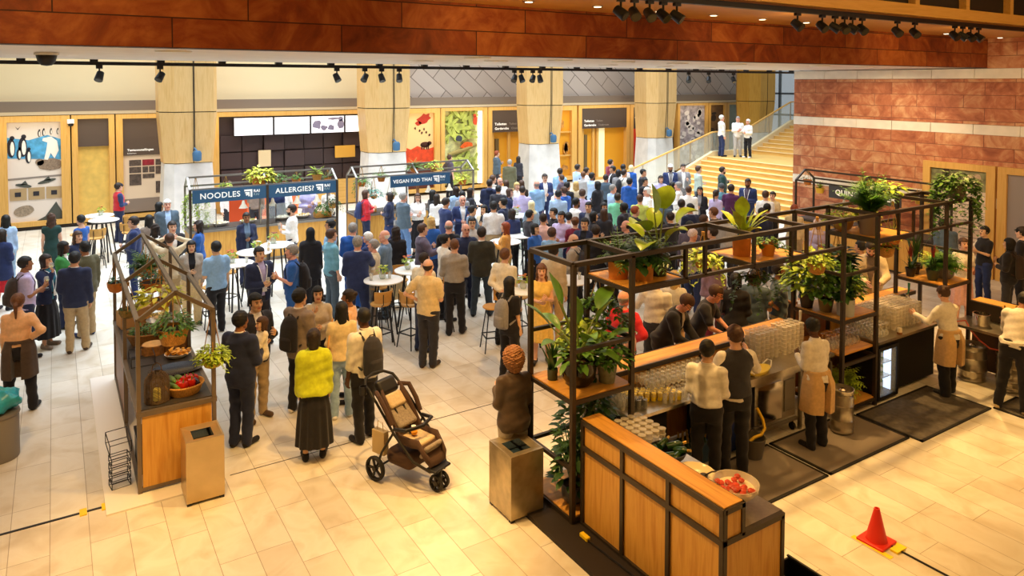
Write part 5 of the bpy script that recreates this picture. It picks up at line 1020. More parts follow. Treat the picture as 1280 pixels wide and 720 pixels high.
# plants on the bar frame
S1, S2, S3 = 1.372, 2.432, 1.392
M_GLZ = mat('black_glaze', '#17130f', 0.12); M_GGL = mat('grey_green_glaze', '#8d9482', 0.25, noise=0.2, nscale=20); M_DGP = mat('dark_green_pot', '#3d4530', 0.35); M_GREYP = mat('grey_pot', '#8d8b86', 0.6); M_MAUVE = mat('mauve_grey_pot', '#8d7a70', 0.6); M_DARKP = mat('dark_pot', '#2e2620', 0.4); M_BLUEP = mat('slate_pot', '#4b5364', 0.4); M_PALEP = mat('pale_grey_pot', '#aeb2b2', 0.5)
plant('large paddle leaved plant in a glossy black pot on the low tower shelf', (4.86, 6.3, S1), 'round', 0.20, 0.30, M_GLZ, (('paddle', ((160, 40, 0.50, 0.42, 0.15, 0.35), (200, 55, 0.40, 0.42, 0.16, 0.5), (120, 20, 0.62, 0.34, 0.15, 0.3), (250, 38, 0.34, 0.40, 0.17, 0.8), (300, 25, 0.5, 0.34, 0.17, 0.5), (20, 42, 0.62, 0.40, 0.22, 0.6), (340, 60, 0.40, 0.36, 0.16, 0.6), (60, 30, 0.40, 0.34, 0.15, 0.5), (180, 22, 0.75, 0.36, 0.14, 0.1), (220, 14, 0.45, 0.34, 0.15, 0.5), (100, 50, 0.4, 0.34, 0.15, 0.6), (280, 62, 0.28, 0.32, 0.15, 0.7)),), ('bush', 24, 0.2, 0.2, 0.14)), mat('paddle_leaf', '#5c8a32', 0.35, noise=0.3, nscale=6), 41)
plant('small leafy plant in a slim pot beside the glossy black pot', (4.68, 6.55, S1), 'cyl', 0.06, 0.12, M_DGP, (('spike', 22, 0.36, 0.06, 0.4, 0.25),), M_LEAFD, 42)
plant('round leaved bushy plant in a grey green glazed pot on the low tower shelf', (5.16, 6.18, S1), 'cone', 0.12, 0.24, M_GGL, (('bush', 130, 0.24, 0.24, 0.10, 0.05), ('stem', 6, 0.3)), M_LEAF, 43)
plant('dense green bush at the back of the low tower shelf', (5.16, 6.62, S1), 'cone', 0.11, 0.18, M_DARKP, (('bush', 150, 0.26, 0.34, 0.12, 0.08), ('fern', 10, 0.4)), M_LEAFL, 44)
plant('fern in a wide terracotta pot at the left of the high tower shelf', (5.52, 6.42, S2), 'cyl', 0.12, 0.20, M_TERRA, (('fern', 22, 0.44), ('spike', 20, 0.4, 0.025, 0.9, 0.4)), M_LEAF, 45)
plant('feathery fern in a second terracotta pot on the high tower shelf', (5.72, 6.22, S2), 'cyl', 0.125, 0.22, mat('light_terracotta', '#cf8d3c', 0.7, noise=0.12, nscale=12), (('fern', 26, 0.50), ('bush', 50, 0.25, 0.2, 0.12)), M_LEAFD, 46)
plant('tall paddle plant in a dark green pot on the high shelf', (6.0, 6.26, S2), 'cone', 0.13, 0.25, M_DGP, (('paddle', ((150, 6, 0.52, 0.34, 0.32, 0.1), (20, 14, 0.56, 0.30, 0.30, 0.8), (330, 30, 0.45, 0.30, 0.28, 0.9), (190, 35, 0.40, 0.34, 0.28, 0.9), (210, 60, 0.38, 0.36, 0.26, 0.7), (60, 30, 0.35, 0.3, 0.2, 0.6), (100, 50, 0.3, 0.3, 0.18, 0.5), (280, 30, 0.24, 0.34, 0.2, 0.9))), ), mat('bright_paddle_leaf', '#8fae2c', 0.35, noise=0.35, nscale=5), 47)
plant('low flowering bush in a dark pot at the right end of the high tower shelf', (6.12, 6.62, S2), 'bowl', 0.12, 0.14, M_DARKP, (('bush', 120, 0.22, 0.2, 0.08, 0.02), ('trail', 12, 0.5)), M_LEAF, 48)
plant('trailing plant hanging below the high tower shelf', (5.45, 6.7, 1.95), 'bowl', 0.11, 0.13, M_DARKP, (('trail', 26, 0.8, 0.07), ('bush', 40, 0.16, 0.14, 0.08)), M_LEAF, 49, hang=0.42)
plant('broad leaved plant in a tall terracotta pot on the middle shelf', (7.62, 6.4, S2), 'cyl', 0.12, 0.24, M_TERRA, (('paddle', ((40, 6, 0.30, 0.26, 0.2, 0.1), (200, 30, 0.2, 0.3, 0.12, 0.4), (320, 35, 0.22, 0.3, 0.12, 0.4), (90, 40, 0.2, 0.3, 0.12, 0.5), (260, 50, 0.15, 0.28, 0.12, 0.5))), ('spike', 22, 0.5, 0.07, 0.6, 0.45)), M_LEAFL, 50)
plant('small trailing plant in an orange pot on the middle frame shelf', (7.92, 6.22, S2), 'cone', 0.10, 0.16, mat('orange_pot', '#d98f2e', 0.6), (('bush', 30, 0.12, 0.1, 0.08), ('trail', 9, 0.5)), M_LEAF, 51)
plant('drooping light green plant hanging from the frame left of the middle shelf', (6.95, 6.45, 2.32), 'bowl', 0.10, 0.12, M_TERRA, (('trail', 18, 0.5, 0.06), ('bush', 40, 0.2, 0.16, 0.09)), M_LEAFL, 52, hang=0.46)
plant('thin trailing plant hanging below the middle frame shelf', (7.7, 6.25, 2.05), 'bowl', 0.10, 0.12, M_DARKP, (('trail', 14, 0.6, 0.06), ('bush', 20, 0.14, 0.12, 0.08)), M_LEAFD, 53, hang=0.33)
plant('rope hung basket of lime fern in front of the shelf bay', (9.0, 6.25, 2.02), 'bowl', 0.13, 0.18, M_WICKER, (('bush', 120, 0.2, 0.2, 0.07), ('fern', 8, 0.3)), M_LEAFL, 54, hang=0.78)
plant('tall leafy shrub in a dark pot at the back left of the low bay shelf', (9.36, 6.65, S3), 'cone', 0.11, 0.2, M_DARKP, (('bush', 170, 0.3, 0.48, 0.13, 0.16), ('stem', 6, 0.5)), M_LEAFL, 55)
plant('leafy shrub in a bronze pot in the middle of the low bay shelf', (9.42, 6.38, S3), 'cone', 0.11, 0.19, mat('bronze_pot', '#7a6230', 0.5), (('bush', 190, 0.3, 0.42, 0.13, 0.14), ('stem', 6, 0.4)), M_LEAF, 56)
plant('dark broad leaved plant in a pale grey pot on the low bay shelf', (9.5, 6.12, S3), 'cyl', 0.125, 0.24, M_PALEP, (('spike', 22, 0.55, 0.12, 0.45, 0.3), ('bush', 40, 0.2, 0.35, 0.14, 0.1)), M_LEAFD, 57)
plant('light green plant in a rusty brown pot at the right of the low bay shelf', (9.82, 6.32, S3), 'cone', 0.10, 0.2, mat('rust_pot', '#6f3a20', 0.5, noise=0.3, nscale=12), (('bush', 90, 0.2, 0.26, 0.10, 0.06), ('spike', 12, 0.5, 0.05, 0.6, 0.4)), M_LEAFL, 58)
plant('bright fern in a pot on the bottom shelf of the plant bay', (9.62, 6.22, 0.132), 'cone', 0.12, 0.2, M_DARKP, (('fern', 26, 0.40), ('bush', 60, 0.2, 0.2, 0.07)), M_LEAFL, 59)
plant('lush palm in a mauve grey pot on the right high shelf', (10.32, 6.28, S2), 'cyl', 0.15, 0.32, M_MAUVE, (('fern', 60, 0.60), ('fern', 24, 0.70)), mat('palm_leaf', '#5f9a34', 0.4, noise=0.3, nscale=9), 61, spread=0.62)
plant('leafy plant in a wide tan bowl on the right high shelf', (10.22, 6.66, S2), 'bowl', 0.16, 0.2, mat('tan_pot', '#b98a4a', 0.6), (('bush', 60, 0.26, 0.2, 0.10), ('fern', 10, 0.35)), M_LEAFL, 62)
plant('yellow flowering plant behind the palm on the right high shelf', (10.72, 6.62, S2), 'cone', 0.11, 0.16, M_DARKP, (('bush', 60, 0.2, 0.22, 0.10),), M_LEAFY, 63)
plant('ivy in a wicker basket hanging below the right high shelf', (10.78, 6.3, 2.02), 'bowl', 0.13, 0.17, M_WICKER, (('bush', 30, 0.16, 0.1, 0.08),), M_LEAFL, 64, hang=0.36)
plant('large leafed vine hanging beside the rightmost high shelf', (10.15, 6.7, 1.85), 'bowl', 0.10, 0.13, M_DARKP, (('bush', 46, 0.22, 0.24, 0.17), ('trail', 8, 0.6, 0.12)), M_LEAFD, 65, hang=0.55)
plant('ivy with long trailing vines in a mauve pot on top of the frame', (12.42, 6.1, TOP+0.026), 'cone', 0.17, 0.24, M_MAUVE, (('trail', 60, 1.1, 0.075), ('bush', 140, 0.32, 0.22, 0.09)), M_LEAF, 66)
plant('dry grass plant hanging in the right part of the frame', (11.3, 6.5, 2.1), 'bowl', 0.12, 0.14, M_TERRA, (('spike', 40, 0.35, 0.02, 1.1, 0.6), ('bush', 20, 0.14, 0.1, 0.07)), M_LEAFY, 67, hang=0.68)
plant('yellow leaved plant on the top rear rail at the right', (11.6, 6.72, TOP+0.026), 'bowl', 0.11, 0.12, M_DARKP, (('bush', 34, 0.22, 0.14, 0.13),), M_LEAFL, 68)
plant('red flowering bromeliad in a small dark pot, left of its twin on the right shelf', (12.08, 6.62, S3+0.08), 'cone', 0.085, 0.14, M_DARKP, (('spike', 16, 0.28, 0.035, 0.9, 0.5), ('flower', 1, 0.22)), M_LEAFD, 69)
plant('bromeliad in a dark green pot, right of its twin on the right shelf', (12.16, 6.3, S3+0.08), 'cone', 0.10, 0.17, M_DGP, (('spike', 18, 0.3, 0.04, 0.8, 0.4), ('flower', 1, 0.24)), M_LEAFD, 70)
plant('dense fern in a round grey pot on the right shelf', (12.44, 6.26, S3+0.08), 'round', 0.15, 0.2, M_GREYP, (('fern', 60, 0.40), ('bush', 70, 0.24, 0.24, 0.06)), mat('palm_leaf', '#5f9a34', 0.4, noise=0.3, nscale=9), 71)
plant('bright small fern at the right end of the right shelf', (12.6, 6.52, S3+0.08), 'cone', 0.11, 0.15, M_DGP, (('fern', 30, 0.34),), M_LEAFL, 72)
plant('tall dark spiky plant at the back of the right shelf', (12.3, 6.68, S3+0.08), 'cone', 0.10, 0.18, M_DARKP, (('spike', 20, 0.62, 0.06, 0.35, 0.25),), M_LEAFD, 73)
plant('leafy plant in a slate pot on the bottom shelf of the plant tower', (4.74, 6.24, 0.112), 'round', 0.13, 0.2, M_BLUEP, (('spike', 26, 0.75, 0.03, 0.5, 0.25), ('bush', 50, 0.2, 0.4, 0.12, 0.1)), M_LEAFD, 74)
plant('tall climbing plant with dark leaves inside the plant tower', (5.08, 6.32, 0.112), 'cone', 0.14, 0.24, M_GREYP, (('bush', 170, 0.24, 0.9, 0.11, 0.25), ('stem', 9, 0.95)), M_LEAFD, 75)
plant('bush with pale leaf backs behind the end counter in the plant tower', (5.12, 6.62, 0.112), 'cone', 0.13, 0.22, M_DARKP, (('bush', 120, 0.26, 0.7, 0.12, 0.2), ('stem', 5, 0.7)), M_LEAF, 76)
t = thing('cable_plug', 'yellow cable connector on the black plinth before the end counter', 'connector', (4.5, 5.72, 0.052)); MB().cbox((0, 0, 0.02), (0.05, 0.12, 0.04)).build('plug_body', M_YELLOW, t, bevel=0.006); MB().tube([(0.0, -0.06, 0.015), (0.02, -0.4, 0.01), (0.05, -0.9, 0.01), (0.06, -1.6, 0.01)], 0.011, 6).build('cable', M_BLACK, t)

# ------------------------------------------------------------------ high tables, stools, flowers
M_SEAT = mat('tan_plywood', '#c9974e', 0.45, noise=0.1, nscale=9)
def high_table(x, y, label, r=0.36):
    t = thing('high_table', label, 'table', (x, y, 0), rnd.uniform(0, 1.5), 'round white high tables')
    MB().lathe([(0, 1.06), (r-0.02, 1.06), (r, 1.068), (r, 1.085), (r-0.01, 1.09), (0, 1.09)], n=36).build('table_top', M_TABLE, t, True)
    for k in range(4):
        a = PI/4+k*PI/2; MB().bar((0.15*math.cos(a), 0.15*math.sin(a), 1.06), (0.30*math.cos(a), 0.30*math.sin(a), 0.0), 0.028).build('leg', M_BLACK, t)
    m = MB(); m.bar((-.26, 0, 1.045), (.26, 0, 1.045), 0.03); m.bar((0, -.26, 1.045), (0, .26, 1.045), 0.03); m.build('top_frame', M_BLACK, t)
    return t
def stool(x, y, rz, label):
    t = thing('bar_stool', label, 'bar stool', (x, y, 0), rz, 'tan bar stools at the high tables')
    MB().lathe([(0, 0.745), (0.17, 0.745), (0.185, 0.76), (0.18, 0.775), (0.10, 0.768), (0, 0.765)], n=24, sy=0.95).build('seat', M_SEAT, t, True)
    m = MB(); n = 12; vs = []
    for z, q in ((0.82, 0.185), (0.90, 0.20), (0.98, 0.205), (1.02, 0.20)):
        for th in (0.0, 0.014):
            for k in range(n+1): a = R(200)+R(140)*k/n; w_ = 1.0 if 0.8 < z < 1.0 else 1.0; vs.append(((q+th)*math.cos(a), (q+th)*math.sin(a), z))
    N = n+1; fs = []
    for i in range(3):
        for k in range(n):
            a = 2*i*N+k; b = 2*(i+1)*N+k; fs += [(a, b, b+1, a+1), (a+N, a+N+1, b+N+1, b+N)]
    for k in range(n): fs += [(k, k+1, k+1+N, k+N), (6*N+k, 6*N+k+N, 6*N+k+N+1, 6*N+k+1)]
    for i in range(3): fs += [(2*i*N, 2*i*N+N, 2*(i+1)*N+N, 2*(i+1)*N), (2*i*N+n, 2*(i+1)*N+n, 2*(i+1)*N+N+n, 2*i*N+N+n)]
    m.add(vs, fs); m.build('backrest', M_SEAT, t, True)
    m = MB()
    for sx in (-0.09, 0.09): m.tube([(sx, -0.12, 0.745), (sx*1.1, -0.20, 0.80), (sx*1.1, -0.20, 0.98)], 0.009, 6)
    m.build('back_support', M_BLACK, t)
    for k in range(4):
        a = PI/4+k*PI/2; MB().tube([(0.12*math.cos(a), 0.12*math.sin(a), 0.745), (0.25*math.cos(a), 0.25*math.sin(a), 0.0)], 0.011, 8).build('leg', M_BLACK, t)
    m = MB(); q = 0.215
    for k in range(4):
        a, b = PI/4+k*PI/2, PI/4+(k+1)*PI/2; m.bar((q*math.cos(a), q*math.sin(a), 0.26), (q*math.cos(b), q*math.sin(b), 0.26), 0.018)
    m.build('foot_ring', M_BLACK, t); return t
T = {}
for k, x, y, lab in (('a', 5.05, 12.4, 'round white high table with a glass vase beside the man in the navy suit'), ('b', 5.80, 12.75, 'round white high table with orange flowers behind the men in cream tops'), ('c', 3.0, 15.1, 'round white high table behind the man in the light blue shirt'), ('d', 3.55, 15.9, 'middle one of three white tables before the noodle stall'),
                     ('e', 4.15, 16.35, 'white high table beside the bearded man in the white shirt'), ('f', 0.98, 22.5, 'round white high table behind another one, by the glowing niche'), ('g', 1.05, 21.7, 'round white high table nearer than its neighbour before the niche'), ('h', 8.63, 13.94, 'round white high table behind the woman with long red hair'),
                     ('i', 9.3, 14.35, 'white high table edge left of the man in the pink shirt'), ('j', 10.62, 16.57, 'white high table with orange flowers by the guest in the cream headscarf'), ('k', 6.92, 10.5, 'square looking white table behind the woman in the yellow dress'), ('l', 7.98, 10.56, 'white high table below the man with grey backpack straps'), ('m', 13.9, 14.6, 'white high table behind the potted plant of the middle shelf')):
    T[k] = high_table(x, y, lab); T[k].scale = (1, 1, 1)
for x, y, rz, lab in ((4.85, 12.05, 0.3, 'bar stool half under the white table of the man in the navy suit'), (5.3, 11.75, -1.2, 'bar stool with tan back before the man with his hand on his hip'), (5.75, 13.3, 2.9, 'bar stool behind the white table with orange flowers'), (6.15, 12.2, 1.4, 'bar stool behind the man in the taupe shirt'), (3.35, 14.55, 0.2, 'bar stool left of the man in the dark suit with a lanyard'),
                      (4.35, 15.45, -0.5, 'bar stool behind the man in the blue polo shirt'), (3.0, 15.75, 2.2, 'bar stool behind the leftmost of the three white tables'), (2.5, 14.75, 1.6, 'bar stool behind the woman in the grey jacket'), (0.85, 20.95, 0.1, 'bar stool with its tan back to us before the niche tables'), (0.45, 21.7, 1.4, 'bar stool left of the niche tables'), (1.6, 21.3, -1.1, 'bar stool right of the niche tables'), (1.75, 22.4, -1.6, 'bar stool by the man in the red vest'),
                      (8.0, 14.2, 1.5, 'bar stool left of the table with the red haired woman'), (9.15, 13.3, -0.3, 'bar stool with tan back right of the red haired woman'), (8.2, 15.0, 2.6, 'bar stool below the man in the white shirt with dark hair'), (10.3, 15.4, 0.3, 'bar stool that the guest in the cream headscarf sits on'), (9.85, 14.6, -0.8, 'bar stool between the pink shirt and the blue top'), (7.15, 11.1, 3.0, 'bar stool behind the woman in the yellow dress'), (6.45, 10.85, 1.3, 'bar stool left of the woman in the yellow dress'), (5.2, 13.05, 2.9, 'bar stool behind the table with the glass vase')):
    stool(x, y, rz, lab)
def vase(x, y, label, fc, seed, z=1.09):
    t = thing('flower_vase', label, 'flowers', (x, y, z)); MB().lathe([(0.0, 0.0), (0.045, 0.0), (0.065, 0.04), (0.06, 0.10), (0.05, 0.13)], n=16).build('glass_body', mat('vase_glass', '#c9d2bf', 0.05, alpha=0.5, spec=0.8), t, True)
    m = MB(); rr = random.Random(seed); fol_bush(m, 26, 0.09, 0.09, rr, 0.14, 0.06); m.build('foliage', M_LEAFL, t, True); m = MB()
    for k in range(8):
        a = rr.uniform(0, 6.28); q = rr.uniform(0.02, 0.09); c = Vector((q*math.cos(a), q*math.sin(a), 0.19+rr.uniform(0, 0.07)))
        for j in range(9): leaf(m, c, sph(j*0.7, 1.0), 0.035, 0.022, 0.2, 2)
    m.build('blossom', mat('blossom_'+fc, fc, 0.6), t, True)
vase(5.05, 12.45, 'glass vase of lime blossoms on the table of the man in the navy suit', '#d7d94a', 1); vase(5.72, 12.82, 'vase of orange and yellow flowers behind the men in cream tops', '#e0742a', 2); vase(2.95, 15.15, 'vase of red and white flowers on the leftmost of the three white tables', '#d23b3b', 3); vase(4.1, 16.5, 'vase of dark red blossoms by the bearded man in white', '#7d1f2c', 4); vase(1.02, 22.45, 'vase of orange dried flowers by the man in the red vest', '#c9622e', 5)
vase(10.62, 16.57, 'vase of orange flowers by the guest in the cream headscarf', '#e0742a', 6); vase(3.6, 15.85, 'vase with pale blossoms on the middle white table', '#e9dccb', 7); vase(6.9, 10.55, 'small vase of orange blossoms left of the woman in the yellow dress', '#e58b3a', 8)
def tglass(x, y, label, wine=None, z=1.09):
    t = thing('drinking_glass', label, 'glass', (x, y, z)); MB().lathe([(0.03, 0), (0.034, 0.13), (0.031, 0.13), (0.026, 0.006), (0, 0.006)], n=12).build('glass_body', M_GW, t, True)
    MB().lathe([(0.025, 0.008), (0.029, 0.06), (0, 0.06)], n=12).build('drink', mat(wine or 'water', {'beer': '#d9a93a', 'water': '#dfe6e2'}[wine or 'water'], 0.2, alpha=0.6), t, True)
tglass(4.83, 12.45, 'clear tumbler on the table by the arm of the man in the navy suit'); tglass(5.17, 12.4, 'candle glass right of the lime blossoms'); tglass(3.82, 15.8, 'tall beer glass on the middle white table', 'beer'); tglass(3.2, 15.0, 'tumbler on the leftmost of the three white tables'); tglass(3.95, 16.3, 'wine filled glass by the bearded man in white', 'beer'); tglass(8.45, 13.85, 'tumbler in front of the red haired woman'); tglass(8.1, 10.5, 'tumbler on the table below the grey backpack straps')
# goods on the noodle and pad thai counters
for x, lab, fm in ((3.6, 'tray of pale noodles at the left of the noodle counter', '#efe0b0'), (4.3, 'white bowl of salad beside the noodle tray', '#b9b24a'), (5.2, 'tray of rice in the middle of the allergies counter', '#f2ecd8'), (5.75, 'dish of sliced vegetables on the allergies counter', '#d9b866')): bowl(lab, (x, 19.9, CT), 0.22, 0.08, M_WHITE, mat('food_'+fm, fm, 0.6, noise=0.2, nscale=40), 70, int(x*10), 0.05, 0.7)
for x in (3.45, 4.95, 5.35): 
    t = thing('sneeze_guard', 'glass sneeze guard on the noodle and allergies counter', 'glass screen', (x, 19.62, CT), group='sneeze guards on the noodle and allergies counter'); MB().box(-.4, .0, 0, .008, .12, .5).build('glass_panel', M_GLASSP, t); MB().bar((-.4, 0, 0), (-.4, 0, .5), .02).bar((0, 0, 0), (0, 0, .5), .02).build('upright', M_INOX, t)
t = thing('planter_box', 'wooden planter of herbs at the right end of the allergies counter', 'planter', (6.25, 19.75, CT)); MB().box(-.22, .22, -.12, .12, 0, .14).build('box_body', M_OAKX, t); m = MB(); fol_bush(m, 90, 0.2, 0.26, random.Random(3), 0.12, 0.09); m.build('foliage', M_LEAF, t, True)
t = thing('planter_box', 'tray of orange and green garnish at the left of the pad thai counter', 'planter', (7.55, 19.8, CT)); MB().box(-.25, .25, -.15, .15, 0, .08).build('box_body', M_OAKX, t); m = MB(); fol_bush(m, 60, 0.22, 0.12, random.Random(5), 0.08, 0.08); m.build('foliage', mat('orange_garnish', '#d9803a', 0.6, noise=0.3, nscale=10), t, True)
for x, lab in ((8.6, 'steel pan on the pad thai counter beside the brown post'), (9.8, 'steel pan on the pad thai counter near the right end')): bowl(lab, (x, 19.9, CT), 0.22, 0.1, M_INOX, mat('food_#d9b866', '#d9b866', 0.6, noise=0.2, nscale=40), 60, int(x*10), 0.05, 0.7)
MB_ = MB
# red folded screens and orange chairs behind the noodle stall
t = thing('standing_banner', 'orange red standing banner behind the noodle stall', 'banner', (4.35, 21.4, 0)); MB().box(-.24, .24, -.01, .01, .25, 1.55).build('banner_sheet', mat('orange_red_cloth', '#dd5426', 0.7), t); MB().box(-.28, .28, -.12, .12, 0, .25).build('base', M_OAK, t)
for x, lab in ((5.0, 'orange high backed seat behind the noodles side of the stall'), (5.6, 'orange high backed seat behind the middle post'), (6.3, 'wide orange seat behind the allergies sign')):
    t = thing('lounge_seat', lab, 'seat', (x, 23.4, 0)); MB().box(-.36, .36, -.3, .3, .18, .45).build('seat', mat('orange_seat', '#dd7a4c', 0.7), t, bevel=0.04); MB().box(-.36, .36, .2, .34, .4, 1.15).build('backrest', mat('orange_seat', '#dd7a4c', 0.7), t, bevel=0.04)
    for sx in (-.3, .3):
        for sy in (-.24, .28): MB().bar((sx, sy, 0), (sx, sy, .2), .04).build('leg', M_STEEL, t)

# ------------------------------------------------------------------ stroller
ST = thing('stroller', 'dark three wheeled stroller with beige seat parked on the warm floor', 'stroller', (3.52, 7.80, 0), R(22))   # local -y is the front
M_SF = mat('black_frame_metal', '#2c2926', 0.35, 0.5); M_SB = mat('brown_fabric', '#4b362b', 0.9); M_BEI = mat('beige_padding', '#c9b391', 0.9, noise=0.15, nscale=30); M_GRF = mat('grey_stripe_padding', '#8d8173', 0.9, noise=0.25, nscale=40)
def wheel(c, r, w_, name='wheel'):
    m = MB(); n = 24; vs = []
    for k in range(n):
        a = 2*PI*k/n
        for q, x in ((r-0.028, -w_/2), (r-0.006, -w_/2), (r, 0), (r-0.006, w_/2), (r-0.028, w_/2)): vs.append((c[0]+x, c[1]+q*math.cos(a), c[2]+q*math.sin(a)))
    m.add(vs, [(k*5+j, k*5+(j+1) % 5, ((k+1) % n)*5+(j+1) % 5, ((k+1) % n)*5+j) for k in range(n) for j in range(5)]); wv = m.build(name, M_RUBBER, ST, True)
    m = MB(); m.tube([(c[0]-w_/2, c[1], c[2]), (c[0]+w_/2, c[1], c[2])], 0.03, 12)
    for k in range(5): a = 2*PI*k/5; m.bar(c, (c[0], c[1]+(r-0.03)*math.cos(a), c[2]+(r-0.03)*math.sin(a)), 0.022)
    m.build('hub', M_SF, wv)
wheel((-0.30, 0.30, 0.145), 0.145, 0.05); wheel((0.30, 0.30, 0.145), 0.145, 0.05); wheel((-0.055, -0.44, 0.10), 0.10, 0.035, 'front_wheel'); wheel((0.055, -0.44, 0.10), 0.10, 0.035, 'front_wheel')
m = MB()
for s in (-1, 1):
    m.tube([(s*0.23, 0.46, 1.0), (s*0.24, 0.30, 0.86), (s*0.25, 0.05, 0.62), (s*0.23, -0.25, 0.36), (s*0.14, -0.42, 0.26), (s*0.05, -0.47, 0.24)], 0.016, 8); m.tube([(s*0.25, 0.05, 0.62), (s*0.27, 0.22, 0.35), (s*0.28, 0.30, 0.145)], 0.015, 8)
m.tube([(-0.28, 0.30, 0.145), (0.28, 0.30, 0.145)], 0.013, 8); m.tube([(0, -0.46, 0.25), (0, -0.45, 0.10)], 0.02, 8); m.tube([(-0.06, -0.44, 0.10), (0.06, -0.44, 0.10)], 0.01, 6); m.build('chassis', M_SF, ST, True)
MB().tube([(-0.23, 0.46, 1.0), (-0.23, 0.54, 1.05), (-0.15, 0.62, 1.09), (0, 0.65, 1.10), (0.15, 0.62, 1.09), (0.23, 0.54, 1.05), (0.23, 0.46, 1.0)], 0.018, 10).build('handlebar', M_RUBBER, ST, True)
MB().lathe([(0.035, 0), (0.04, 0.10), (0.045, 0.10), (0.045, 0.0), (0, 0)], (-0.30, 0.50, 0.98), 14).build('cup_holder', M_BLACK, ST, True)
m = MB(); vs = []; prof = [(0.34, 0.92, 0.17), (0.22, 0.78, 0.19), (0.10, 0.60, 0.20), (0.02, 0.48, 0.20), (-0.14, 0.47, 0.19), (-0.26, 0.48, 0.18), (-0.36, 0.36, 0.17), (-0.42, 0.30, 0.15)]
for y, z, hw in prof: vs += [(-hw, y, z+0.10), (-hw*0.9, y, z+0.0), (0, y, z-0.015), (hw*0.9, y, z), (hw, y, z+0.10)]
m.add(vs, [(i*5+j, i*5+j+1, (i+1)*5+j+1, (i+1)*5+j) for i in range(len(prof)-1) for j in range(4)]); so = m.build('seat_shell', M_SB, ST, True); md = so.modifiers.new('thickness', 'SOLIDIFY'); md.thickness = 0.03
def pad(name, c, d, mm, rot=0.0):
    o = MB().cbox((0, 0, 0), d).build(name, mm, ST, True); o.location = c; o.rotation_euler = (rot, 0, 0); b = o.modifiers.new('bevel', 'BEVEL'); b.width = min(d)*0.45; b.segments = 4; return o
pad('back_padding', (0, 0.18, 0.74), (0.30, 0.06, 0.36), M_GRF, R(-50)); pad('seat_padding', (0, -0.10, 0.505), (0.30, 0.32, 0.06), M_BEI, 0.05); pad('head_padding', (0, 0.27, 0.87), (0.26, 0.07, 0.18), M_BEI, R(-45)); pad('leg_padding', (0, -0.31, 0.44), (0.28, 0.05, 0.18), M_GRF, R(35)); pad('foot_rest', (0, -0.43, 0.27), (0.28, 0.14, 0.03), M_BLACK, 0.1)
MB().tube([(-0.24, 0.05, 0.66), (-0.22, -0.12, 0.68), (0, -0.19, 0.68), (0.22, -0.12, 0.68), (0.24, 0.05, 0.66)], 0.022, 10).build('bumper_bar', M_BLACK, ST, True)
pad('folded_canopy', (0, 0.42, 1.0), (0.30, 0.10, 0.20), M_BLACK, R(-38))
m = MB()
for s in (-1, 1): m.tube([(s*0.18, 0.40, 0.98), (s*0.25, 0.28, 0.98), (s*0.25, 0.16, 0.84), (s*0.24, 0.08, 0.70)], 0.03, 8)
m.build('canopy_side', M_SB, ST, True); pad('basket', (0, 0.05, 0.27), (0.40, 0.42, 0.20), M_SB)
m = MB()
for s in (-1, 1): m.tube([(s*0.07, 0.20, 0.80), (s*0.06, 0.04, 0.58), (0, -0.06, 0.545)], 0.014, 6)
m.build('harness', M_BLACK, ST, True)
t = thing('plush_toy', 'small orange and white soft toy on the stroller seat', 'toy', (3.52-0.0, 7.72, 0.55), R(20)); MB().lathe([(0, 0), (0.035, 0.01), (0.04, 0.04), (0.02, 0.07), (0, 0.07)], n=14).build('body', mat('plush_orange', '#e59a2a', 0.9), t, True); MB().lathe([(0, 0.0), (0.028, 0.012), (0.028, 0.04), (0, 0.052)], (0, 0.01, 0.065), 14).build('head', M_WHITE, t, True)
t = thing('shopping_bag', 'beige paper bag hanging at the left rear of the stroller', 'bag', (3.28, 8.18, 0.20), R(22)); MB().box(-.04, .04, -.1, .1, 0, .28).build('bag_body', mat('beige_paper', '#d9bf8c', 0.8), t); MB().tube([(0, -.05, .28), (0, -.04, .38), (0, .04, .38), (0, .05, .28)], 0.005, 6).build('handle', mat('beige_paper', '#d9bf8c', 0.8), t)
# frames and posters on the sandstone wall
t = thing('exhibition_poster', 'framed poster of monkeys above a pale text sheet on the sandstone wall', 'poster', (0, 0, 0))
m = MB()
for (a, b, c, d) in ((8.40, 8.60, 0.0, 2.72), (9.92, 10.10, 0.0, 2.72), (8.60, 9.92, 2.56, 2.72)): m.box(XW-0.10, XW+0.02, a, b, c, d)
m.build('frame', M_FRAME, t); MB().box(XW-0.03, XW-0.01, 8.60, 9.92, 0.2, 2.56).build('print', mat('pale_pink_sheet', '#dcc7b4', 0.6), t); MB().box(XW-0.04, XW-0.03, 8.60, 9.92, 2.06, 2.56).build('photo_strip', mat('monkey_photo', '#7d7a55', 0.6, noise=0.45, nscale=7), t)
m = MB()
for (y, z, ry, rz_, s) in ((8.95, 2.27, 0.13, 0.19, 3), (8.82, 2.40, 0.09, 0.09, 5)): m.prism(blob(y, z, ry, rz_, 14, 0.2, s), XW-0.046, XW-0.04, 'yz')
m.build('monkey_figure', mat('monkey_fur', '#b79c80', 0.7, noise=0.3, nscale=20), t); MB().prism(blob(9.55, 2.4, 0.09, 0.2, 12, 0.2, 2), XW-0.046, XW-0.04, 'yz').build('monkey_figure', mat('monkey_dark_fur', '#4a3b30', 0.7), t)
m = MB()
for k in range(14): z = 1.9-k*0.1; m.box(XW-0.034, XW-0.03, 8.75 if k % 3 else 9.0, 9.2 if k % 4 else 9.6, z, z+0.03)
m.build('text_line', mat('grey_print', '#a5958a', 0.6), t)['kind'] = 'stuff'
t = thing('exhibition_poster', 'oak framed grey panel with a bright picture at the right edge of the sandstone wall', 'poster', (0, 0, 0)); m = MB()
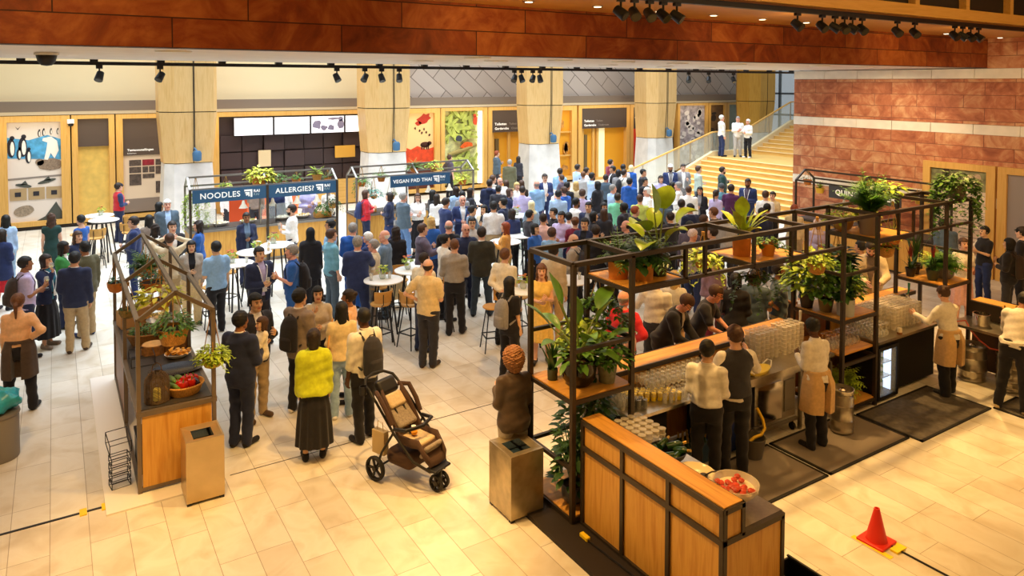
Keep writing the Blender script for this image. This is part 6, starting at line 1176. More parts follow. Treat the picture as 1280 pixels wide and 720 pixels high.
for (a, b, c, d) in ((6.0, 6.2, 0.0, 2.72), (8.15, 8.35, 0.0, 2.72), (6.2, 8.15, 2.56, 2.72)): m.box(XW-0.10, XW+0.02, a, b, c, d)
m.build('frame', M_FRAME, t); MB().box(XW-0.04, XW-0.01, 6.2, 8.15, 0.2, 2.56).build('print', mat('grey_lilac_sheet', '#9a8f8c', 0.6), t); MB().box(XW-0.05, XW-0.04, 6.3, 7.75, 2.0, 2.5).build('bright_picture', mat('peach_photo', '#e9b48c', 0.6, noise=0.25, nscale=5), t)
# ------------------------------------------------------------------ people: smooth bodies grown from distance fields
def smin(a, b, k):
    if k <= 0: return np.minimum(a, b)
    h = np.maximum(k-np.abs(a-b), 0)/k
    return np.minimum(a, b)-h*h*k*0.25
class Field:
    def __init__(s, lo, hi, h):
        s.h = h; s.ax = [np.arange(lo[i], hi[i]+h, h, dtype=np.float32) for i in range(3)]
        s.D = np.full([len(a) for a in s.ax], 9.0, np.float32)
    def sub(s, lo, hi):
        sl = []
        for i in range(3):
            a = int(np.searchsorted(s.ax[i], lo[i])); b = int(np.searchsorted(s.ax[i], hi[i])); sl.append(slice(max(a-1, 0), min(b+1, len(s.ax[i]))))
        sl = tuple(sl); return sl, s.ax[0][sl[0]][:, None, None], s.ax[1][sl[1]][None, :, None], s.ax[2][sl[2]][None, None, :]
    def cone(s, a, b, ra, rb, k=0.02, fy=1.0):
        a = np.array(a, float); b = np.array(b, float); m = max(ra, rb)+k+3*s.h
        sl, x, y, z = s.sub(np.minimum(a, b)-m, np.maximum(a, b)+m)
        if 0 in [q.stop-q.start for q in sl]: return s
        d = b-a; L2 = max(float(d@d), 1e-9); px, py, pz = x-a[0], y-a[1], z-a[2]
        t = np.clip((px*d[0]+py*d[1]+pz*d[2])/L2, 0, 1); e = np.sqrt((px-t*d[0])**2+((py-t*d[1])*fy)**2+(pz-t*d[2])**2)-(ra+(rb-ra)*t)
        s.D[sl] = smin(s.D[sl], e.astype(np.float32), k); return s
    def ell(s, c, r, k=0.02, cut=False):
        c = np.array(c, float); r = np.array(r, float); m = k+3*s.h
        sl, x, y, z = s.sub(c-r-m, c+r+m); q = np.sqrt(((x-c[0])/r[0])**2+((y-c[1])/r[1])**2+((z-c[2])/r[2])**2); e = ((q-1)*r.min()).astype(np.float32)
        s.D[sl] = -smin(-s.D[sl], e, k) if cut else smin(s.D[sl], e, k); return s
    def loft(s, tab, M=None, off=0.0, zlo=None, zhi=None, k=0.03, ripple=None):
        """elliptic cross-sections (z, a, b, cy) in a frame M (4x4, maps torso frame to person frame)"""
        tab = np.array(tab, float); zlo = tab[0, 0] if zlo is None else zlo; zhi = tab[-1, 0] if zhi is None else zhi
        x, y, z = s.ax[0][:, None, None], s.ax[1][None, :, None], s.ax[2][None, None, :]
        if M is not None:
            I = np.linalg.inv(M); X = I[0, 0]*x+I[0, 1]*y+I[0, 2]*z+I[0, 3]; Y = I[1, 0]*x+I[1, 1]*y+I[1, 2]*z+I[1, 3]; Z = I[2, 0]*x+I[2, 1]*y+I[2, 2]*z+I[2, 3]
        else: X, Y, Z = x+0*z, y+0*z, z+0*x
        A = np.interp(Z, tab[:, 0], tab[:, 1])+off; B = np.interp(Z, tab[:, 0], tab[:, 2])+off; C = np.interp(Z, tab[:, 0], tab[:, 3])
        yy = Y-C; e = (np.sqrt((X/A)**2+(yy/B)**2)-1)*np.minimum(A, B)
        if ripple is not None: e = e+ripple(X, yy, Z)
        e = np.maximum(e, np.maximum(zlo-Z, Z-zhi)*0.9); s.D = smin(s.D, e.astype(np.float32), k); return s
    def keep(s, fn):
        s.D = np.maximum(s.D, fn(s.ax[0][:, None, None], s.ax[1][None, :, None], s.ax[2][None, None, :]).astype(np.float32)); return s
    def wrinkle(s, amp, seed, f=1.0):
        x, y, z = s.ax[0][:, None, None], s.ax[1][None, :, None], s.ax[2][None, None, :]; p = seed*1.7
        s.D = s.D+(amp*(np.sin(f*(26*z+9*x+p))*np.sin(f*(19*x+13*y-7*z+2*p))+0.6*np.sin(f*(47*z-15*x+21*y+p)))).astype(np.float32); return s
    def mesh(s):
        D = s.D; I = D < 0; nx, ny, nz = D.shape
        cnt = np.zeros((nx-1, ny-1, nz-1), np.int8); C8 = [(i, j, k) for i in (0, 1) for j in (0, 1) for k in (0, 1)]
        for i, j, k in C8: cnt += I[i:nx-1+i, j:ny-1+j, k:nz-1+k]
        act = (cnt > 0) & (cnt < 8); ii = np.argwhere(act); N = len(ii); idx = np.full(act.shape, -1, np.int32); idx[act] = np.arange(N)
        vals = np.stack([D[ii[:, 0]+i, ii[:, 1]+j, ii[:, 2]+k] for i, j, k in C8], 1); P = np.zeros((N, 3)); n = np.zeros((N, 1)); cc = np.array(C8, float)
        for a in range(8):
            for b in range(a+1, 8):
                if np.abs(cc[a]-cc[b]).sum() != 1: continue
                va, vb = vals[:, a], vals[:, b]; m = (va < 0) != (vb < 0); t = np.zeros(N); t[m] = va[m]/(va[m]-vb[m])
                P += np.where(m[:, None], cc[a]+t[:, None]*(cc[b]-cc[a]), 0); n += m[:, None]
        P = P/np.maximum(n, 1)+ii; V = np.stack([s.ax[q][0]+P[:, q]*s.h for q in range(3)], 1); F = []
        for axis in range(3):
            A = np.moveaxis(I, axis, 0); J = np.moveaxis(idx, axis, 0); d = A[:-1] != A[1:]; e = np.argwhere(d[:, 1:-1, 1:-1])
            if not len(e): continue
            i, j, k = e[:, 0], e[:, 1]+1, e[:, 2]+1; q = np.stack([J[i, j-1, k-1], J[i, j, k-1], J[i, j, k], J[i, j-1, k]], 1); fl = A[i, j, k] != (axis == 1)
            q[~fl] = q[~fl][:, ::-1]; F.append(q)
        F = np.concatenate(F) if F else np.zeros((0, 4), int); F = F[(F >= 0).all(1)]
        return V, F
def to_mesh(name, parts, nslots=1):
    """parts: [(V, F, slot array or int)] joined into one mesh"""
    V = np.concatenate([p[0] for p in parts]); o = 0; Fs = []; S = []
    for v, f, s_ in parts: Fs.append(f+o); o += len(v); S.append(np.full(len(f), s_, np.int32) if np.isscalar(s_) else s_)
    F = np.concatenate(Fs).astype(np.int32); S = np.concatenate(S); me = bpy.data.meshes.new(name)
    me.vertices.add(len(V)); me.vertices.foreach_set('co', V.astype(np.float32).ravel()); me.loops.add(F.size); me.loops.foreach_set('vertex_index', F.ravel())
    me.polygons.add(len(F)); me.polygons.foreach_set('loop_start', np.arange(0, F.size, 4, dtype=np.int32)); me.polygons.foreach_set('loop_total', np.full(len(F), 4, np.int32))
    for _ in range(nslots): me.materials.append(None)
    me.polygons.foreach_set('material_index', S); me.polygons.foreach_set('use_smooth', np.ones(len(F), bool)); me.update(calc_edges=True); return me
def xf(M, V): return V@M[:3, :3].T+M[:3, 3]
# --- templates in their own frames: head (face to +y, centre of the head at the origin), hands
SK_C, SK_R = np.array((0, -0.012, 0.026)), np.array((0.077, 0.097, 0.092))
def head_field(h, off=0.0, fem=False):
    f = Field((-.13, -.15, -.2), (.13, .16, .16), h); j = 0.92 if fem else 1.0
    f.ell(SK_C, SK_R+off, 0.0); f.ell((0, 0.022, -0.035), np.array((0.060*j, 0.070, 0.080))+off, 0.03); f.cone((0, 0.055, -0.098), (0, 0.050, -0.09), 0.026*j+off, 0.03+off, 0.03)
    f.cone((-0.045*j, 0.0, -0.068), (-0.02, 0.055, -0.095), 0.022+off, 0.022+off, 0.03); f.cone((0.045*j, 0.0, -0.068), (0.02, 0.055, -0.095), 0.022+off, 0.022+off, 0.03)
    if off == 0:
        for s in (-1, 1):
            f.ell((s*0.032, 0.096, 0.004), (0.019, 0.016, 0.013), 0.014, cut=True); f.ell((s*0.031, 0.0765, 0.004), (0.0135, 0.0125, 0.011), 0.002)
            f.cone((s*0.016, 0.083, 0.026), (s*0.045, 0.070, 0.022), 0.007, 0.005, 0.012); f.ell((s*0.079, -0.006, -0.006), (0.009, 0.020, 0.032), 0.006)
            f.cone((s*0.04, 0.062, -0.028), (s*0.045, 0.055, -0.02), 0.018, 0.018, 0.03)
        f.cone((0, 0.084, 0.012), (0, 0.106, -0.026), 0.007, 0.0125, 0.012)
        for s in (-1, 1): f.ell((s*0.012, 0.094, -0.031), (0.009, 0.011, 0.008), 0.008)
        f.cone((-0.019, 0.082, -0.0585), (0.019, 0.082, -0.0585), 0.0062, 0.0062, 0.008); f.cone((-0.015, 0.081, -0.0680), (0.015, 0.081, -0.0680), 0.0075, 0.0075, 0.008)
    return f
HEADS = {}
def head_parts(lod, fem):
    k = (lod, fem)
    if k not in HEADS:
        V, F = head_field((0.005, 0.007, 0.011)[lod], 0.0, fem).mesh(); c = V[F].mean(1); S = np.zeros(len(F), np.int32)
        S[(np.abs(c[:, 0]) < 0.025) & (c[:, 2] < -0.051) & (c[:, 2] > -0.076) & (c[:, 1] > 0.074)] = 1
        for s in (-1, 1): S[np.sqrt((c[:, 0]-s*0.031)**2+(c[:, 2]-0.004)**2) < (0.0095 if lod < 2 else 0.012)] = np.where(c[np.sqrt((c[:, 0]-s*0.031)**2+(c[:, 2]-0.004)**2) < (0.0095 if lod < 2 else 0.012)][:, 1] > 0.05, 2, 0)
        S[(np.abs(np.abs(c[:, 0])-0.032) < 0.017) & (c[:, 2] > 0.020) & (c[:, 2] < 0.031) & (c[:, 1] > 0.06)] = 2
        HEADS[k] = (V, F, S)
    return HEADS[k]
HANDS = {}
def hand_parts(lod, pose):
    """right hand: wrist at the origin, fingers along +y, thumb on the +x side, palm to +z"""
    k = (lod, pose)
    if k in HANDS: return HANDS[k]
    h = (0.0042, 0.0056, 0.0085)[lod]; f = Field((-.075, -.04, -.045), (.095, .215, .105), h); curl = {'relax': (18, 26, 18), 'grip': (48, 55, 40), 'flat': (4, 6, 5)}[pose]
    f.cone((0, -0.03, 0), (0, 0.015, 0), 0.025, 0.027, 0.02)
    for x0, x1 in ((-0.026, -0.031), (-0.009, -0.011), (0.009, 0.011), (0.026, 0.032)): f.cone((x0*0.7, 0.015, 0), (x1, 0.088, 0.0), 0.0155, 0.0125, 0.018)
    for x, y, L, r in ((0.033, 0.090, 0.070, 0.0088), (0.0115, 0.096, 0.078, 0.0092), (-0.0105, 0.092, 0.072, 0.0088), (-0.0315, 0.083, 0.056, 0.0078)):
        p = np.array((x, y-0.006, 0.0)); a = 0.0; sp_ = x*1.3
        for q, fr in enumerate((0.46, 0.30, 0.24)):
            a += R(curl[q]); d = np.array((math.sin(sp_)*math.cos(a), math.cos(sp_)*math.cos(a), math.sin(a))); e = p+d*L*fr; f.cone(p, e, r*(1-0.08*q), r*(0.92-0.08*q), 0.004 if q else 0.008); p = e
    ta = {'relax': 0.55, 'grip': 0.95, 'flat': 0.3}[pose]; p0 = np.array((0.022, 0.022, 0.004)); p1 = p0+np.array((0.028, 0.030, 0.018*ta)); p2 = p1+np.array((0.012, 0.030, 0.024*ta)); p3 = p2+np.array((-0.004, 0.024, 0.020*ta))
    f.cone(p0, p1, 0.0165, 0.0125, 0.014); f.cone(p1, p2, 0.0115, 0.0100, 0.004); f.cone(p2, p3, 0.0098, 0.008, 0.003)
    V, F = f.mesh(); HANDS[k] = (V, F); return HANDS[k]
HAIRS = {}
def hair_parts(style, lod):
    k = (style, lod)
    if k in HAIRS: return HAIRS[k]
    h = (0.0065, 0.009, 0.013)[lod]; f = Field((-.19, -.22, -.40 if style in ('long', 'hijab', 'pony', 'wavy') else -.22), (.19, .17, .2), h); o = {'crop': 0.008, 'curly': 0.032, 'big': 0.055, 'hijab': 0.018, 'cap': 0.014, 'knit': 0.020, 'bald': 0.006}.get(style, 0.016)
    f.ell(SK_C+np.array((0, -0.004, 0.002)), SK_R+o, 0.0)
    def line(x, y, z): return np.minimum(0.052-0.25*np.maximum(-y, 0)-z-(y < 0.02)*0.0, np.maximum(y-0.022, -0.075-z))      # hairline: brow above, ears and nape behind
    if style in ('long', 'wavy'):
        f.cone((0, -0.05, 0.02), (0, -0.075, -0.27), 0.085, 0.062, 0.03, 1.35)
        for s in (-1, 1): f.cone((s*0.062, -0.005, 0.02), (s*0.085, -0.02, -0.20), 0.030, 0.030, 0.02)
    if style == 'bob':
        f.cone((0, -0.045, 0.02), (0, -0.05, -0.10), 0.085, 0.070, 0.03, 1.2)
        for s in (-1, 1): f.cone((s*0.066, 0.005, 0.02), (s*0.066, 0.005, -0.10), 0.026, 0.028, 0.02)
    if style == 'curly' or style == 'big':
        f.cone((0, -0.04, 0.0), (0, -0.05, -0.07), 0.095, 0.085, 0.03)
        f.wrinkle(0.007, 3, 4.6); f.wrinkle(0.006, 8, 7.3)
    if style == 'wavy': f.wrinkle(0.006, 2, 1.6)
    if style in ('long', 'bob', 'short', 'pony', 'bun'): f.wrinkle(0.0016, 5, 3.0)
    if style == 'hijab':
        f.cone((0, -0.03, -0.05), (0, -0.02, -0.17), 0.085, 0.10, 0.04, 1.1); f.ell((0, -0.02, -0.22), (0.165, 0.125, 0.07), 0.05)
        f.ell((0, 0.085, -0.018), (0.060, 0.10, 0.082), 0.008, cut=True)
    elif style == 'knit': f.keep(lambda x, y, z: 0.035-z-0.45*np.maximum(-y, 0)*1.0)
    elif style == 'cap': f.keep(lambda x, y, z: 0.038-z+0*x+0*y); f.cone((-0.035, 0.08, 0.045), (0.035, 0.08, 0.045), 0.05, 0.05, 0.0); sl = None; f.keep(lambda x, y, z: np.where(y > 0.085, np.abs(z-0.045)-0.007, -1)+0*x)
    elif style == 'bald': f.keep(lambda x, y, z: np.maximum(np.maximum(y-0.012, -0.06-z), z-0.03)+0*x)
    elif style in ('long', 'wavy', 'bob', 'curly', 'big'): f.keep(lambda x, y, z: np.minimum(0.050-z+0*x, np.maximum(y-0.034, -0.35-z)+0*x))
    else: f.keep(lambda x, y, z: line(x, y, z)+0*x)
    if style == 'pony': f.cone((0, -0.10, 0.03), (0, -0.145, -0.03), 0.022, 0.030, 0.01).cone((0, -0.145, -0.03), (0, -0.13, -0.22), 0.030, 0.012, 0.01)
    if style == 'bun': f.ell((0, -0.118, 0.055), (0.044, 0.040, 0.042), 0.008)
    if style == 'quiff': pass
    HAIRS[k] = f.mesh(); return HAIRS[k]
# --- skeleton
def unit(v): v = np.array(v, float); return v/np.linalg.norm(v)
ARM = {'d': ((.13, .03, -1), (.04, .20, -1), 'relax'), 'h': ((.16, .10, -1), (-.30, .85, .38), 'grip'), 'f': ((.18, .06, -1), (-.62, .72, .02), 'relax'), 'k': ((.22, .62, -.72), (-.50, .06, .95), 'grip'), 'i': ((.62, -.28, -.72), (-.72, .38, -.50), 'relax'),
       'c': ((.10, .26, -1), (-.86, .46, .16), 'relax'), 'p': ((.26, -.14, -1), (-.06, .34, -1), 'relax'), 'r': ((.10, .55, -.80), (-.08, 1, -.12), 'relax'), 'l': ((.22, .72, -.62), (-.48, .86, -.04), 'flat'), 'b': ((.18, -.36, -.92), (-.85, -.16, -.42), 'relax'),
       't': ((.22, .55, -.80), (-.62, .30, .95), 'relax'), 'x': ((.12, .22, -1), (-.42, .86, .30), 'grip'), 'o': ((.50, .42, -.70), (.05, .92, .38), 'flat'), 'u': ((.75, .35, .55), (-.92, .30, .28), 'relax'), 'a': ((.08, .34, -.95), (-.30, .90, .42), 'flat')}
LEG = {'s': ((.105, .02), (.115, -.02)), 'w': ((.16, .03), (.16, -.03)), 'n': ((.075, .02), (.08, -.03)), 'k': ((.10, .17), (.11, -.12)), 'j': ((.10, -.12), (.11, .17)), 'v': ((.13, .10), (.09, -.02))}
class Skel:
    def __init__(s, fem, arms, legs, lean=0, nod=0, turn=0, twist=0, belly=1.0, child=False, sit=False):
        s.fem = fem; w_ = 0.86 if fem else 1.0; s.w = w_; s.belly = belly
        T = Matrix.Translation((0, 0, 0.95)) @ Matrix.Rotation(R(-lean), 4, 'X') @ Matrix.Rotation(R(-twist), 4, 'Z') @ Matrix.Translation((0, 0, -0.95)); s.T = np.array(T)
        s.hip = [np.array((q*0.092*(1.04 if fem else 1), -0.02 if lean > 20 else 0, 0.90)) for q in (-1, 1)]
        fl = LEG[legs]; s.ank = [np.array((q*f_[0], f_[1]-0.01-(0.06 if lean > 20 else 0), 0.085)) for q, f_ in zip((-1, 1), (fl[1], fl[0]))]
        s.knee = [(a+b)/2+np.array((0, 0.028+0.05*abs(b[1]), 0.0)) for a, b in zip(s.hip, s.ank)]
        for q in range(2): s.knee[q][2] = 0.485
        if sit:
            s.knee = [np.array((q*0.13, 0.40, 0.86)) for q in (-1, 1)]; s.ank = [np.array((q*0.12, 0.34, 0.43)) for q in (-1, 1)]
        s.foot = [a+np.array((q*0.035, 0.145, -0.045)) for q, a in zip((-1, 1), s.ank)]
        P = lambda v: xf(s.T, np.array([v], float))[0]
        s.sh = [P((q*0.172*w_, -0.012, 1.392)) for q in (-1, 1)]; s.el = []; s.wr = []; s.hm = []; s.hand = []
        for q, code in zip((-1, 1), (arms[0], arms[-1])):
            ua, fa, hp_ = ARM[code]; Rm = s.T[:3, :3]; m = np.array((q, 1, 1)); free = code in 'dp'
            du = unit(ua)*m; df = unit(fa)*m
            if not free or abs(lean) < 12: du, df = Rm@du, Rm@df
            e = s.sh[0 if q < 0 else 1]+du*0.285*(0.95 if fem else 1); wv = e+df*0.245*(0.95 if fem else 1); s.el.append(e); s.wr.append(wv)
            Y = unit(df); U = np.array((0, 0.6, 0.8)); U = unit(U-Y*(U@Y)); X = U
            # right hand: palm = thumb x fingers ; left hand mirrored
            Zp = np.cross(X, Y); M = np.eye(4); sc_ = 0.92 if fem else 1.0
            if q > 0: M[:3, 0], M[:3, 1], M[:3, 2] = X*sc_, Y*sc_, Zp*sc_
            else: M[:3, 0], M[:3, 1], M[:3, 2] = X*sc_, Y*sc_, -Zp*sc_
            M[:3, 3] = wv; s.hm.append((M, hp_, q)); s.hand.append(wv+Y*0.09-(Zp if q < 0 else -Zp)*0.035)
        nb = P((0, -0.018, 1.46)); hc_ = P((0, 0.012, 1.628)); s.neck = nb
        Hm = Matrix.Translation(hc_) @ Matrix(s.T[:3, :3].tolist()).to_4x4() @ Matrix.Rotation(R(-turn), 4, 'Z') @ Matrix.Rotation(R(-nod), 4, 'X') @ Matrix.Scale(1.30 if child else (0.97 if fem else 1.0), 4)
        s.H = np.array(Hm); s.hc = hc_
def torso_tab(fem, b=1.0):
    if fem: return [(.80, .140, .105, 0), (.86, .165, .118, -.008), (.93, .170, .120, -.010), (1.02, .145, .105, 0), (1.09, .130, .096, .004), (1.19, .142, .104, .010), (1.28, .152, .122, .016), (1.36, .152, .105, .0), (1.41, .132, .085, -.010), (1.45, .084, .064, -.014), (1.50, .052, .052, -.012)]
    return [(.80, .140, .105, 0), (.86, .160, .115, -.006), (.93, .166*b**.5, .120*b**.7, -.006), (1.02, .158*b**.6, .115*b, .004*b), (1.10, .155*b**.6, .114*b, .008*b), (1.20, .164, .118*b**.5, .008), (1.30, .176, .122, .004), (1.37, .176, .112, -.004), (1.42, .150, .088, -.012), (1.455, .100, .068, -.015), (1.50, .058, .056, -.012)]
LODH = ((0.0115, 0.012), (0.0155, 0.0155), (0.021, 0.021))
BOX = lambda s, pad=0.0: ((min(-.34, min(p[0] for p in s.el+s.wr)-.14), min(-.30, min(p[1] for p in s.el+s.wr+s.ank+[s.hc])-.2), -0.01), (max(.34, max(p[0] for p in s.el+s.wr)+.14), max(.30, max(p[1] for p in s.el+s.wr+[s.hc])+.16), 1.8))
def f_body(s, h):
    f = Field(*BOX(s), h); bent = abs(s.T[1, 2]) > .12; f.loft(torso_tab(s.fem, s.belly), s.T, -0.004, .93 if bent else None, k=0.0); w_ = s.w
    if bent: f.loft(torso_tab(s.fem, s.belly), None, -0.006, .80, .98, k=0.03)
    for q in range(2):
        f.cone(s.hip[q], s.knee[q], 0.080, 0.053, 0.05); f.cone(s.knee[q], s.ank[q], 0.053, 0.036, 0.02); f.cone(s.knee[q]+(s.ank[q]-s.knee[q])*.22+np.array((0, -.014, 0)), s.knee[q]+(s.ank[q]-s.knee[q])*.4+np.array((0, -.014, 0)), 0.041, 0.040, 0.04)
        f.cone(s.ank[q]+np.array((0, -.02, -.04)), s.foot[q], 0.034, 0.028, 0.03)
        f.cone(s.sh[q], s.el[q], 0.050*w_, 0.037*w_, 0.04); f.cone(s.el[q], s.wr[q], 0.038*w_, 0.0255, 0.015)
    f.cone(s.neck, s.hc+(s.neck-s.hc)*0.25, 0.056*(0.86 if s.fem else 1), 0.052*(0.86 if s.fem else 1), 0.035); return f
def f_top(s, h, kind, off, hem, sleeve, seed, collar=1.488, open_=0.0):
    """kind of upper garment: off = looseness, hem height, sleeve 0 none, .5 short, 1 long"""
    f = Field(*BOX(s), h); tab = torso_tab(s.fem, s.belly); t2 = [(z, a+(0.012 if z < 1.15 and kind != 'fit' else 0), b+(0.008 if z < 1.15 and kind != 'fit' else 0), c) for z, a, b, c in tab]
    if hem < 0.80: z, a, b, c = t2[0]; t2 = [(hem, a+0.04, b+0.03, c)]+[(0.86, t2[1][1]+.01, t2[1][2]+.01, t2[1][3])]+t2[2:]
    bent = abs(s.T[1, 2]) > .12; f.loft(t2, s.T, off, max(hem, .92) if bent else hem, collar, k=0.0); w_ = s.w; g = off*0.7+0.004
    for q in range(2):
        f.cone(s.sh[q], s.sh[q]+(s.el[q]-s.sh[q])*0.3, 0.051*w_+g, 0.047*w_+g, 0.045)
        if sleeve >= 0.5:
            e = s.sh[q]+(s.el[q]-s.sh[q])*(1.0 if sleeve >= 0.8 else 0.72); f.cone(s.sh[q], e, 0.051*w_+g, (0.042 if sleeve >= 0.8 else 0.049)*w_+g, 0.04)
        if sleeve >= 0.8: f.cone(s.el[q], s.el[q]+(s.wr[q]-s.el[q])*(1.0 if sleeve >= 1 else 0.35), 0.042*w_+g, (0.029+g) if sleeve >= 1 else 0.041*w_+g, 0.02)
    if bent: f.loft(t2, None, off+.004, min(hem, .94), 1.02, k=0.05)
    if s.fem:
        P = lambda v: xf(s.T, np.array([v], float))[0]
        for q in (-1, 1): f.ell(P((q*0.066, 0.085, 1.27)), np.array((.066, .060, .066))+off*0.6, 0.04)
    f.wrinkle(0.0046, seed)
    if open_:
        I = np.linalg.inv(s.T)
        def cut(x, y, z):
            X = I[0, 0]*x+I[0, 1]*y+I[0, 2]*z+I[0, 3]; Y = I[1, 0]*x+I[1, 1]*y+I[1, 2]*z+I[1, 3]; Z = I[2, 0]*x+I[2, 1]*y+I[2, 2]*z+I[2, 3]
            w_ = np.interp(Z, [0.5, 0.95, 1.08, 1.30, 1.42, 1.52], [0.05*open_+.02, 0.03*open_, 0.022*open_, 0.062, 0.06, 0.055]); return np.where(Y > 0.02, w_-np.abs(X), -1.0)
        f.keep(cut)
    return f
def f_trousers(s, h, loose, seed, hem=0.075, waist=1.03):
    b = BOX(s); f = Field(b[0], (b[1][0], max(b[1][1], .55 if s.knee[0][1] > .3 else b[1][1]), 1.14), h); Tm = None
    tab = [(z, a, c, y) for z, a, c, y in torso_tab(s.fem, s.belly)]; f.loft(tab, None if abs(s.T[1, 2]) < .2 else None, 0.008, 0.80, waist, k=0.0); g = loose
    if abs(s.T[1, 2]) > .08: f.loft(tab, s.T, 0.010, .90, 1.04, k=0.02)
    for q in range(2):
        g += .003; f.cone(s.hip[q], s.knee[q], 0.088+g, 0.062+g, 0.05); a = s.ank[q]+(s.knee[q]-s.ank[q])*max(0, (hem-0.085))*2.2 if hem > 0.1 else s.ank[q]+np.array((0, -.004, -.02))
        f.cone(s.knee[q], a, 0.062+g, 0.049+g*1.2, 0.02)
    f.wrinkle(0.0052, seed, 1.0); return f
def f_skirt(s, h, hem, flare, seed, waist=1.06):
    b = BOX(s); f = Field((-.36, -.34, hem-.05), (.36, .34, 1.14), h); tt = torso_tab(s.fem, 1); top = [(z, a+.012, c+.012, y) for z, a, c, y in tt if .9 < z < 1.12]
    tab = [(hem, .165+flare, .125+flare, 0), (0.72, .172+flare*.45, .132+flare*.45, 0), (0.86, .178, .132, -.004)]+top
    f.loft(tab, None, 0.0, hem, waist, 0.0, lambda X, Y, Z: 0.010*np.clip((0.95-Z)/0.4, 0, 1.3)*np.cos(11*np.arctan2(Y, X)+seed)); return f
def f_apron(s, h, hem=0.52):
    f = Field((-.34, -.30, hem-.05), (.34, .34, 1.16), h); tab = [(hem, .225, .195, .01), (0.80, .215, .190, -.006), (0.93, .206, .178, -.014), (1.03, .178, .138, 0), (1.09, .166, .128, 0)]
    f.loft(tab, None, 0.010, hem, 1.08, 0.0, lambda X, Y, Z: 0.006*np.cos(7*np.arctan2(Y, X)+2)); f.keep(lambda x, y, z: np.where(z > 1.035, -1.0, np.where(np.abs(x) > 0.05, -1.0, -0.05-y))+0*x); return f
def f_shoe(s, q, h, heel=False):
    a = s.ank[q]; f = Field(a+np.array((-.11, -.13, -.10)), a+np.array((.11, .25, .08)), h*0.7); f.cone(a+np.array((0, -.028, -.048)), s.foot[q]+np.array((0, .01, 0)), 0.040, 0.036, 0.02, 1.0); f.cone(a+np.array((0, -.015, -.03)), a+np.array((0, -.01, 0.0)), 0.044, 0.044, 0.02)
    z0 = a[2]-0.083; f.keep(lambda x, y, z: z0-z+0*x+0*y); f.keep(lambda x, y, z: z-(a[2]+0.022)+0*x+0*y)
    return f
CACHE = {}
def cached(key, fn):
    if key not in CACHE: CACHE[key] = fn()
    return CACHE[key]
CLOTH = dict(white='#f3f1ee', cream='#efe3c8', offwhite='#e6dfd2', ltblue='#a9c4e6', skyblue='#8fb6dc', blue='#2d5fae', royal='#2457a8', navy='#2b3762', darknavy='#262d4a', black='#222024', charcoal='#34333a', grey='#8c8a8c', ltgrey='#bdbab8', taupe='#8c7c6f', plum='#5d5262', brown='#5b4634', dkbrown='#3d3027', olive='#5d5a42', blackolive='#3a372c', khaki='#b79f78', tan='#cda874', beige='#d5c3a2', sand='#e3cb98', peach='#ecb98a',
             pink='#eec4bc', salmon='#e79e8c', red='#c92a35', maroon='#7c2238', purple='#55294f', lilac='#b9b0da', lavender='#c3b4da', mauve='#9a7f96', green='#3f8b46', mint='#7fd2ab', teal='#1f6f86', tealblue='#6fa9bf', darkgreen='#24403b', denim='#5e7fae', ltdenim='#9db9d4', darkdenim='#36424f', yellow='#cfdc2c', mustard='#dfb84a', lime='#c9d46a', orange='#e2a24e', leather='#4c3d31', slate='#51616f', bluegrey='#647a92', stone='#a59c90', rose='#d8a9a0', gold='#ecc76a', pistachio='#b9c8bd')
def cloth(c, kind=''):
    hx = CLOTH[c]; return mat('cloth_'+c+kind, hx, 0.5 if kind == '_leather' else 0.88, noise=0.10, nscale=26, bump=0.12, sheen=0.15, spec=0.3)
SKIN = dict(p='#e3b296', m='#d29c77', a='#dfb08a', d='#5b3a28', b='#9c6a48', r='#e2a48c')
HAIRC = dict(black='#15120f', dark='#2a1d14', brown='#4a3020', chestnut='#6a4223', ginger='#8d5e36', blond='#c9a665', ltblond='#e6d7a4', grey='#8f8a84', white='#dcd8d0', red='#8f4321', cream='#efe6b8', blackcloth='#16161a', navycloth='#20283e', redcloth='#a82434', greycloth='#4a4f52', whitecloth='#f0eee8', pinkcloth='#d9c4c0')
PEOPLE = []
def setmat(o, *ms):
    for i, m_ in enumerate(ms): o.material_slots[i].link = 'OBJECT'; o.material_slots[i].material = m_
def add(name, me, parent, *ms):
    o = bpy.data.objects.new(name, me); col.objects.link(o)
    if parent: o.parent = parent
    setmat(o, *ms); return o
GAR = {'shirt': ('shirt', .014, .86, 1), 'tucked': ('shirt', .014, .985, 1), 'rolled': ('shirt', .014, .86, .8), 'tee': ('t_shirt', .014, .86, .5), 'polo': ('polo_shirt', .016, .87, .5), 'sweater': ('sweater', .022, .88, 1), 'blouse': ('blouse', .018, .90, 1), 'tank': ('sleeveless_top', .010, .88, 0), 'shortblouse': ('blouse', .018, .92, .5),
       'jacket': ('jacket', .028, .80, 1), 'coat': ('coat', .032, .68, 1), 'cardigan': ('cardigan', .024, .84, 1), 'hoodie': ('hooded_jacket', .034, .85, 1), 'vest': ('waistcoat', .022, .95, 0), 'cape': ('loose_sweater', .036, .89, 1)}
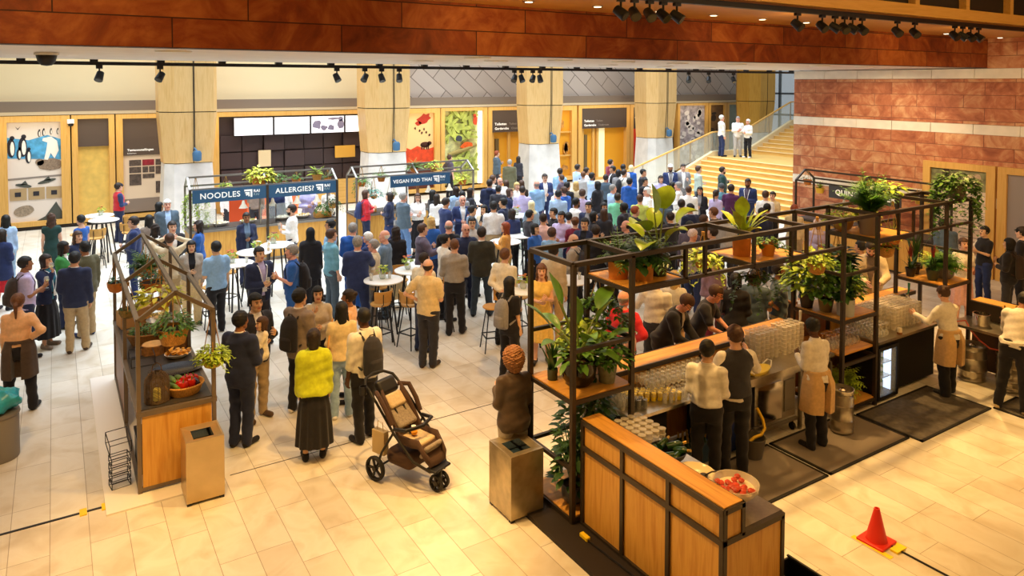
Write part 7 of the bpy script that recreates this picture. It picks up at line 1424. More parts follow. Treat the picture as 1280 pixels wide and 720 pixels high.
def person(label, loc, az, h, code, top, bottom, hair, arms='dd', legs='s', lod=1, dz=0.0, group=None, **o):
    fem, skin = code[0] == 'f', code[1]; lean, nod, turn, twist, belly = o.get('lean', 0), o.get('nod', 0), o.get('turn', 0), o.get('twist', 0), o.get('belly', 1.0)
    child, sit = o.get('child', False), o.get('sit', False); sk = (fem, arms, legs, lean, nod, turn, twist, belly, child, sit); S = cached(('sk',)+sk, lambda: Skel(*sk)); hb, hc_ = LODH[lod]; sd = (hash(str(sk)) if False else sum(map(ord, arms+legs+code)))
    ms = mat('skin_'+skin, SKIN[skin], 0.55, noise=0.06, nscale=30, spec=0.35); lips = mat('lips_'+skin, {'d': '#4a2620', 'b': '#7d4438'}.get(skin, '#b9685a'), 0.45); eye = mat('eye_and_brow', '#241a16', 0.4)
    def body():
        parts = [(*f_body(S, hb).mesh(), 0)]; V, F, sl = head_parts(lod, fem); parts.append((xf(S.H, V), F, sl))
        for M, hp_, q in S.hm:
            V, F = hand_parts(lod, hp_); W = xf(M, V); Fq = F if np.linalg.det(M[:3, :3]) > 0 else F[:, ::-1]; parts.append((W, Fq, 0))
        return to_mesh('person_body', parts, 3)
    hk, hcn = hair.split()
    root = add('person', cached(('body', lod)+sk, body), None, ms, lips, eye); tag(root, label, o.get('cat', 'child' if child else ('woman' if fem else 'man')), group); s_ = h/1.75
    root.location = (loc[0], loc[1], dz); root.rotation_euler = (0, 0, az); root.scale = (s_, s_, s_)
    def put(name, key, fn, m_): return add(name, cached((key, lod)+sk, lambda: to_mesh(name, [(*fn().mesh(), 0)])), root, m_)
    # upper garments: 'jacket navy white' = navy jacket over a white shirt
    tw = top.split(); kind, c1 = tw[0], tw[1]; gname, off, hem, slv = GAR[kind]; lea = '_leather' if c1 == 'leather' else ''
    if kind in ('jacket', 'coat', 'cardigan', 'vest') and len(tw) > 2 or kind == 'hoodie' and len(tw) > 2:
        put('shirt', ('top', 'under', kind == 'vest'), lambda: f_top(S, hc_, 'fit', .013, .90, 1.0 if kind == 'vest' else .5, sd), cloth(tw[2]))
        put(gname, ('top', kind), lambda: f_top(S, hc_, 'loose', off, hem, slv, sd, open_=1.0), cloth(c1, lea))
    else:
        put(gname, ('top', kind), lambda: f_top(S, hc_, 'loose' if kind not in ('tank',) else 'fit', off, hem, slv, sd, collar=1.44 if kind == 'tank' else 1.488), cloth(c1, lea))
    if kind == 'hoodie': put('hood', 'hood', lambda: Field(S.neck-np.array((.2, .22, .12)), S.neck+np.array((.2, .2, .14)), hc_).ell(S.neck+np.array((0, -.085, -.01)), (.115, .075, .075), 0), cloth(c1))
    if kind in ('shirt', 'tucked', 'rolled', 'polo', 'jacket'):
        cc = cloth(tw[2] if len(tw) > 2 else c1); put('collar', 'collar', lambda: Field(S.neck-.14, S.neck+.14, hc_*0.8).cone(S.neck-np.array((0, 0, .012)), S.neck+np.array((0, .004, .040)), .070, .066, 0).keep(lambda x, y, z: np.maximum(z-(S.neck[2]+.045), S.neck[2]-.015-z)+0*x+0*y), cc)
    # lower garments
    bw = bottom.split(); bk, bc = bw[0], bw[1]
    if bk in ('trousers', 'jeans', 'wide', 'slim', 'shorts'):
        put({'jeans': 'jeans', 'shorts': 'shorts'}.get(bk, 'trousers'), ('bot', bk), lambda: f_trousers(S, hc_, {'wide': .024, 'slim': -.002, 'shorts': .022}.get(bk, .008), sd+1, .40 if bk == 'shorts' else .075), cloth(bc))
    else: put('dress_skirt' if bk == 'dress' else 'skirt', ('bot', bk), lambda: f_skirt(S, hc_, {'skirt': .42, 'long': .20, 'dress': .40, 'mini': .56}[bk], {'long': .075, 'mini': .02}.get(bk, .05), sd), cloth(bc))
    if 'apron' in o: put('apron', 'apron', lambda: f_apron(S, hc_), cloth(o['apron']))
    shoe = cloth(o.get('shoe', 'black'))
    for q in range(2): add('shoe', cached(('shoe', q, lod)+sk, lambda: to_mesh('shoe', [(*f_shoe(S, q, hb).mesh(), 0)])), root, shoe)
    if hk != 'none':
        ho = add('headscarf' if hk == 'hijab' else ('cap' if hk in ('cap', 'knit') else 'hair'), cached(('hair', hk, lod), lambda: to_mesh('hair', [(*hair_parts(hk, lod), 0)])), root, mat('hair_'+hcn, HAIRC[hcn], 0.6 if 'cloth' not in hcn else 0.85, noise=0.25, nscale=45, bump=0.3)); ho.matrix_local = Matrix(S.H.tolist())
        if hk in ('cap',): h2 = add('hair', cached(('hair', 'short', lod), lambda: to_mesh('hair', [(*hair_parts('short', lod), 0)])), root, mat('hair_dark', HAIRC['dark'], 0.6)); h2.matrix_local = Matrix(S.H.tolist())
    if 'beard' in o:
        def bd():
            f = head_field(0.009, 0.007); f.keep(lambda x, y, z: np.maximum(np.maximum(z+0.040+0.25*np.maximum(0.06-y, 0)*0, 0.012-y), (np.abs(x) < 0.017)*(z > -0.076)*(z < -0.052)*(y > 0.05)*1.0-0.0005)+0*x); return to_mesh('beard', [(*f.mesh(), 0)])
        b_ = add('beard', cached('beard', bd), root, mat('hair_'+o['beard'], HAIRC[o['beard']], 0.7, noise=0.25, nscale=45)); b_.matrix_local = Matrix(S.H.tolist())
    TM = Matrix(S.T.tolist())
    if 'specs' in o:
        def gl():
            m = MB()
            for q in (-1, 1):
                m.tube([(q*0.032+0.022*math.cos(t), 0.100, 0.002+0.017*math.sin(t)) for t in [2*PI*k/12 for k in range(13)]], 0.0026, 5, False); m.tube([(q*0.054, 0.098, 0.006), (q*0.078, 0.02, 0.006), (q*0.080, -0.01, 0.0)], 0.0025, 5)
            m.tube([(-0.010, 0.101, 0.004), (0.010, 0.101, 0.004)], 0.0026, 5); e = m.build('eyeglasses', M_BLACK); me = e.data; bpy.data.objects.remove(e); return me
        g_ = bpy.data.objects.new('eyeglasses', cached('specs', gl)); col.objects.link(g_); g_.parent = root; g_.matrix_local = Matrix(S.H.tolist())
    if 'lany' in o:
        def ly(d=.02):
            m = MB()
            for q in (-1, 1):
                pts = [(q*.045, -.085, 1.47), (q*.075, -.02, 1.485), (q*.080, .085+d, 1.42), (q*.055, .125+d, 1.30), (q*.018, .128+d, 1.10)]
                for a, b in zip(pts[:-1], pts[1:]): m.bar(a, b, .016, .005)
            e = m.build('lanyard', M_WHITE); me = e.data; bpy.data.objects.remove(e); return me
        big = kind in ('jacket', 'coat', 'cardigan', 'hoodie', 'vest'); lc = {'w': mat('lanyard_white', '#eef0f0', .6), 'b': mat('lanyard_blue', '#7fa6d8', .6)}[o['lany']]
        l_ = bpy.data.objects.new('lanyard', cached(('lany', big), lambda: ly(.034 if big else .018))); col.objects.link(l_); l_.parent = root; l_.matrix_local = TM; l_.material_slots[0].link = 'OBJECT'; l_.material_slots[0].material = lc
        bm = cached(('badge', big), lambda: (lambda e: (e.data, bpy.data.objects.remove(e))[0])(MB().cbox((0, .135+(.034 if big else .018), 1.04), (.085, .004, .12)).build('badge', M_WHITE)))
        b_ = bpy.data.objects.new('badge', bm); col.objects.link(b_); b_.parent = l_
    MW = Matrix.Translation(root.location) @ Matrix.Rotation(az, 4, 'Z') @ Matrix.Scale(s_, 4)
    root['cat_'] = ''; del root['cat_']
    if 'pack' in o: backpack(o['packlabel'], MW @ TM, cloth(o['pack'])); 
    if 'bag' in o: shoulder_bag(o['baglabel'], MW @ TM, cloth(o['bag']), o.get('bagside', -1))
    if 'glass' in o:
        hd = S.hand[1]; w0 = MW @ Vector(hd); held(o['glass'], o['glasslabel'], w0)
    PEOPLE.append((root, loc, S, MW)); return root
def backpack(label, M, m_):
    def me_(fn, nm): return cached(('pack', nm), lambda: (lambda e: (e.data, bpy.data.objects.remove(e))[0])(fn()))
    t = thing('backpack', label, 'backpack'); t.matrix_world = M @ Matrix.Translation((0, 0, .10)) @ Matrix.Scale(.90, 4)
    f1 = lambda: to_mesh('pack', [(*Field((-.22, -.46, .85), (.22, -.05, 1.52), .016).loft([(.93, .13, .07, -.22), (.97, .150, .095, -.235), (1.15, .155, .105, -.24), (1.32, .15, .095, -.225), (1.42, .11, .07, -.205), (1.46, .05, .04, -.19)], None, 0, k=0).mesh(), 0)])
    f2 = lambda: to_mesh('pack_pocket', [(*Field((-.2, -.46, .85), (.2, -.15, 1.3), .016).loft([(.97, .09, .05, -.31), (1.0, .11, .055, -.315), (1.14, .11, .055, -.315), (1.18, .09, .04, -.30)], None, 0, k=0).mesh(), 0)])
    for nm, fn in (('main_compartment', f1), ('front_pocket', f2)): add(nm, cached(('pk', nm), fn), t, m_)
    for q in (-1, 1):
        st_ = lambda q=q: MB().tube([(q*.09, -.15, 1.42), (q*.105, -.06, 1.505), (q*.115, .06, 1.47), (q*.125, .125, 1.36), (q*.15, .10, 1.20), (q*.17, 0.0, 1.08), (q*.13, -.15, 1.0)], .017, 6).build('shoulder_strap', m_)
        so_ = bpy.data.objects.new('shoulder_strap', me_(st_, 'st%d' % q)); col.objects.link(so_); so_.parent = t; so_.material_slots[0].link = 'OBJECT'; so_.material_slots[0].material = m_
    ho_ = bpy.data.objects.new('grab_handle', me_(lambda: MB().tube([(-.04, -.19, 1.45), (-.03, -.20, 1.49), (.03, -.20, 1.49), (.04, -.19, 1.45)], .009, 6).build('grab_handle', m_), 'gh')); col.objects.link(ho_); ho_.parent = t
def shoulder_bag(label, M, m_, side):
    t = thing('shoulder_bag', label, 'bag'); t.matrix_world = M @ Matrix.Translation((side*.22, .02, 0)); b_ = MB().cbox((0, 0, .86), (.10, .30, .26)).build('bag_body', m_, t, bevel=.03)
    MB().tube([(0, -.13, .97), (-side*.02, -.10, 1.2), (-side*.09, -.03, 1.50), (-side*.03, .12, 1.25), (0, .13, .97)], .012, 6).build('strap', m_, t); MB().cbox((side*.045, 0, .92), (.02, .28, .14)).build('flap', m_, t, bevel=.008)
def held(kind, label, p):
    if kind == 'phone': t = thing('phone', label, 'phone', p, rnd.uniform(0, 3)); MB().cbox((0, 0, .03), (.075, .009, .15)).build('case', M_BLACK, t, bevel=.004); MB().cbox((0, -.005, .03), (.068, .002, .14)).build('display', mat('phone_glass', '#20242c', .1), t); return
    if kind == 'plate': t = thing('plate', label, 'plate', p); MB().lathe([(0, 0), (.06, 0), (.10, .018), (.095, .02), (.055, .006), (0, .006)], n=20).build('plate_body', M_WHITE, t, True); MB().lathe([(0, .03), (.03, .02), (.045, .006)], n=10).build('food', mat('golden_crisp', '#e9a634', .5), t, True); return
    t = thing('wine_glass' if kind == 'wine' else 'drinking_glass', label, 'glass', p - Vector((0, 0, .09)))
    if kind == 'wine':
        MB().lathe([(0.0, 0.0), (0.033, 0.002), (0.004, 0.008), (0.004, 0.085), (0.02, 0.10), (0.040, 0.135), (0.038, 0.17), (0.031, 0.20)], n=14).build('glass_body', M_GW, t, True); MB().lathe([(0.0, 0.098), (0.030, 0.118), (0.037, 0.14), (0, 0.14)], n=14).build('wine', mat('white_wine', '#e9d98a', .1, alpha=.8), t, True)
    else:
        MB().lathe([(0.028, 0), (0.034, 0.14), (0.031, 0.14), (0.026, 0.006), (0, 0.006)], n=12).build('glass_body', M_GW, t, True); MB().lathe([(0.025, 0.008), (0.029, 0.08), (0, 0.08)], n=12).build('drink', mat({'beer': 'beer', 'water': 'water', 'juice': 'orange_juice', 'cola': 'cola'}[kind], {'beer': '#d9a93a', 'water': '#dfe6e2', 'juice': '#f2b818', 'cola': '#1c100a'}[kind], .2), t, True)
# ------------------------------------------------------------------ everyone in the hall (photo column and row of the head top, height, facing)
def W(u, v, h, az, code, top, bottom, hair, arms, label, legs='s', **o):
    """facing: 0 = away from the camera, 90 = to the right, 180 = towards it"""
    if 'xy' in o: x, y = o.pop('xy')
    else:
        zz = o.pop('headz', h*1.005); q = ground(u, v, zz); x, y = q.x, q.y
    view = math.degrees(math.atan2(x, y)); d = math.hypot(x, y); lod = 0 if d < 11.5 else (1 if d < 17.5 else 2)
    ROWS.append([x, y, d, label, -R(view+az), h, code, top, bottom, hair, arms, legs, lod, o])
ROWS = []
N_ = 'none black'
# behind the end of the bar: the staff
W(870, 420, 1.70, 8, 'ma', 'tucked offwhite', 'trousers black', 'short black', 'xx', 'bartender in white shirt with back turned, working at the wine glasses', nod=15, xy=(6.38, 5.84))
W(903, 399, 1.80, -18, 'mp', 'vest charcoal offwhite', 'jeans black', 'short brown', 'ro', 'bartender in black waistcoat over white sleeves reaching to the bar top', nod=15, twist=-8, xy=(6.84, 5.82))
W(1025, 401, 1.66, -42, 'fd', 'tucked offwhite', 'trousers black', 'bun black', 'hx', 'bartender in cream shirt and tan apron pouring a beer beside the keg', apron='tan', nod=20, lean=8, glass='beer', glasslabel='glass of beer in the hand of the bartender beside the keg', xy=(8.24, 5.68))
W(1168, 354, 1.64, -48, 'fp', 'tucked offwhite', 'wide black', 'bun brown', 'or', 'bartender in cream shirt and tan apron before the stacked glasses', apron='tan', nod=22, lean=10, legs='v', xy=(11.32, 5.60))
W(1268, 358, 1.74, 18, 'mb', 'tucked offwhite', 'trousers black', 'short black', 'll', 'bartender in cream shirt leaning over the right limb, wearing pale sneakers', 'w', lean=30, nod=15, shoe='sand', xy=(11.60, 4.84))
# guests along the far side of the bar
W(779, 366, 1.72, 22, 'mr', 'sweater red', 'trousers charcoal', 'bald grey', 'fi', 'bald man in red sweater standing behind the plant tower', xy=(6.85, 7.85))
W(785, 394, 1.58, -80, 'fd', 'shortblouse rose', 'trousers darknavy', 'bob black', 'xh', 'woman with glasses and dusty pink top at the bar beside the plant tower', specs=1, xy=(6.52, 7.38))
W(822, 352, 1.74, 12, 'mp', 'tucked offwhite', 'trousers charcoal', 'short dark', 'of', 'man in pale grey shirt seen from behind, his head under the high shelf', lean=6, xy=(7.85, 8.25))
W(838, 350, 1.66, 5, 'fp', 'blouse offwhite', 'trousers tan', 'long blond', 'ff', 'blonde long haired woman in cream coat behind the bar guests', xy=(8.45, 8.45))
W(852, 378, 1.76, 110, 'mr', 'jacket black offwhite', 'trousers charcoal', 'quiff brown', 'll', 'man in black jacket bent over the bar reading a sheet', lean=30, nod=20, specs=1, xy=(7.48, 7.70))
W(893, 371, 1.76, 105, 'mr', 'tee charcoal', 'jeans darkdenim', 'quiff brown', 'll', 'man with glasses and grey hooded top leaning on the bar', lean=26, specs=1, xy=(8.15, 7.70))
W(920, 340, 1.72, 8, 'fd', 'cardigan black', 'dress black', 'bob black', 'ff', 'woman in long black dress with back to the bar below the middle shelf', bag='charcoal', baglabel='black shoulder bag with light strap on the woman in the long black dress')
W(893, 322, 1.70, 160, 'fp', 'blouse mauve', 'trousers maroon', 'long dark', 'ff', 'guest in mauve top behind the plants of the middle shelf')
W(974, 328, 1.78, 95, 'mb', 'tee slate', 'trousers khaki', 'short dark', 'fi', 'bearded man in slate grey tee with his hand on his hip behind the bar', beard='dark')
W(990, 352, 1.78, 20, 'mp', 'shirt bluegrey', 'trousers charcoal', 'short brown', 'll', 'man in grey blue shirt bent over the bar end behind the low bay shelf', lean=34, xy=(10.55, 7.95))
W(945, 335, 1.72, 15, 'mm', 'polo slate', 'trousers khaki', 'short dark', 'df', 'guest in slate polo and khaki trousers between the black dress and the bearded man')
W(1109, 312, 1.86, 172, 'mp', 'jacket beige taupe', 'trousers tan', 'short dark', 'll', 'bearded man in beige suit leaning with folded hands on the bar', beard='brown', lean=16, nod=14, xy=(12.65, 7.70))
W(1086, 303, 1.66, -70, 'mm', 'shirt offwhite', 'trousers charcoal', 'short black', 'fd', 'man in white shirt looking left behind the bearded man in beige', xy=(13.1, 8.15))
W(1022, 273, 1.68, 165, 'fb', 'blouse lilac', 'trousers charcoal', 'hijab pinkcloth', 'ff', 'guest in pale pink headscarf behind the frame near the quinoa stall')
W(993, 255, 1.74, 10, 'fp', 'blouse sand', 'trousers khaki', 'short red', 'fd', 'red haired guest in sand top near the left post of the quinoa stall')
W(1192, 262, 1.78, -20, 'mm', 'shirt slate', 'trousers black', 'short dark', 'fr', 'man in slate shirt bending forward behind the ivy at the right of the frame', lean=38, xy=(16.6, 8.25))
W(1208, 300, 1.68, 150, 'fp', 'shortblouse offwhite', 'dress rose', 'short brown', 'ff', 'woman in pale dress half hidden behind the right shelf', xy=(15.0, 7.2))
W(1231, 282, 1.66, -130, 'fa', 'tee black', 'jeans navy', 'short black', 'xf', 'woman in black top and dark jeans with a pale bag across her chest', bag='offwhite', baglabel='pale crossbody bag of the woman by the poster of monkeys', bagside=1)
W(1262, 297, 1.66, -75, 'fa', 'jacket black charcoal', 'trousers charcoal', 'bob black', 'fh', 'person with short black hair and dark backpack left of the man in a cap', pack='dkbrown', packlabel='dark brown backpack at the right edge, by the man in the cap')
W(1278, 283, 1.74, -80, 'mp', 'jacket black white', 'trousers black', 'cap blackcloth', 'ff', 'man in black cap and dark suit at the right edge')
# group on the warm floor in front
W(300, 388, 1.76, 38, 'mb', 'jacket darknavy white', 'trousers darknavy', 'short black', 'fx', 'man in dark navy suit carrying a small child on his arm', 'n')
W(319, 366, 1.76, 150, 'ma', 'jacket charcoal white', 'trousers khaki', 'short black', 'hf', 'man behind the father, dark jacket and khaki trousers', shoe='brown')
W(374, 360, 1.78, 42, 'ma', 'jacket taupe white', 'trousers black', 'short black', 'rd', 'man in taupe blazer with black backpack and white sneakers', shoe='white', pack='black', packlabel='black backpack on the man in the taupe blazer')
W(397, 357, 1.64, 175, 'fa', 'blouse beige', 'trousers black', 'bob black', 'ft', 'woman in beige blouse bringing food to her mouth')
W(427, 376, 1.64, -5, 'fa', 'blouse sand', 'jeans ltdenim', 'long black', 'fd', 'woman with long black hair, sand coloured jacket and light jeans', shoe='white', bag='orange', baglabel='small orange brown bag on the woman in the sand coloured jacket', bagside=-1)
W(436, 361, 1.66, -78, 'fb', 'shortblouse peach', 'trousers charcoal', 'bun dark', 'fd', 'woman in peach top with dark hair tied up, facing left', xy=None) if False else W(436, 361, 1.66, -78, 'fb', 'shortblouse peach', 'trousers charcoal', 'bun dark', 'fd', 'woman in peach top with dark hair tied up, facing left')
W(455, 384, 1.76, -32, 'md', 'rolled offwhite', 'trousers black', 'crop black', 'df', 'man in white shirt with rolled sleeves and black backpack', 'v', pack='charcoal', packlabel='large black backpack on the man in the white rolled sleeves')
W(392, 410, 1.64, 0, 'fa', 'cape yellow', 'long black', 'bob dark', 'dd', 'woman in bright yellow sweater and long black skirt')
W(642, 436, 1.68, -25, 'fp', 'jacket leather black', 'trousers stone', 'big ginger', 'hf', 'woman with ginger curls and brown leather jacket beside the steel bin', 'v', shoe='leather', glass='phone', glasslabel='phone held up by the woman with ginger curls')
W(637, 345, 1.66, 40, 'fa', 'tee black', 'trousers black', 'long black', 'fd', 'woman with long black hair, black tee and grey backpack', pack='grey', packlabel='grey brown backpack on the woman in black tee')
W(677, 329, 1.68, 178, 'fp', 'tank gold', 'dress gold', 'wavy chestnut', 'xf', 'smiling woman in yellow dress with curly brown hair behind the tower')
W(692, 305, 1.78, 25, 'mm', 'shirt beige', 'trousers tan', 'short dark', 'dd', 'man in beige shirt behind the woman in the yellow dress')
W(717, 292, 1.74, -70, 'mp', 'shirt stone', 'trousers charcoal', 'bald brown', 'fd', 'balding man in stone shirt with dark backpack straps', pack='charcoal', packlabel='dark backpack of the balding man behind the bar frame')
W(631, 310, 1.74, 30, 'mp', 'tucked cream', 'trousers black', 'short chestnut', 'bd', 'young man in cream shirt with hand behind his back')
W(632, 277, 1.64, -75, 'fp', 'blouse orange', 'trousers mustard', 'long red', 'hd', 'woman with long red hair and orange top at a white table')
W(535, 323, 1.80, 25, 'mp', 'polo sand', 'jeans charcoal', 'bald dark', 'ih', 'man in sand polo with hand on hip and grey trousers', 'n', shoe='dkbrown')
W(530, 315, 1.74, 40, 'mp', 'polo cream', 'trousers darknavy', 'crop dark', 'df', 'man in cream polo hidden behind the man in the sand polo')
W(568, 298, 1.80, 8, 'mp', 'tucked stone', 'trousers black', 'crop chestnut', 'ff', 'shaven headed man in grey taupe shirt with his back turned', 'v')
W(602, 283, 1.80, 5, 'mp', 'jacket blackolive white', 'jeans darkdenim', 'short dark', 'ff', 'man in black olive jacket and dark jeans seen from behind', 'w')
W(556, 292, 1.72, 65, 'ma', 'rolled offwhite', 'trousers black', 'short black', 'rf', 'man in white shirt looking down left of the shaven head')
W(561, 276, 1.80, 5, 'mr', 'tee black', 'trousers black', 'bald grey', 'fd', 'bald man in black tee behind the man in white')
W(582, 278, 1.80, 165, 'mr', 'shirt darknavy', 'trousers darknavy', 'bald white', 'hd', 'bald man with glasses and navy shirt looking down', specs=1)
W(590, 271, 1.74, 175, 'ma', 'shirt ltgrey', 'trousers charcoal', 'short black', 'ff', 'man with glasses and pale grey shirt beside the bald man', specs=1)
W(528, 279, 1.76, 75, 'mp', 'jacket plum white', 'trousers charcoal', 'short brown', 'ho', 'man in plum grey jacket gesturing with an open hand')
W(539, 270, 1.72, 20, 'fp', 'jacket blue white', 'trousers darknavy', 'wavy blond', 'ff', 'blond haired guest in blue jacket behind the plum grey jacket')
# at the left
W(22, 366, 1.70, 14, 'fp', 'tucked peach', 'trousers black', 'pony chestnut', 'di', 'waitress with ponytail, peach blouse and brown apron, hand on hip', 'w', apron='leather')
W(31, 320, 1.74, 78, 'mb', 'polo lavender', 'trousers darknavy', 'short black', 'fh', 'man in lavender shirt with backpack holding a wine glass', pack='dkbrown', packlabel='dark backpack on the man in the lavender shirt', glass='wine', glasslabel='glass of white wine held by the man in lavender')
W(57, 317, 1.66, 125, 'fm', 'cardigan darknavy teal', 'long black', 'bob dark', 'hk', 'woman in navy cardigan and black skirt drinking from a glass', lany='w', shoe='taupe', glass='wine', glasslabel='wine glass at the lips of the woman in navy cardigan')
W(79, 301, 1.66, 115, 'fd', 'cardigan green white', 'trousers darknavy', 'long black', 'fd', 'woman in bright green cardigan with a lanyard', lany='w')
W(93, 314, 1.76, 12, 'mm', 'jacket darknavy white', 'trousers khaki', 'short black', 'fd', 'man in dark navy blazer and khaki trousers, back turned', 'v', shoe='leather')
W(106, 301, 1.76, -30, 'mb', 'jacket olive white', 'trousers khaki', 'short black', 'hd', 'man in olive jacket partly behind the navy blazer', shoe='navy')
W(64, 266, 1.68, 2, 'fp', 'tank darkgreen', 'long darkgreen', 'wavy brown', 'dd', 'woman in dark green strappy dress facing the wildlife poster')
W(101, 268, 1.66, -40, 'fp', 'tank blue', 'trousers charcoal', 'short black', 'fd', 'woman with short dark hair and bright blue top near the niche tables')
W(97, 288, 1.64, 150, 'fp', 'blouse darknavy', 'trousers black', 'long brown', 'fd', 'woman with long brown hair between the blue top and the navy blazer')
W(2, 286, 1.68, 40, 'fp', 'coat navy', 'skirt red', 'long dark', 'ff', 'woman in navy coat with crimson skirt at the left edge')
W(7, 268, 1.68, 0, 'fm', 'shirt ltblue', 'trousers ltdenim', 'long black', 'dd', 'guest in light blue shirt behind the navy coat at the left edge')
W(-6, 386, 1.74, 60, 'mr', 'shirt white', 'trousers black', 'crop grey', 'ff', 'man half outside the left edge, behind the waitress', xy=(-1.25, 11.6))
W(148, 228, 1.76, 72, 'mp', 'vest red navy', 'trousers darknavy', 'cap navycloth', 'ff', 'man in red vest and navy cap by the niche tables')
W(167, 270, 1.78, -82, 'mp', 'jacket navy ltblue', 'trousers navy', 'short dark', 'fd', 'man with glasses and navy suit left of the hanging fern', specs=1)
W(209, 249, 1.80, 172, 'mr', 'jacket slate ltblue', 'trousers charcoal', 'short white', 'dd', 'white haired man in grey jacket smiling by the noodle stall')
W(199, 252, 1.66, 70, 'fm', 'blouse charcoal', 'trousers black', 'long black', 'ff', 'dark haired woman just behind the white haired man')
W(186, 268, 1.66, -20, 'fb', 'blouse taupe', 'trousers charcoal', 'long black', 'fd', 'woman with straight long black hair right of the navy suit')
W(194, 279, 1.66, 5, 'fp', 'blouse white', 'trousers offwhite', 'wavy dark', 'fd', 'woman with wavy brown hair and white top behind the left stall')
W(215, 276, 1.76, 165, 'mp', 'jacket black white', 'trousers black', 'short dark', 'fd', 'smiling man in black suit behind the raised arm')
W(212, 291, 1.74, 5, 'fp', 'shirt beige', 'trousers khaki', 'short brown', 'uu', 'person in beige shirt with an arm raised across the head')
W(248, 275, 1.68, -85, 'fp', 'blouse blue', 'skirt navy', 'wavy dark', 'fd', 'woman in royal blue dress with curly dark hair')
W(239, 300, 1.64, 176, 'fa', 'jacket stone black', 'wide sand', 'bob black', 'df', 'woman with black bob and grey jacket facing us')
W(270, 301, 1.74, -25, 'ma', 'polo skyblue', 'trousers black', 'short black', 'fd', 'man in light blue short sleeved shirt and black trousers', 'v')
W(308, 265, 1.70, 170, 'fb', 'jacket darknavy bluegrey', 'trousers darknavy', 'bun dark', 'fd', 'woman in dark blazer with hair tied up before the noodle counter')
W(355, 264, 1.78, -85, 'mp', 'shirt white', 'trousers darknavy', 'short dark', 'fh', 'bearded man in white shirt before the noodle counter', beard='dark', glass='cola', glasslabel='dark drink in the hand of the bearded man in white', xy=(4.75, 17.35))
W(324, 308, 1.76, 150, 'ma', 'jacket darknavy lilac', 'trousers charcoal', 'short black', 'hf', 'man in dark suit and lanyard holding a glass', lany='w', glass='wine', glasslabel='wine glass held by the man in dark suit and lanyard')
W(365, 305, 1.78, -85, 'mr', 'polo blue', 'jeans blue', 'short grey', 'hd', 'man in blue polo with large black backpack', lany='w', pack='black', packlabel='large black backpack on the man in the blue polo')
W(388, 284, 1.72, 5, 'fb', 'coat black', 'long black', 'hijab blackcloth', 'dd', 'person in black headscarf and long black coat, back turned')
W(414, 285, 1.78, 65, 'mp', 'rolled tealblue', 'trousers slate', 'short brown', 'dd', 'man in teal blue shirt with rolled sleeves and brown hair')
W(413, 274, 1.74, -80, 'mm', 'shirt skyblue', 'trousers charcoal', 'short black', 'hd', 'man with glasses behind the teal blue shirt, hand raised', specs=1)
W(441, 283, 1.78, 18, 'mr', 'jacket royal white', 'trousers royal', 'short grey', 'fd', 'white haired man in bright blue blazer behind the navy suit')
W(447, 294, 1.84, 5, 'mr', 'jacket navy white', 'trousers navy', 'short grey', 'fl', 'grey haired man in navy suit leaning a hand on the white table', 'w')
W(460, 290, 1.66, -60, 'fr', 'blouse navy', 'trousers navy', 'short white', 'fd', 'white haired woman mostly hidden behind the beige cardigan')
W(467, 293, 1.68, -80, 'fr', 'cardigan beige white', 'trousers stone', 'short grey', 'ff', 'woman with short grey hair and beige cardigan at the white table')
W(481, 287, 1.76, -80, 'mr', 'sweater bluegrey', 'trousers slate', 'bald white', 'fd', 'bald man in blue grey sweater facing left', lany='w')
W(495, 282, 1.70, 5, 'fb', 'blouse black', 'long sand', 'wavy dark', 'fd', 'woman with dark curls, black top and beige skirt')
# before the pad thai stall
W(457, 237, 1.70, 78, 'fp', 'sweater red', 'trousers darknavy', 'bob brown', 'xf', 'woman in red sweater with a backpack at the pad thai counter', pack='navy', packlabel='navy backpack on the woman in the red sweater')
W(487, 240, 1.70, -75, 'fp', 'cardigan darknavy plum', 'dress navy', 'bob dark', 'fd', 'woman in navy dress and cardigan opposite the red sweater', lany='w')
W(504, 240, 1.78, 55, 'mr', 'jacket slate white', 'jeans denim', 'short grey', 'fd', 'grey haired man in slate blazer and jeans', bag='grey', baglabel='grey shoulder bag on the man in slate blazer and jeans', legs='v')
W(522, 241, 1.68, 175, 'fp', 'tucked white', 'long black', 'long brown', 'xf', 'woman with glasses, white blouse and black skirt facing us', specs=1)
W(541, 237, 1.70, 60, 'fm', 'blouse black', 'trousers black', 'long black', 'fd', 'woman in black with long black hair right of the brown post')
W(546, 242, 1.66, 25, 'fm', 'shirt white', 'trousers black', 'long dark', 'fd', 'woman in white shirt with long dark hair near the brown post')
W(557, 247, 1.78, 60, 'mm', 'jacket navy white', 'trousers navy', 'short dark', 'xf', 'dark haired man in navy suit reading his phone', nod=20, lany='b')
W(578, 244, 1.80, 172, 'mr', 'jacket navy white', 'trousers navy', 'bald grey', 'hf', 'bald man in navy suit with blue lanyard facing us', lany='b')
W(570, 233, 1.68, -25, 'fm', 'blouse ltblue', 'skirt ltblue', 'long dark', 'fd', 'woman in light blue dress before the pad thai counter')
W(588, 234, 1.68, 65, 'fm', 'blouse charcoal', 'long black', 'long dark', 'rf', 'woman in dark skirt reaching out, near the right end of the pad thai stall')
W(578, 238, 1.66, 20, 'fm', 'blouse grey', 'trousers black', 'bob black', 'fd', 'dark haired woman behind the bald man with blue lanyard')
W(590, 255, 1.72, 70, 'ma', 'shirt bluegrey', 'trousers darknavy', 'short black', 'hd', 'black haired man in grey blue shirt right of the bald man', lany='w')
W(605, 257, 1.66, -150, 'fa', 'coat beige black', 'trousers black', 'long black', 'fd', 'woman with long black hair and open beige coat')
W(617, 252, 1.82, 3, 'mm', 'tucked white', 'trousers khaki', 'short black', 'ff', 'broad man in white shirt and khaki trousers, back turned')
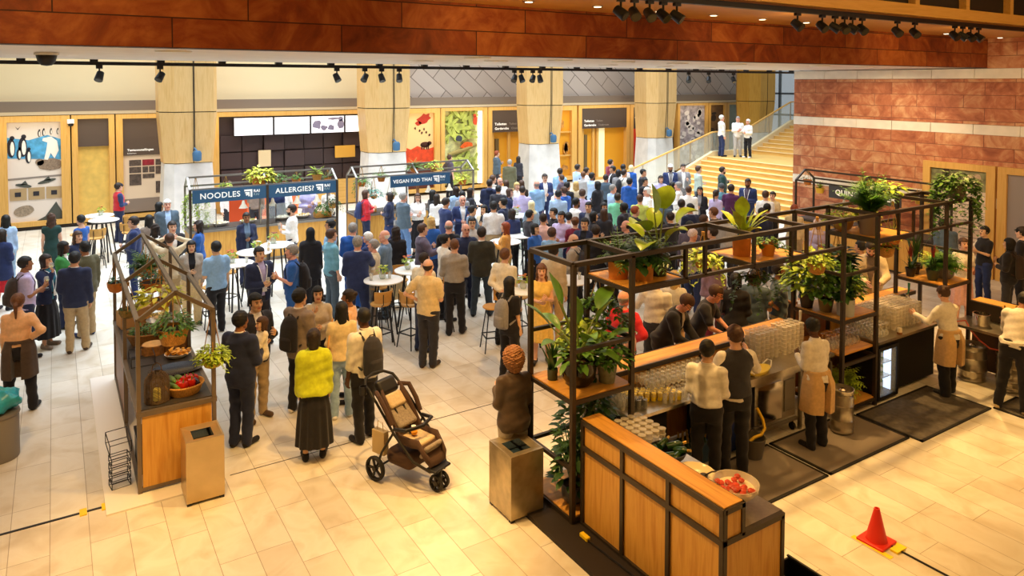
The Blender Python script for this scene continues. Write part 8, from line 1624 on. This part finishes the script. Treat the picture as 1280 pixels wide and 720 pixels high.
W(629, 247, 1.76, -70, 'ma', 'jacket darknavy white', 'trousers darknavy', 'short black', 'fd', 'black haired man in dark jacket with lanyard facing left', lany='w')
W(612, 224, 1.82, 5, 'mm', 'hoodie darknavy', 'trousers black', 'short dark', 'fd', 'man in dark hooded jacket, back turned, right of the pad thai stall')
W(616, 220, 1.78, 60, 'mp', 'shirt stone', 'trousers charcoal', 'short brown', 'fd', 'brown haired man just behind the dark hooded jacket')
W(625, 220, 1.80, 160, 'mr', 'shirt white', 'trousers charcoal', 'bald white', 'fd', 'bald man with glasses behind the dark hooded jacket', specs=1)
W(623, 231, 1.70, 10, 'mm', 'jacket charcoal white', 'trousers black', 'short black', 'fd', 'black haired guest in charcoal right of the hooded jacket')
W(633, 225, 1.66, 20, 'fp', 'blouse taupe', 'trousers black', 'bob brown', 'fd', 'brown haired woman left of the concrete column foot')
W(637, 235, 1.68, 100, 'fp', 'blouse darknavy', 'trousers black', 'bob brown', 'hd', 'woman with glasses and brown bob, navy top, left of the third column', specs=1)
W(646, 226, 1.68, 150, 'fp', 'blouse offwhite', 'trousers black', 'short blond', 'fd', 'blond guest before the foot of the third column')
W(652, 226, 1.68, 0, 'fm', 'blouse dkbrown', 'trousers black', 'long brown', 'fd', 'woman with long brown hair before the third column')
W(653, 232, 1.80, 5, 'mm', 'shirt lilac', 'trousers slate', 'crop dark', 'fd', 'man in pale lilac shirt, back turned, behind the cream headscarf')
W(656, 249, 1.66, -25, 'fb', 'blouse ltdenim', 'jeans pistachio', 'hijab cream', 'xf', 'guest in cream headscarf and light denim seated on a bar stool', sit=True, xy=(10.35, 15.45), legs='s')
W(621, 188, 1.84, 70, 'mp', 'jacket slate white', 'trousers charcoal', 'short red', 'hd', 'man in grey suit and white shirt by the narrow cloakroom door')
W(637, 199, 1.76, 5, 'mr', 'coat olive', 'trousers khaki', 'short grey', 'dd', 'grey haired person in olive coat before the cloakroom door')
W(648, 195, 1.66, 30, 'fm', 'blouse charcoal', 'trousers black', 'long dark', 'fd', 'person half hidden by the concrete foot of the third column')
W(589, 187, 1.76, 60, 'mp', 'tee plum', 'trousers black', 'short brown', 'fd', 'man before the jungle diorama behind the pad thai stall', xy=(13.55, 26.2), pack='dkbrown', packlabel='brown backpack of the man before the jungle diorama')
# the crowd in the middle and back
W(671, 225, 1.80, -30, 'mr', 'shirt skyblue', 'trousers navy', 'bald grey', 'fd', 'bald man in sky blue shirt before the third column, back turned')
W(681, 217, 1.80, 165, 'mp', 'jacket navy white', 'trousers navy', 'short dark', 'fd', 'man with glasses, white shirt and navy jacket right of the sky blue shirt', specs=1)
W(700, 210, 1.80, 25, 'mm', 'shirt skyblue', 'trousers khaki', 'short dark', 'fd', 'dark haired man in blue shirt at the right edge of the third column')
W(702, 218, 1.66, -60, 'fp', 'blouse plum', 'trousers black', 'short brown', 'fd', 'brown haired guest tucked behind the blue shirt by the third column')
W(698, 237, 1.76, 10, 'mp', 'shirt ltblue', 'trousers charcoal', 'short black', 'fd', 'man in light blue shirt, back turned, right of the sky blue shirt')
W(705, 233, 1.76, -50, 'mr', 'jacket royal white', 'trousers navy', 'short brown', 'td', 'bearded man in royal blue jacket with hand at his chin', beard='brown')
W(709, 227, 1.72, 40, 'mm', 'jacket black white', 'trousers black', 'short black', 'fd', 'man with thick black hair behind the royal blue jacket')
W(722, 205, 1.80, 60, 'mm', 'shirt ltblue', 'trousers navy', 'short dark', 'fd', 'tall man in light blue shirt facing right by the skeleton case')
W(733, 209, 1.76, 70, 'mm', 'shirt white', 'trousers black', 'short dark', 'fd', 'dark haired man in white behind the light blue shirt')
W(729, 214, 1.70, 20, 'fp', 'shirt ltgrey', 'trousers black', 'short chestnut', 'fd', 'brown haired person with grey shirt and cross strap', bag='charcoal', baglabel='dark cross strap bag of the person in the grey shirt')
W(740, 215, 1.78, 65, 'mb', 'shirt ltblue', 'trousers navy', 'short black', 'hd', 'bearded man in light blue shirt right of the cross strap', beard='dark')
W(763, 199, 1.80, 60, 'mp', 'sweater maroon', 'trousers black', 'short dark', 'fd', 'man in maroon sweater before the wide amber doorway')
W(766, 207, 1.78, -110, 'mm', 'jacket black white', 'trousers black', 'short black', 'fd', 'man in black jacket and white shirt right of the maroon sweater')
W(773, 212, 1.72, 30, 'fm', 'blouse grey', 'trousers black', 'bob black', 'fd', 'dark haired woman between the maroon sweater and the white backpack strap')
W(779, 205, 1.78, 20, 'mm', 'shirt white', 'trousers black', 'short black', 'fd', 'black haired man behind the guest with a backpack by the red panel')
W(780, 211, 1.78, 60, 'mm', 'tee offwhite', 'trousers khaki', 'short dark', 'fd', 'man in off white tee with black backpack by the red panel', pack='black', packlabel='black backpack on the man in off white tee')
W(789, 206, 1.68, 20, 'fp', 'blouse royal', 'trousers navy', 'bob ltblond', 'fd', 'blonde guest in royal blue top before the red panel')
W(804, 211, 1.76, 110, 'mm', 'jacket charcoal grey', 'trousers black', 'short black', 'fd', 'black haired man in charcoal before the fourth column')
W(806, 222, 1.70, 120, 'mm', 'jacket black grey', 'trousers black', 'short black', 'fd', 'dark haired guest lower left of the fourth column')
W(787, 222, 1.78, 25, 'mm', 'hoodie royal white', 'trousers navy', 'short black', 'fd', 'man in blue hooded jacket with white panels, back turned')
W(747, 226, 1.74, -50, 'fm', 'coat black', 'trousers black', 'bob black', 'fd', 'woman with black hair and long black coat in the middle of the crowd')
W(766, 230, 1.78, 65, 'mr', 'shirt ltblue', 'trousers slate', 'crop grey', 'fd', 'grey haired man in pale blue shirt facing right')
W(757, 218, 1.70, 10, 'fm', 'blouse slate', 'trousers black', 'short dark', 'fd', 'dark haired person in slate top below the maroon sweater')
W(728, 236, 1.78, 15, 'mp', 'shirt lavender', 'trousers slate', 'short brown', 'fd', 'man in lavender shirt, back turned, in the middle of the crowd')
W(720, 226, 1.68, 5, 'fp', 'blouse beige', 'trousers tan', 'long blond', 'fd', 'woman with long blond hair left of the lavender shirt')
W(772, 241, 1.76, 10, 'mm', 'shirt mint', 'trousers charcoal', 'short dark', 'ff', 'man in mint green shirt, back turned')
W(720, 247, 1.76, 60, 'mb', 'shirt white', 'trousers charcoal', 'short black', 'hd', 'bearded man in white shirt below the lavender shirt', beard='dark')
W(736, 253, 1.76, -160, 'ma', 'jacket darknavy grey', 'trousers black', 'short black', 'fd', 'black haired man in dark jacket facing us left of the long brown hair')
W(742, 263, 1.66, 70, 'fa', 'blouse black', 'trousers black', 'bob black', 'fd', 'woman with black bob left of the long brown hair')
W(755, 253, 1.70, 160, 'fm', 'cardigan charcoal grey', 'trousers black', 'long black', 'fd', 'dark long haired woman facing us behind the mint shirt')
W(755, 259, 1.66, 5, 'fp', 'blouse charcoal', 'trousers black', 'long brown', 'fd', 'woman with long light brown hair and grey top, back turned')
W(731, 268, 1.78, -165, 'ma', 'jacket darknavy black', 'trousers black', 'short black', 'hd', 'black haired man in dark navy facing us right of the maroon sweater with bun')
W(719, 269, 1.72, 10, 'fp', 'sweater maroon', 'trousers darknavy', 'bun chestnut', 'fd', 'person in maroon sweater with reddish hair bun, back turned')
W(702, 264, 1.76, -150, 'mm', 'shirt lavender', 'trousers navy', 'short black', 'fd', 'young man in pale blue shirt left of the maroon sweater with bun')
W(711, 267, 1.66, 20, 'fp', 'blouse white', 'trousers black', 'short black', 'fd', 'dark haired guest in white between pale blue and maroon')
W(692, 262, 1.70, -120, 'fa', 'blouse black', 'trousers black', 'short black', 'td', 'black haired guest in black with hand raised to mouth')
W(669, 277, 1.66, 130, 'fa', 'tee blue', 'trousers black', 'bob black', 'fd', 'woman in bright blue top left of the pink shirt')
W(679, 266, 1.80, 5, 'mm', 'shirt pink', 'trousers navy', 'crop dark', 'fd', 'man in pink shirt, back turned, right of the seated guest')
W(780, 254, 1.74, -60, 'md', 'jacket charcoal grey', 'trousers black', 'short black', 'fd', 'dark skinned man in charcoal right of the mint shirt')
W(794, 256, 1.74, 60, 'mp', 'jacket black grey', 'trousers black', 'short red', 'fd', 'reddish brown haired man left of the tall paddle leaf')
W(783, 275, 1.74, -80, 'mr', 'shirt plum', 'trousers black', 'bald dark', 'fd', 'balding man behind the fern of the high shelf')
W(800, 243, 1.72, 10, 'mp', 'tee lime', 'trousers slate', 'short brown', 'fd', 'person in lime yellow top left of the tall paddle leaf')
W(809, 234, 1.74, -110, 'mr', 'shirt white', 'trousers charcoal', 'short white', 'fd', 'white haired man in white shirt left of the tall paddle leaf')
W(826, 219, 1.68, 172, 'fp', 'blouse lilac', 'trousers navy', 'bob dark', 'fd', 'woman in lilac blouse facing us right of the fourth column foot')
W(838, 205, 1.80, 172, 'mb', 'jacket navy grey', 'trousers navy', 'knit whitecloth', 'fd', 'man with white head covering and navy jacket by the handrail', lany='w', beard='dark')
W(854, 205, 1.80, 172, 'mp', 'jacket grey white', 'trousers grey', 'short dark', 'hd', 'man in grey blazer and white shirt by the handrail')
W(873, 207, 1.78, 70, 'mp', 'shirt pistachio', 'trousers slate', 'short brown', 'fd', 'man in pale mint shirt facing right at the foot of the stairs')
W(903, 206, 1.78, 75, 'mp', 'jacket darkgreen blue', 'trousers black', 'short dark', 'hd', 'bearded man in dark green jacket on the lowest steps', lany='w', beard='dark', headz=1.85)
W(848, 227, 1.76, -80, 'mr', 'shirt white', 'trousers charcoal', 'short grey', 'fd', 'grey haired man in white shirt facing left right of the paddle leaf')
W(861, 232, 1.80, 10, 'mp', 'shirt white', 'trousers slate', 'crop brown', 'fd', 'broad man in white shirt, back turned, right of the paddle leaf')
W(875, 233, 1.68, -170, 'fm', 'jacket black grey', 'trousers black', 'long black', 'fd', 'woman with long black hair facing us right of the broad white shirt')
W(841, 227, 1.68, 60, 'fm', 'blouse charcoal', 'trousers black', 'bob black', 'fd', 'dark haired woman just left of the grey haired white shirt')
W(852, 250, 1.78, 20, 'mm', 'shirt cream', 'trousers charcoal', 'short dark', 'dd', 'man in cream shirt, back turned, right of the yellow green leaf')
W(863, 253, 1.76, -40, 'mm', 'jacket darknavy ltblue', 'trousers navy', 'short black', 'fd', 'man in dark suit next to the cream shirt')
W(895, 237, 1.66, 30, 'fm', 'blouse lavender', 'trousers slate', 'pony dark', 'fd', 'woman with ponytail and lavender top before the stairs')
W(902, 229, 1.74, -20, 'mm', 'shirt tealblue', 'trousers slate', 'knit greycloth', 'fd', 'person in dark green cap before the stairs')
W(914, 230, 1.80, 20, 'mm', 'polo purple', 'trousers stone', 'short dark', 'fd', 'man in purple polo before the stairs')
W(935, 223, 1.80, -165, 'mb', 'jacket navy plum', 'trousers navy', 'short dark', 'fd', 'bearded man in navy suit with white lanyard before the stairs', lany='w', beard='dark')
W(957, 238, 1.76, 20, 'mp', 'tee white', 'trousers khaki', 'short brown', 'fd', 'man in white tee right of the navy suit with lanyard')
W(966, 239, 1.68, -160, 'fp', 'tee sand', 'trousers beige', 'short dark', 'fd', 'woman in sand coloured tee at the foot of the stairs')
W(959, 254, 1.74, 10, 'mm', 'jacket black white', 'trousers black', 'short black', 'fd', 'dark haired man in black behind the frame, right of the potted paddle plant')
W(952, 259, 1.78, -20, 'mm', 'jacket darknavy white', 'trousers black', 'crop dark', 'fd', 'man in dark suit with cropped hair behind the frame')
W(892, 259, 1.76, -75, 'mp', 'jacket brown white', 'trousers brown', 'short chestnut', 'hd', 'brown haired man in tan brown jacket facing left')
W(891, 283, 1.74, -70, 'mp', 'jacket black white', 'trousers black', 'short dark', 'hd', 'man in black jacket facing left below the tan brown jacket')
W(866, 286, 1.74, 30, 'mr', 'shirt stone', 'trousers navy', 'knit pinkcloth', 'fd', 'guest with sand coloured cap below the cream shirt')
W(862, 276, 1.72, -160, 'md', 'shirt plum', 'trousers black', 'short black', 'fd', 'guest with dark face between the cream shirt and the sand cap')
W(905, 142, 1.80, 70, 'mr', 'shirt white', 'jeans navy', 'short white', 'dd', 'white haired man in white shirt and blue jeans on the landing', xy=(24.5, 21.75), dz=1.5, lany='w')
W(924, 144, 1.76, 175, 'mr', 'shirt white', 'trousers ltgrey', 'crop grey', 'fc', 'grey haired man in white shirt and pale trousers on the landing', xy=(24.95, 21.25), dz=1.5)
W(936, 150, 1.66, -140, 'fr', 'blouse white', 'trousers black', 'short white', 'ff', 'white haired woman in white top and black trousers on the landing', xy=(24.95, 20.7), dz=1.5, shoe='white')
for u, v, h, az, c, t_, b_, hr, lb in ((830, 246, 1.74, 20, 'mm', 'shirt slate', 'trousers black', 'short black', 'guest in slate shirt just right of the tall paddle leaf'), (838, 264, 1.72, -40, 'mm', 'jacket charcoal white', 'trousers black', 'short dark', 'guest in charcoal jacket left of the cream shirt'),
        (822, 262, 1.70, 150, 'fm', 'blouse black', 'trousers black', 'bob dark', 'dark haired woman in black between the paddle stalks'), (880, 268, 1.74, 60, 'mp', 'jacket dkbrown white', 'trousers tan', 'short brown', 'guest in dark brown jacket left of the tan brown jacket'), (908, 264, 1.74, 10, 'mm', 'shirt ltgrey', 'trousers charcoal', 'short black', 'guest in light grey shirt below the purple polo'),
        (925, 252, 1.68, -30, 'fp', 'blouse teal', 'trousers black', 'long brown', 'woman in teal blouse behind the potted paddle plant'), (745, 281, 1.76, 15, 'mm', 'jacket black grey', 'trousers black', 'short dark', 'guest in black jacket behind the feathery fern'), (768, 290, 1.70, -60, 'fm', 'cardigan charcoal grey', 'trousers black', 'long dark', 'woman in charcoal cardigan behind the terracotta pots'),
        (690, 284, 1.72, 30, 'mp', 'shirt skyblue', 'trousers navy', 'short brown', 'guest in sky blue shirt right of the bright blue top'), (662, 262, 1.70, 60, 'mm', 'tee charcoal', 'trousers black', 'short black', 'guest in charcoal tee behind the seated guest'), (640, 262, 1.68, -20, 'fm', 'blouse navy', 'trousers black', 'bob dark', 'woman in navy right of the broad white shirted man')):
    W(u, v, h, az, c, t_, b_, hr, 'fd', lb)
# staff behind the stalls
W(270, 212, 1.76, 165, 'mp', 'shirt white', 'trousers charcoal', 'short brown', 'fd', 'cook in white shirt behind the small pot over the noodles sign', xy=(4.35, 22.6))
W(293, 210, 1.76, 5, 'mp', 'shirt taupe', 'trousers charcoal', 'short brown', 'fd', 'person with back turned behind the wide yellow green plant', xy=(5.1, 22.6))
W(318, 211, 1.76, 10, 'mp', 'shirt white', 'trousers charcoal', 'short chestnut', 'fd', 'cook in white shirt right of the wide yellow green plant', xy=(5.85, 22.3))
W(325, 240, 1.76, 5, 'mm', 'shirt navy', 'trousers darknavy', 'short black', 'fd', 'person in navy behind the allergies sign', xy=(5.35, 21.2))
W(392, 240, 1.74, 170, 'mp', 'shirt lilac', 'trousers ltgrey', 'short brown', 'xf', 'cook in pale shirt behind the right part of the allergies sign', xy=(6.2, 20.9))
W(410, 243, 1.68, 160, 'fm', 'shirt offwhite', 'trousers charcoal', 'bun dark', 'xf', 'cook in white behind the trailing plant at the end of the allergies stall', xy=(6.75, 20.75))
# spread guests so that nobody stands inside a neighbour
FIX = {i for i, r in enumerate(ROWS) if i < 24 or 'seated' in r[3]}
for _ in range(60):
    for i in range(len(ROWS)):
        for j in range(i+1, len(ROWS)):
            a, b = ROWS[i], ROWS[j]; dx, dy = b[0]-a[0], b[1]-a[1]; d = math.hypot(dx, dy)
            if d < 0.50 and abs(a[13].get('dz', 0)-b[13].get('dz', 0)) < 1:
                pa = a[2] < b[2]; s_ = (0.50-d)*0.30
                for r, q in ((a, -1 if pa else 1), (b, 1 if pa else -1)):
                    k = ROWS.index(r); 
                    if k in FIX: continue
                    D = math.hypot(r[0], r[1]); r[0] += r[0]/D*q*s_; r[1] += r[1]/D*q*s_
SOLID = [(T[k].location.x, T[k].location.y) for k in T]
for x, y, d, label, rz, h, code, top, bottom, hair, arms, legs, lod, o in ROWS:
    dz = o.pop('dz', 0.0); person(label, (x, y), rz, h, code, top, bottom, hair, arms, legs, lod, dz=dz, **o)
# the child on the father's arm
fr = next(r for r in ROWS if 'carrying a small child' in r[3]); fx, fy = fr[0], fr[1]
person('small child in cream top and pink shoes carried by the man in the navy suit', (fx+0.30, fy+0.12), fr[4]+R(150), 0.98, 'fa', 'blouse cream', 'trousers cream', 'bob brown', 'rf', 's', 0, dz=0.60, child=True, sit=True, shoe='salmon')
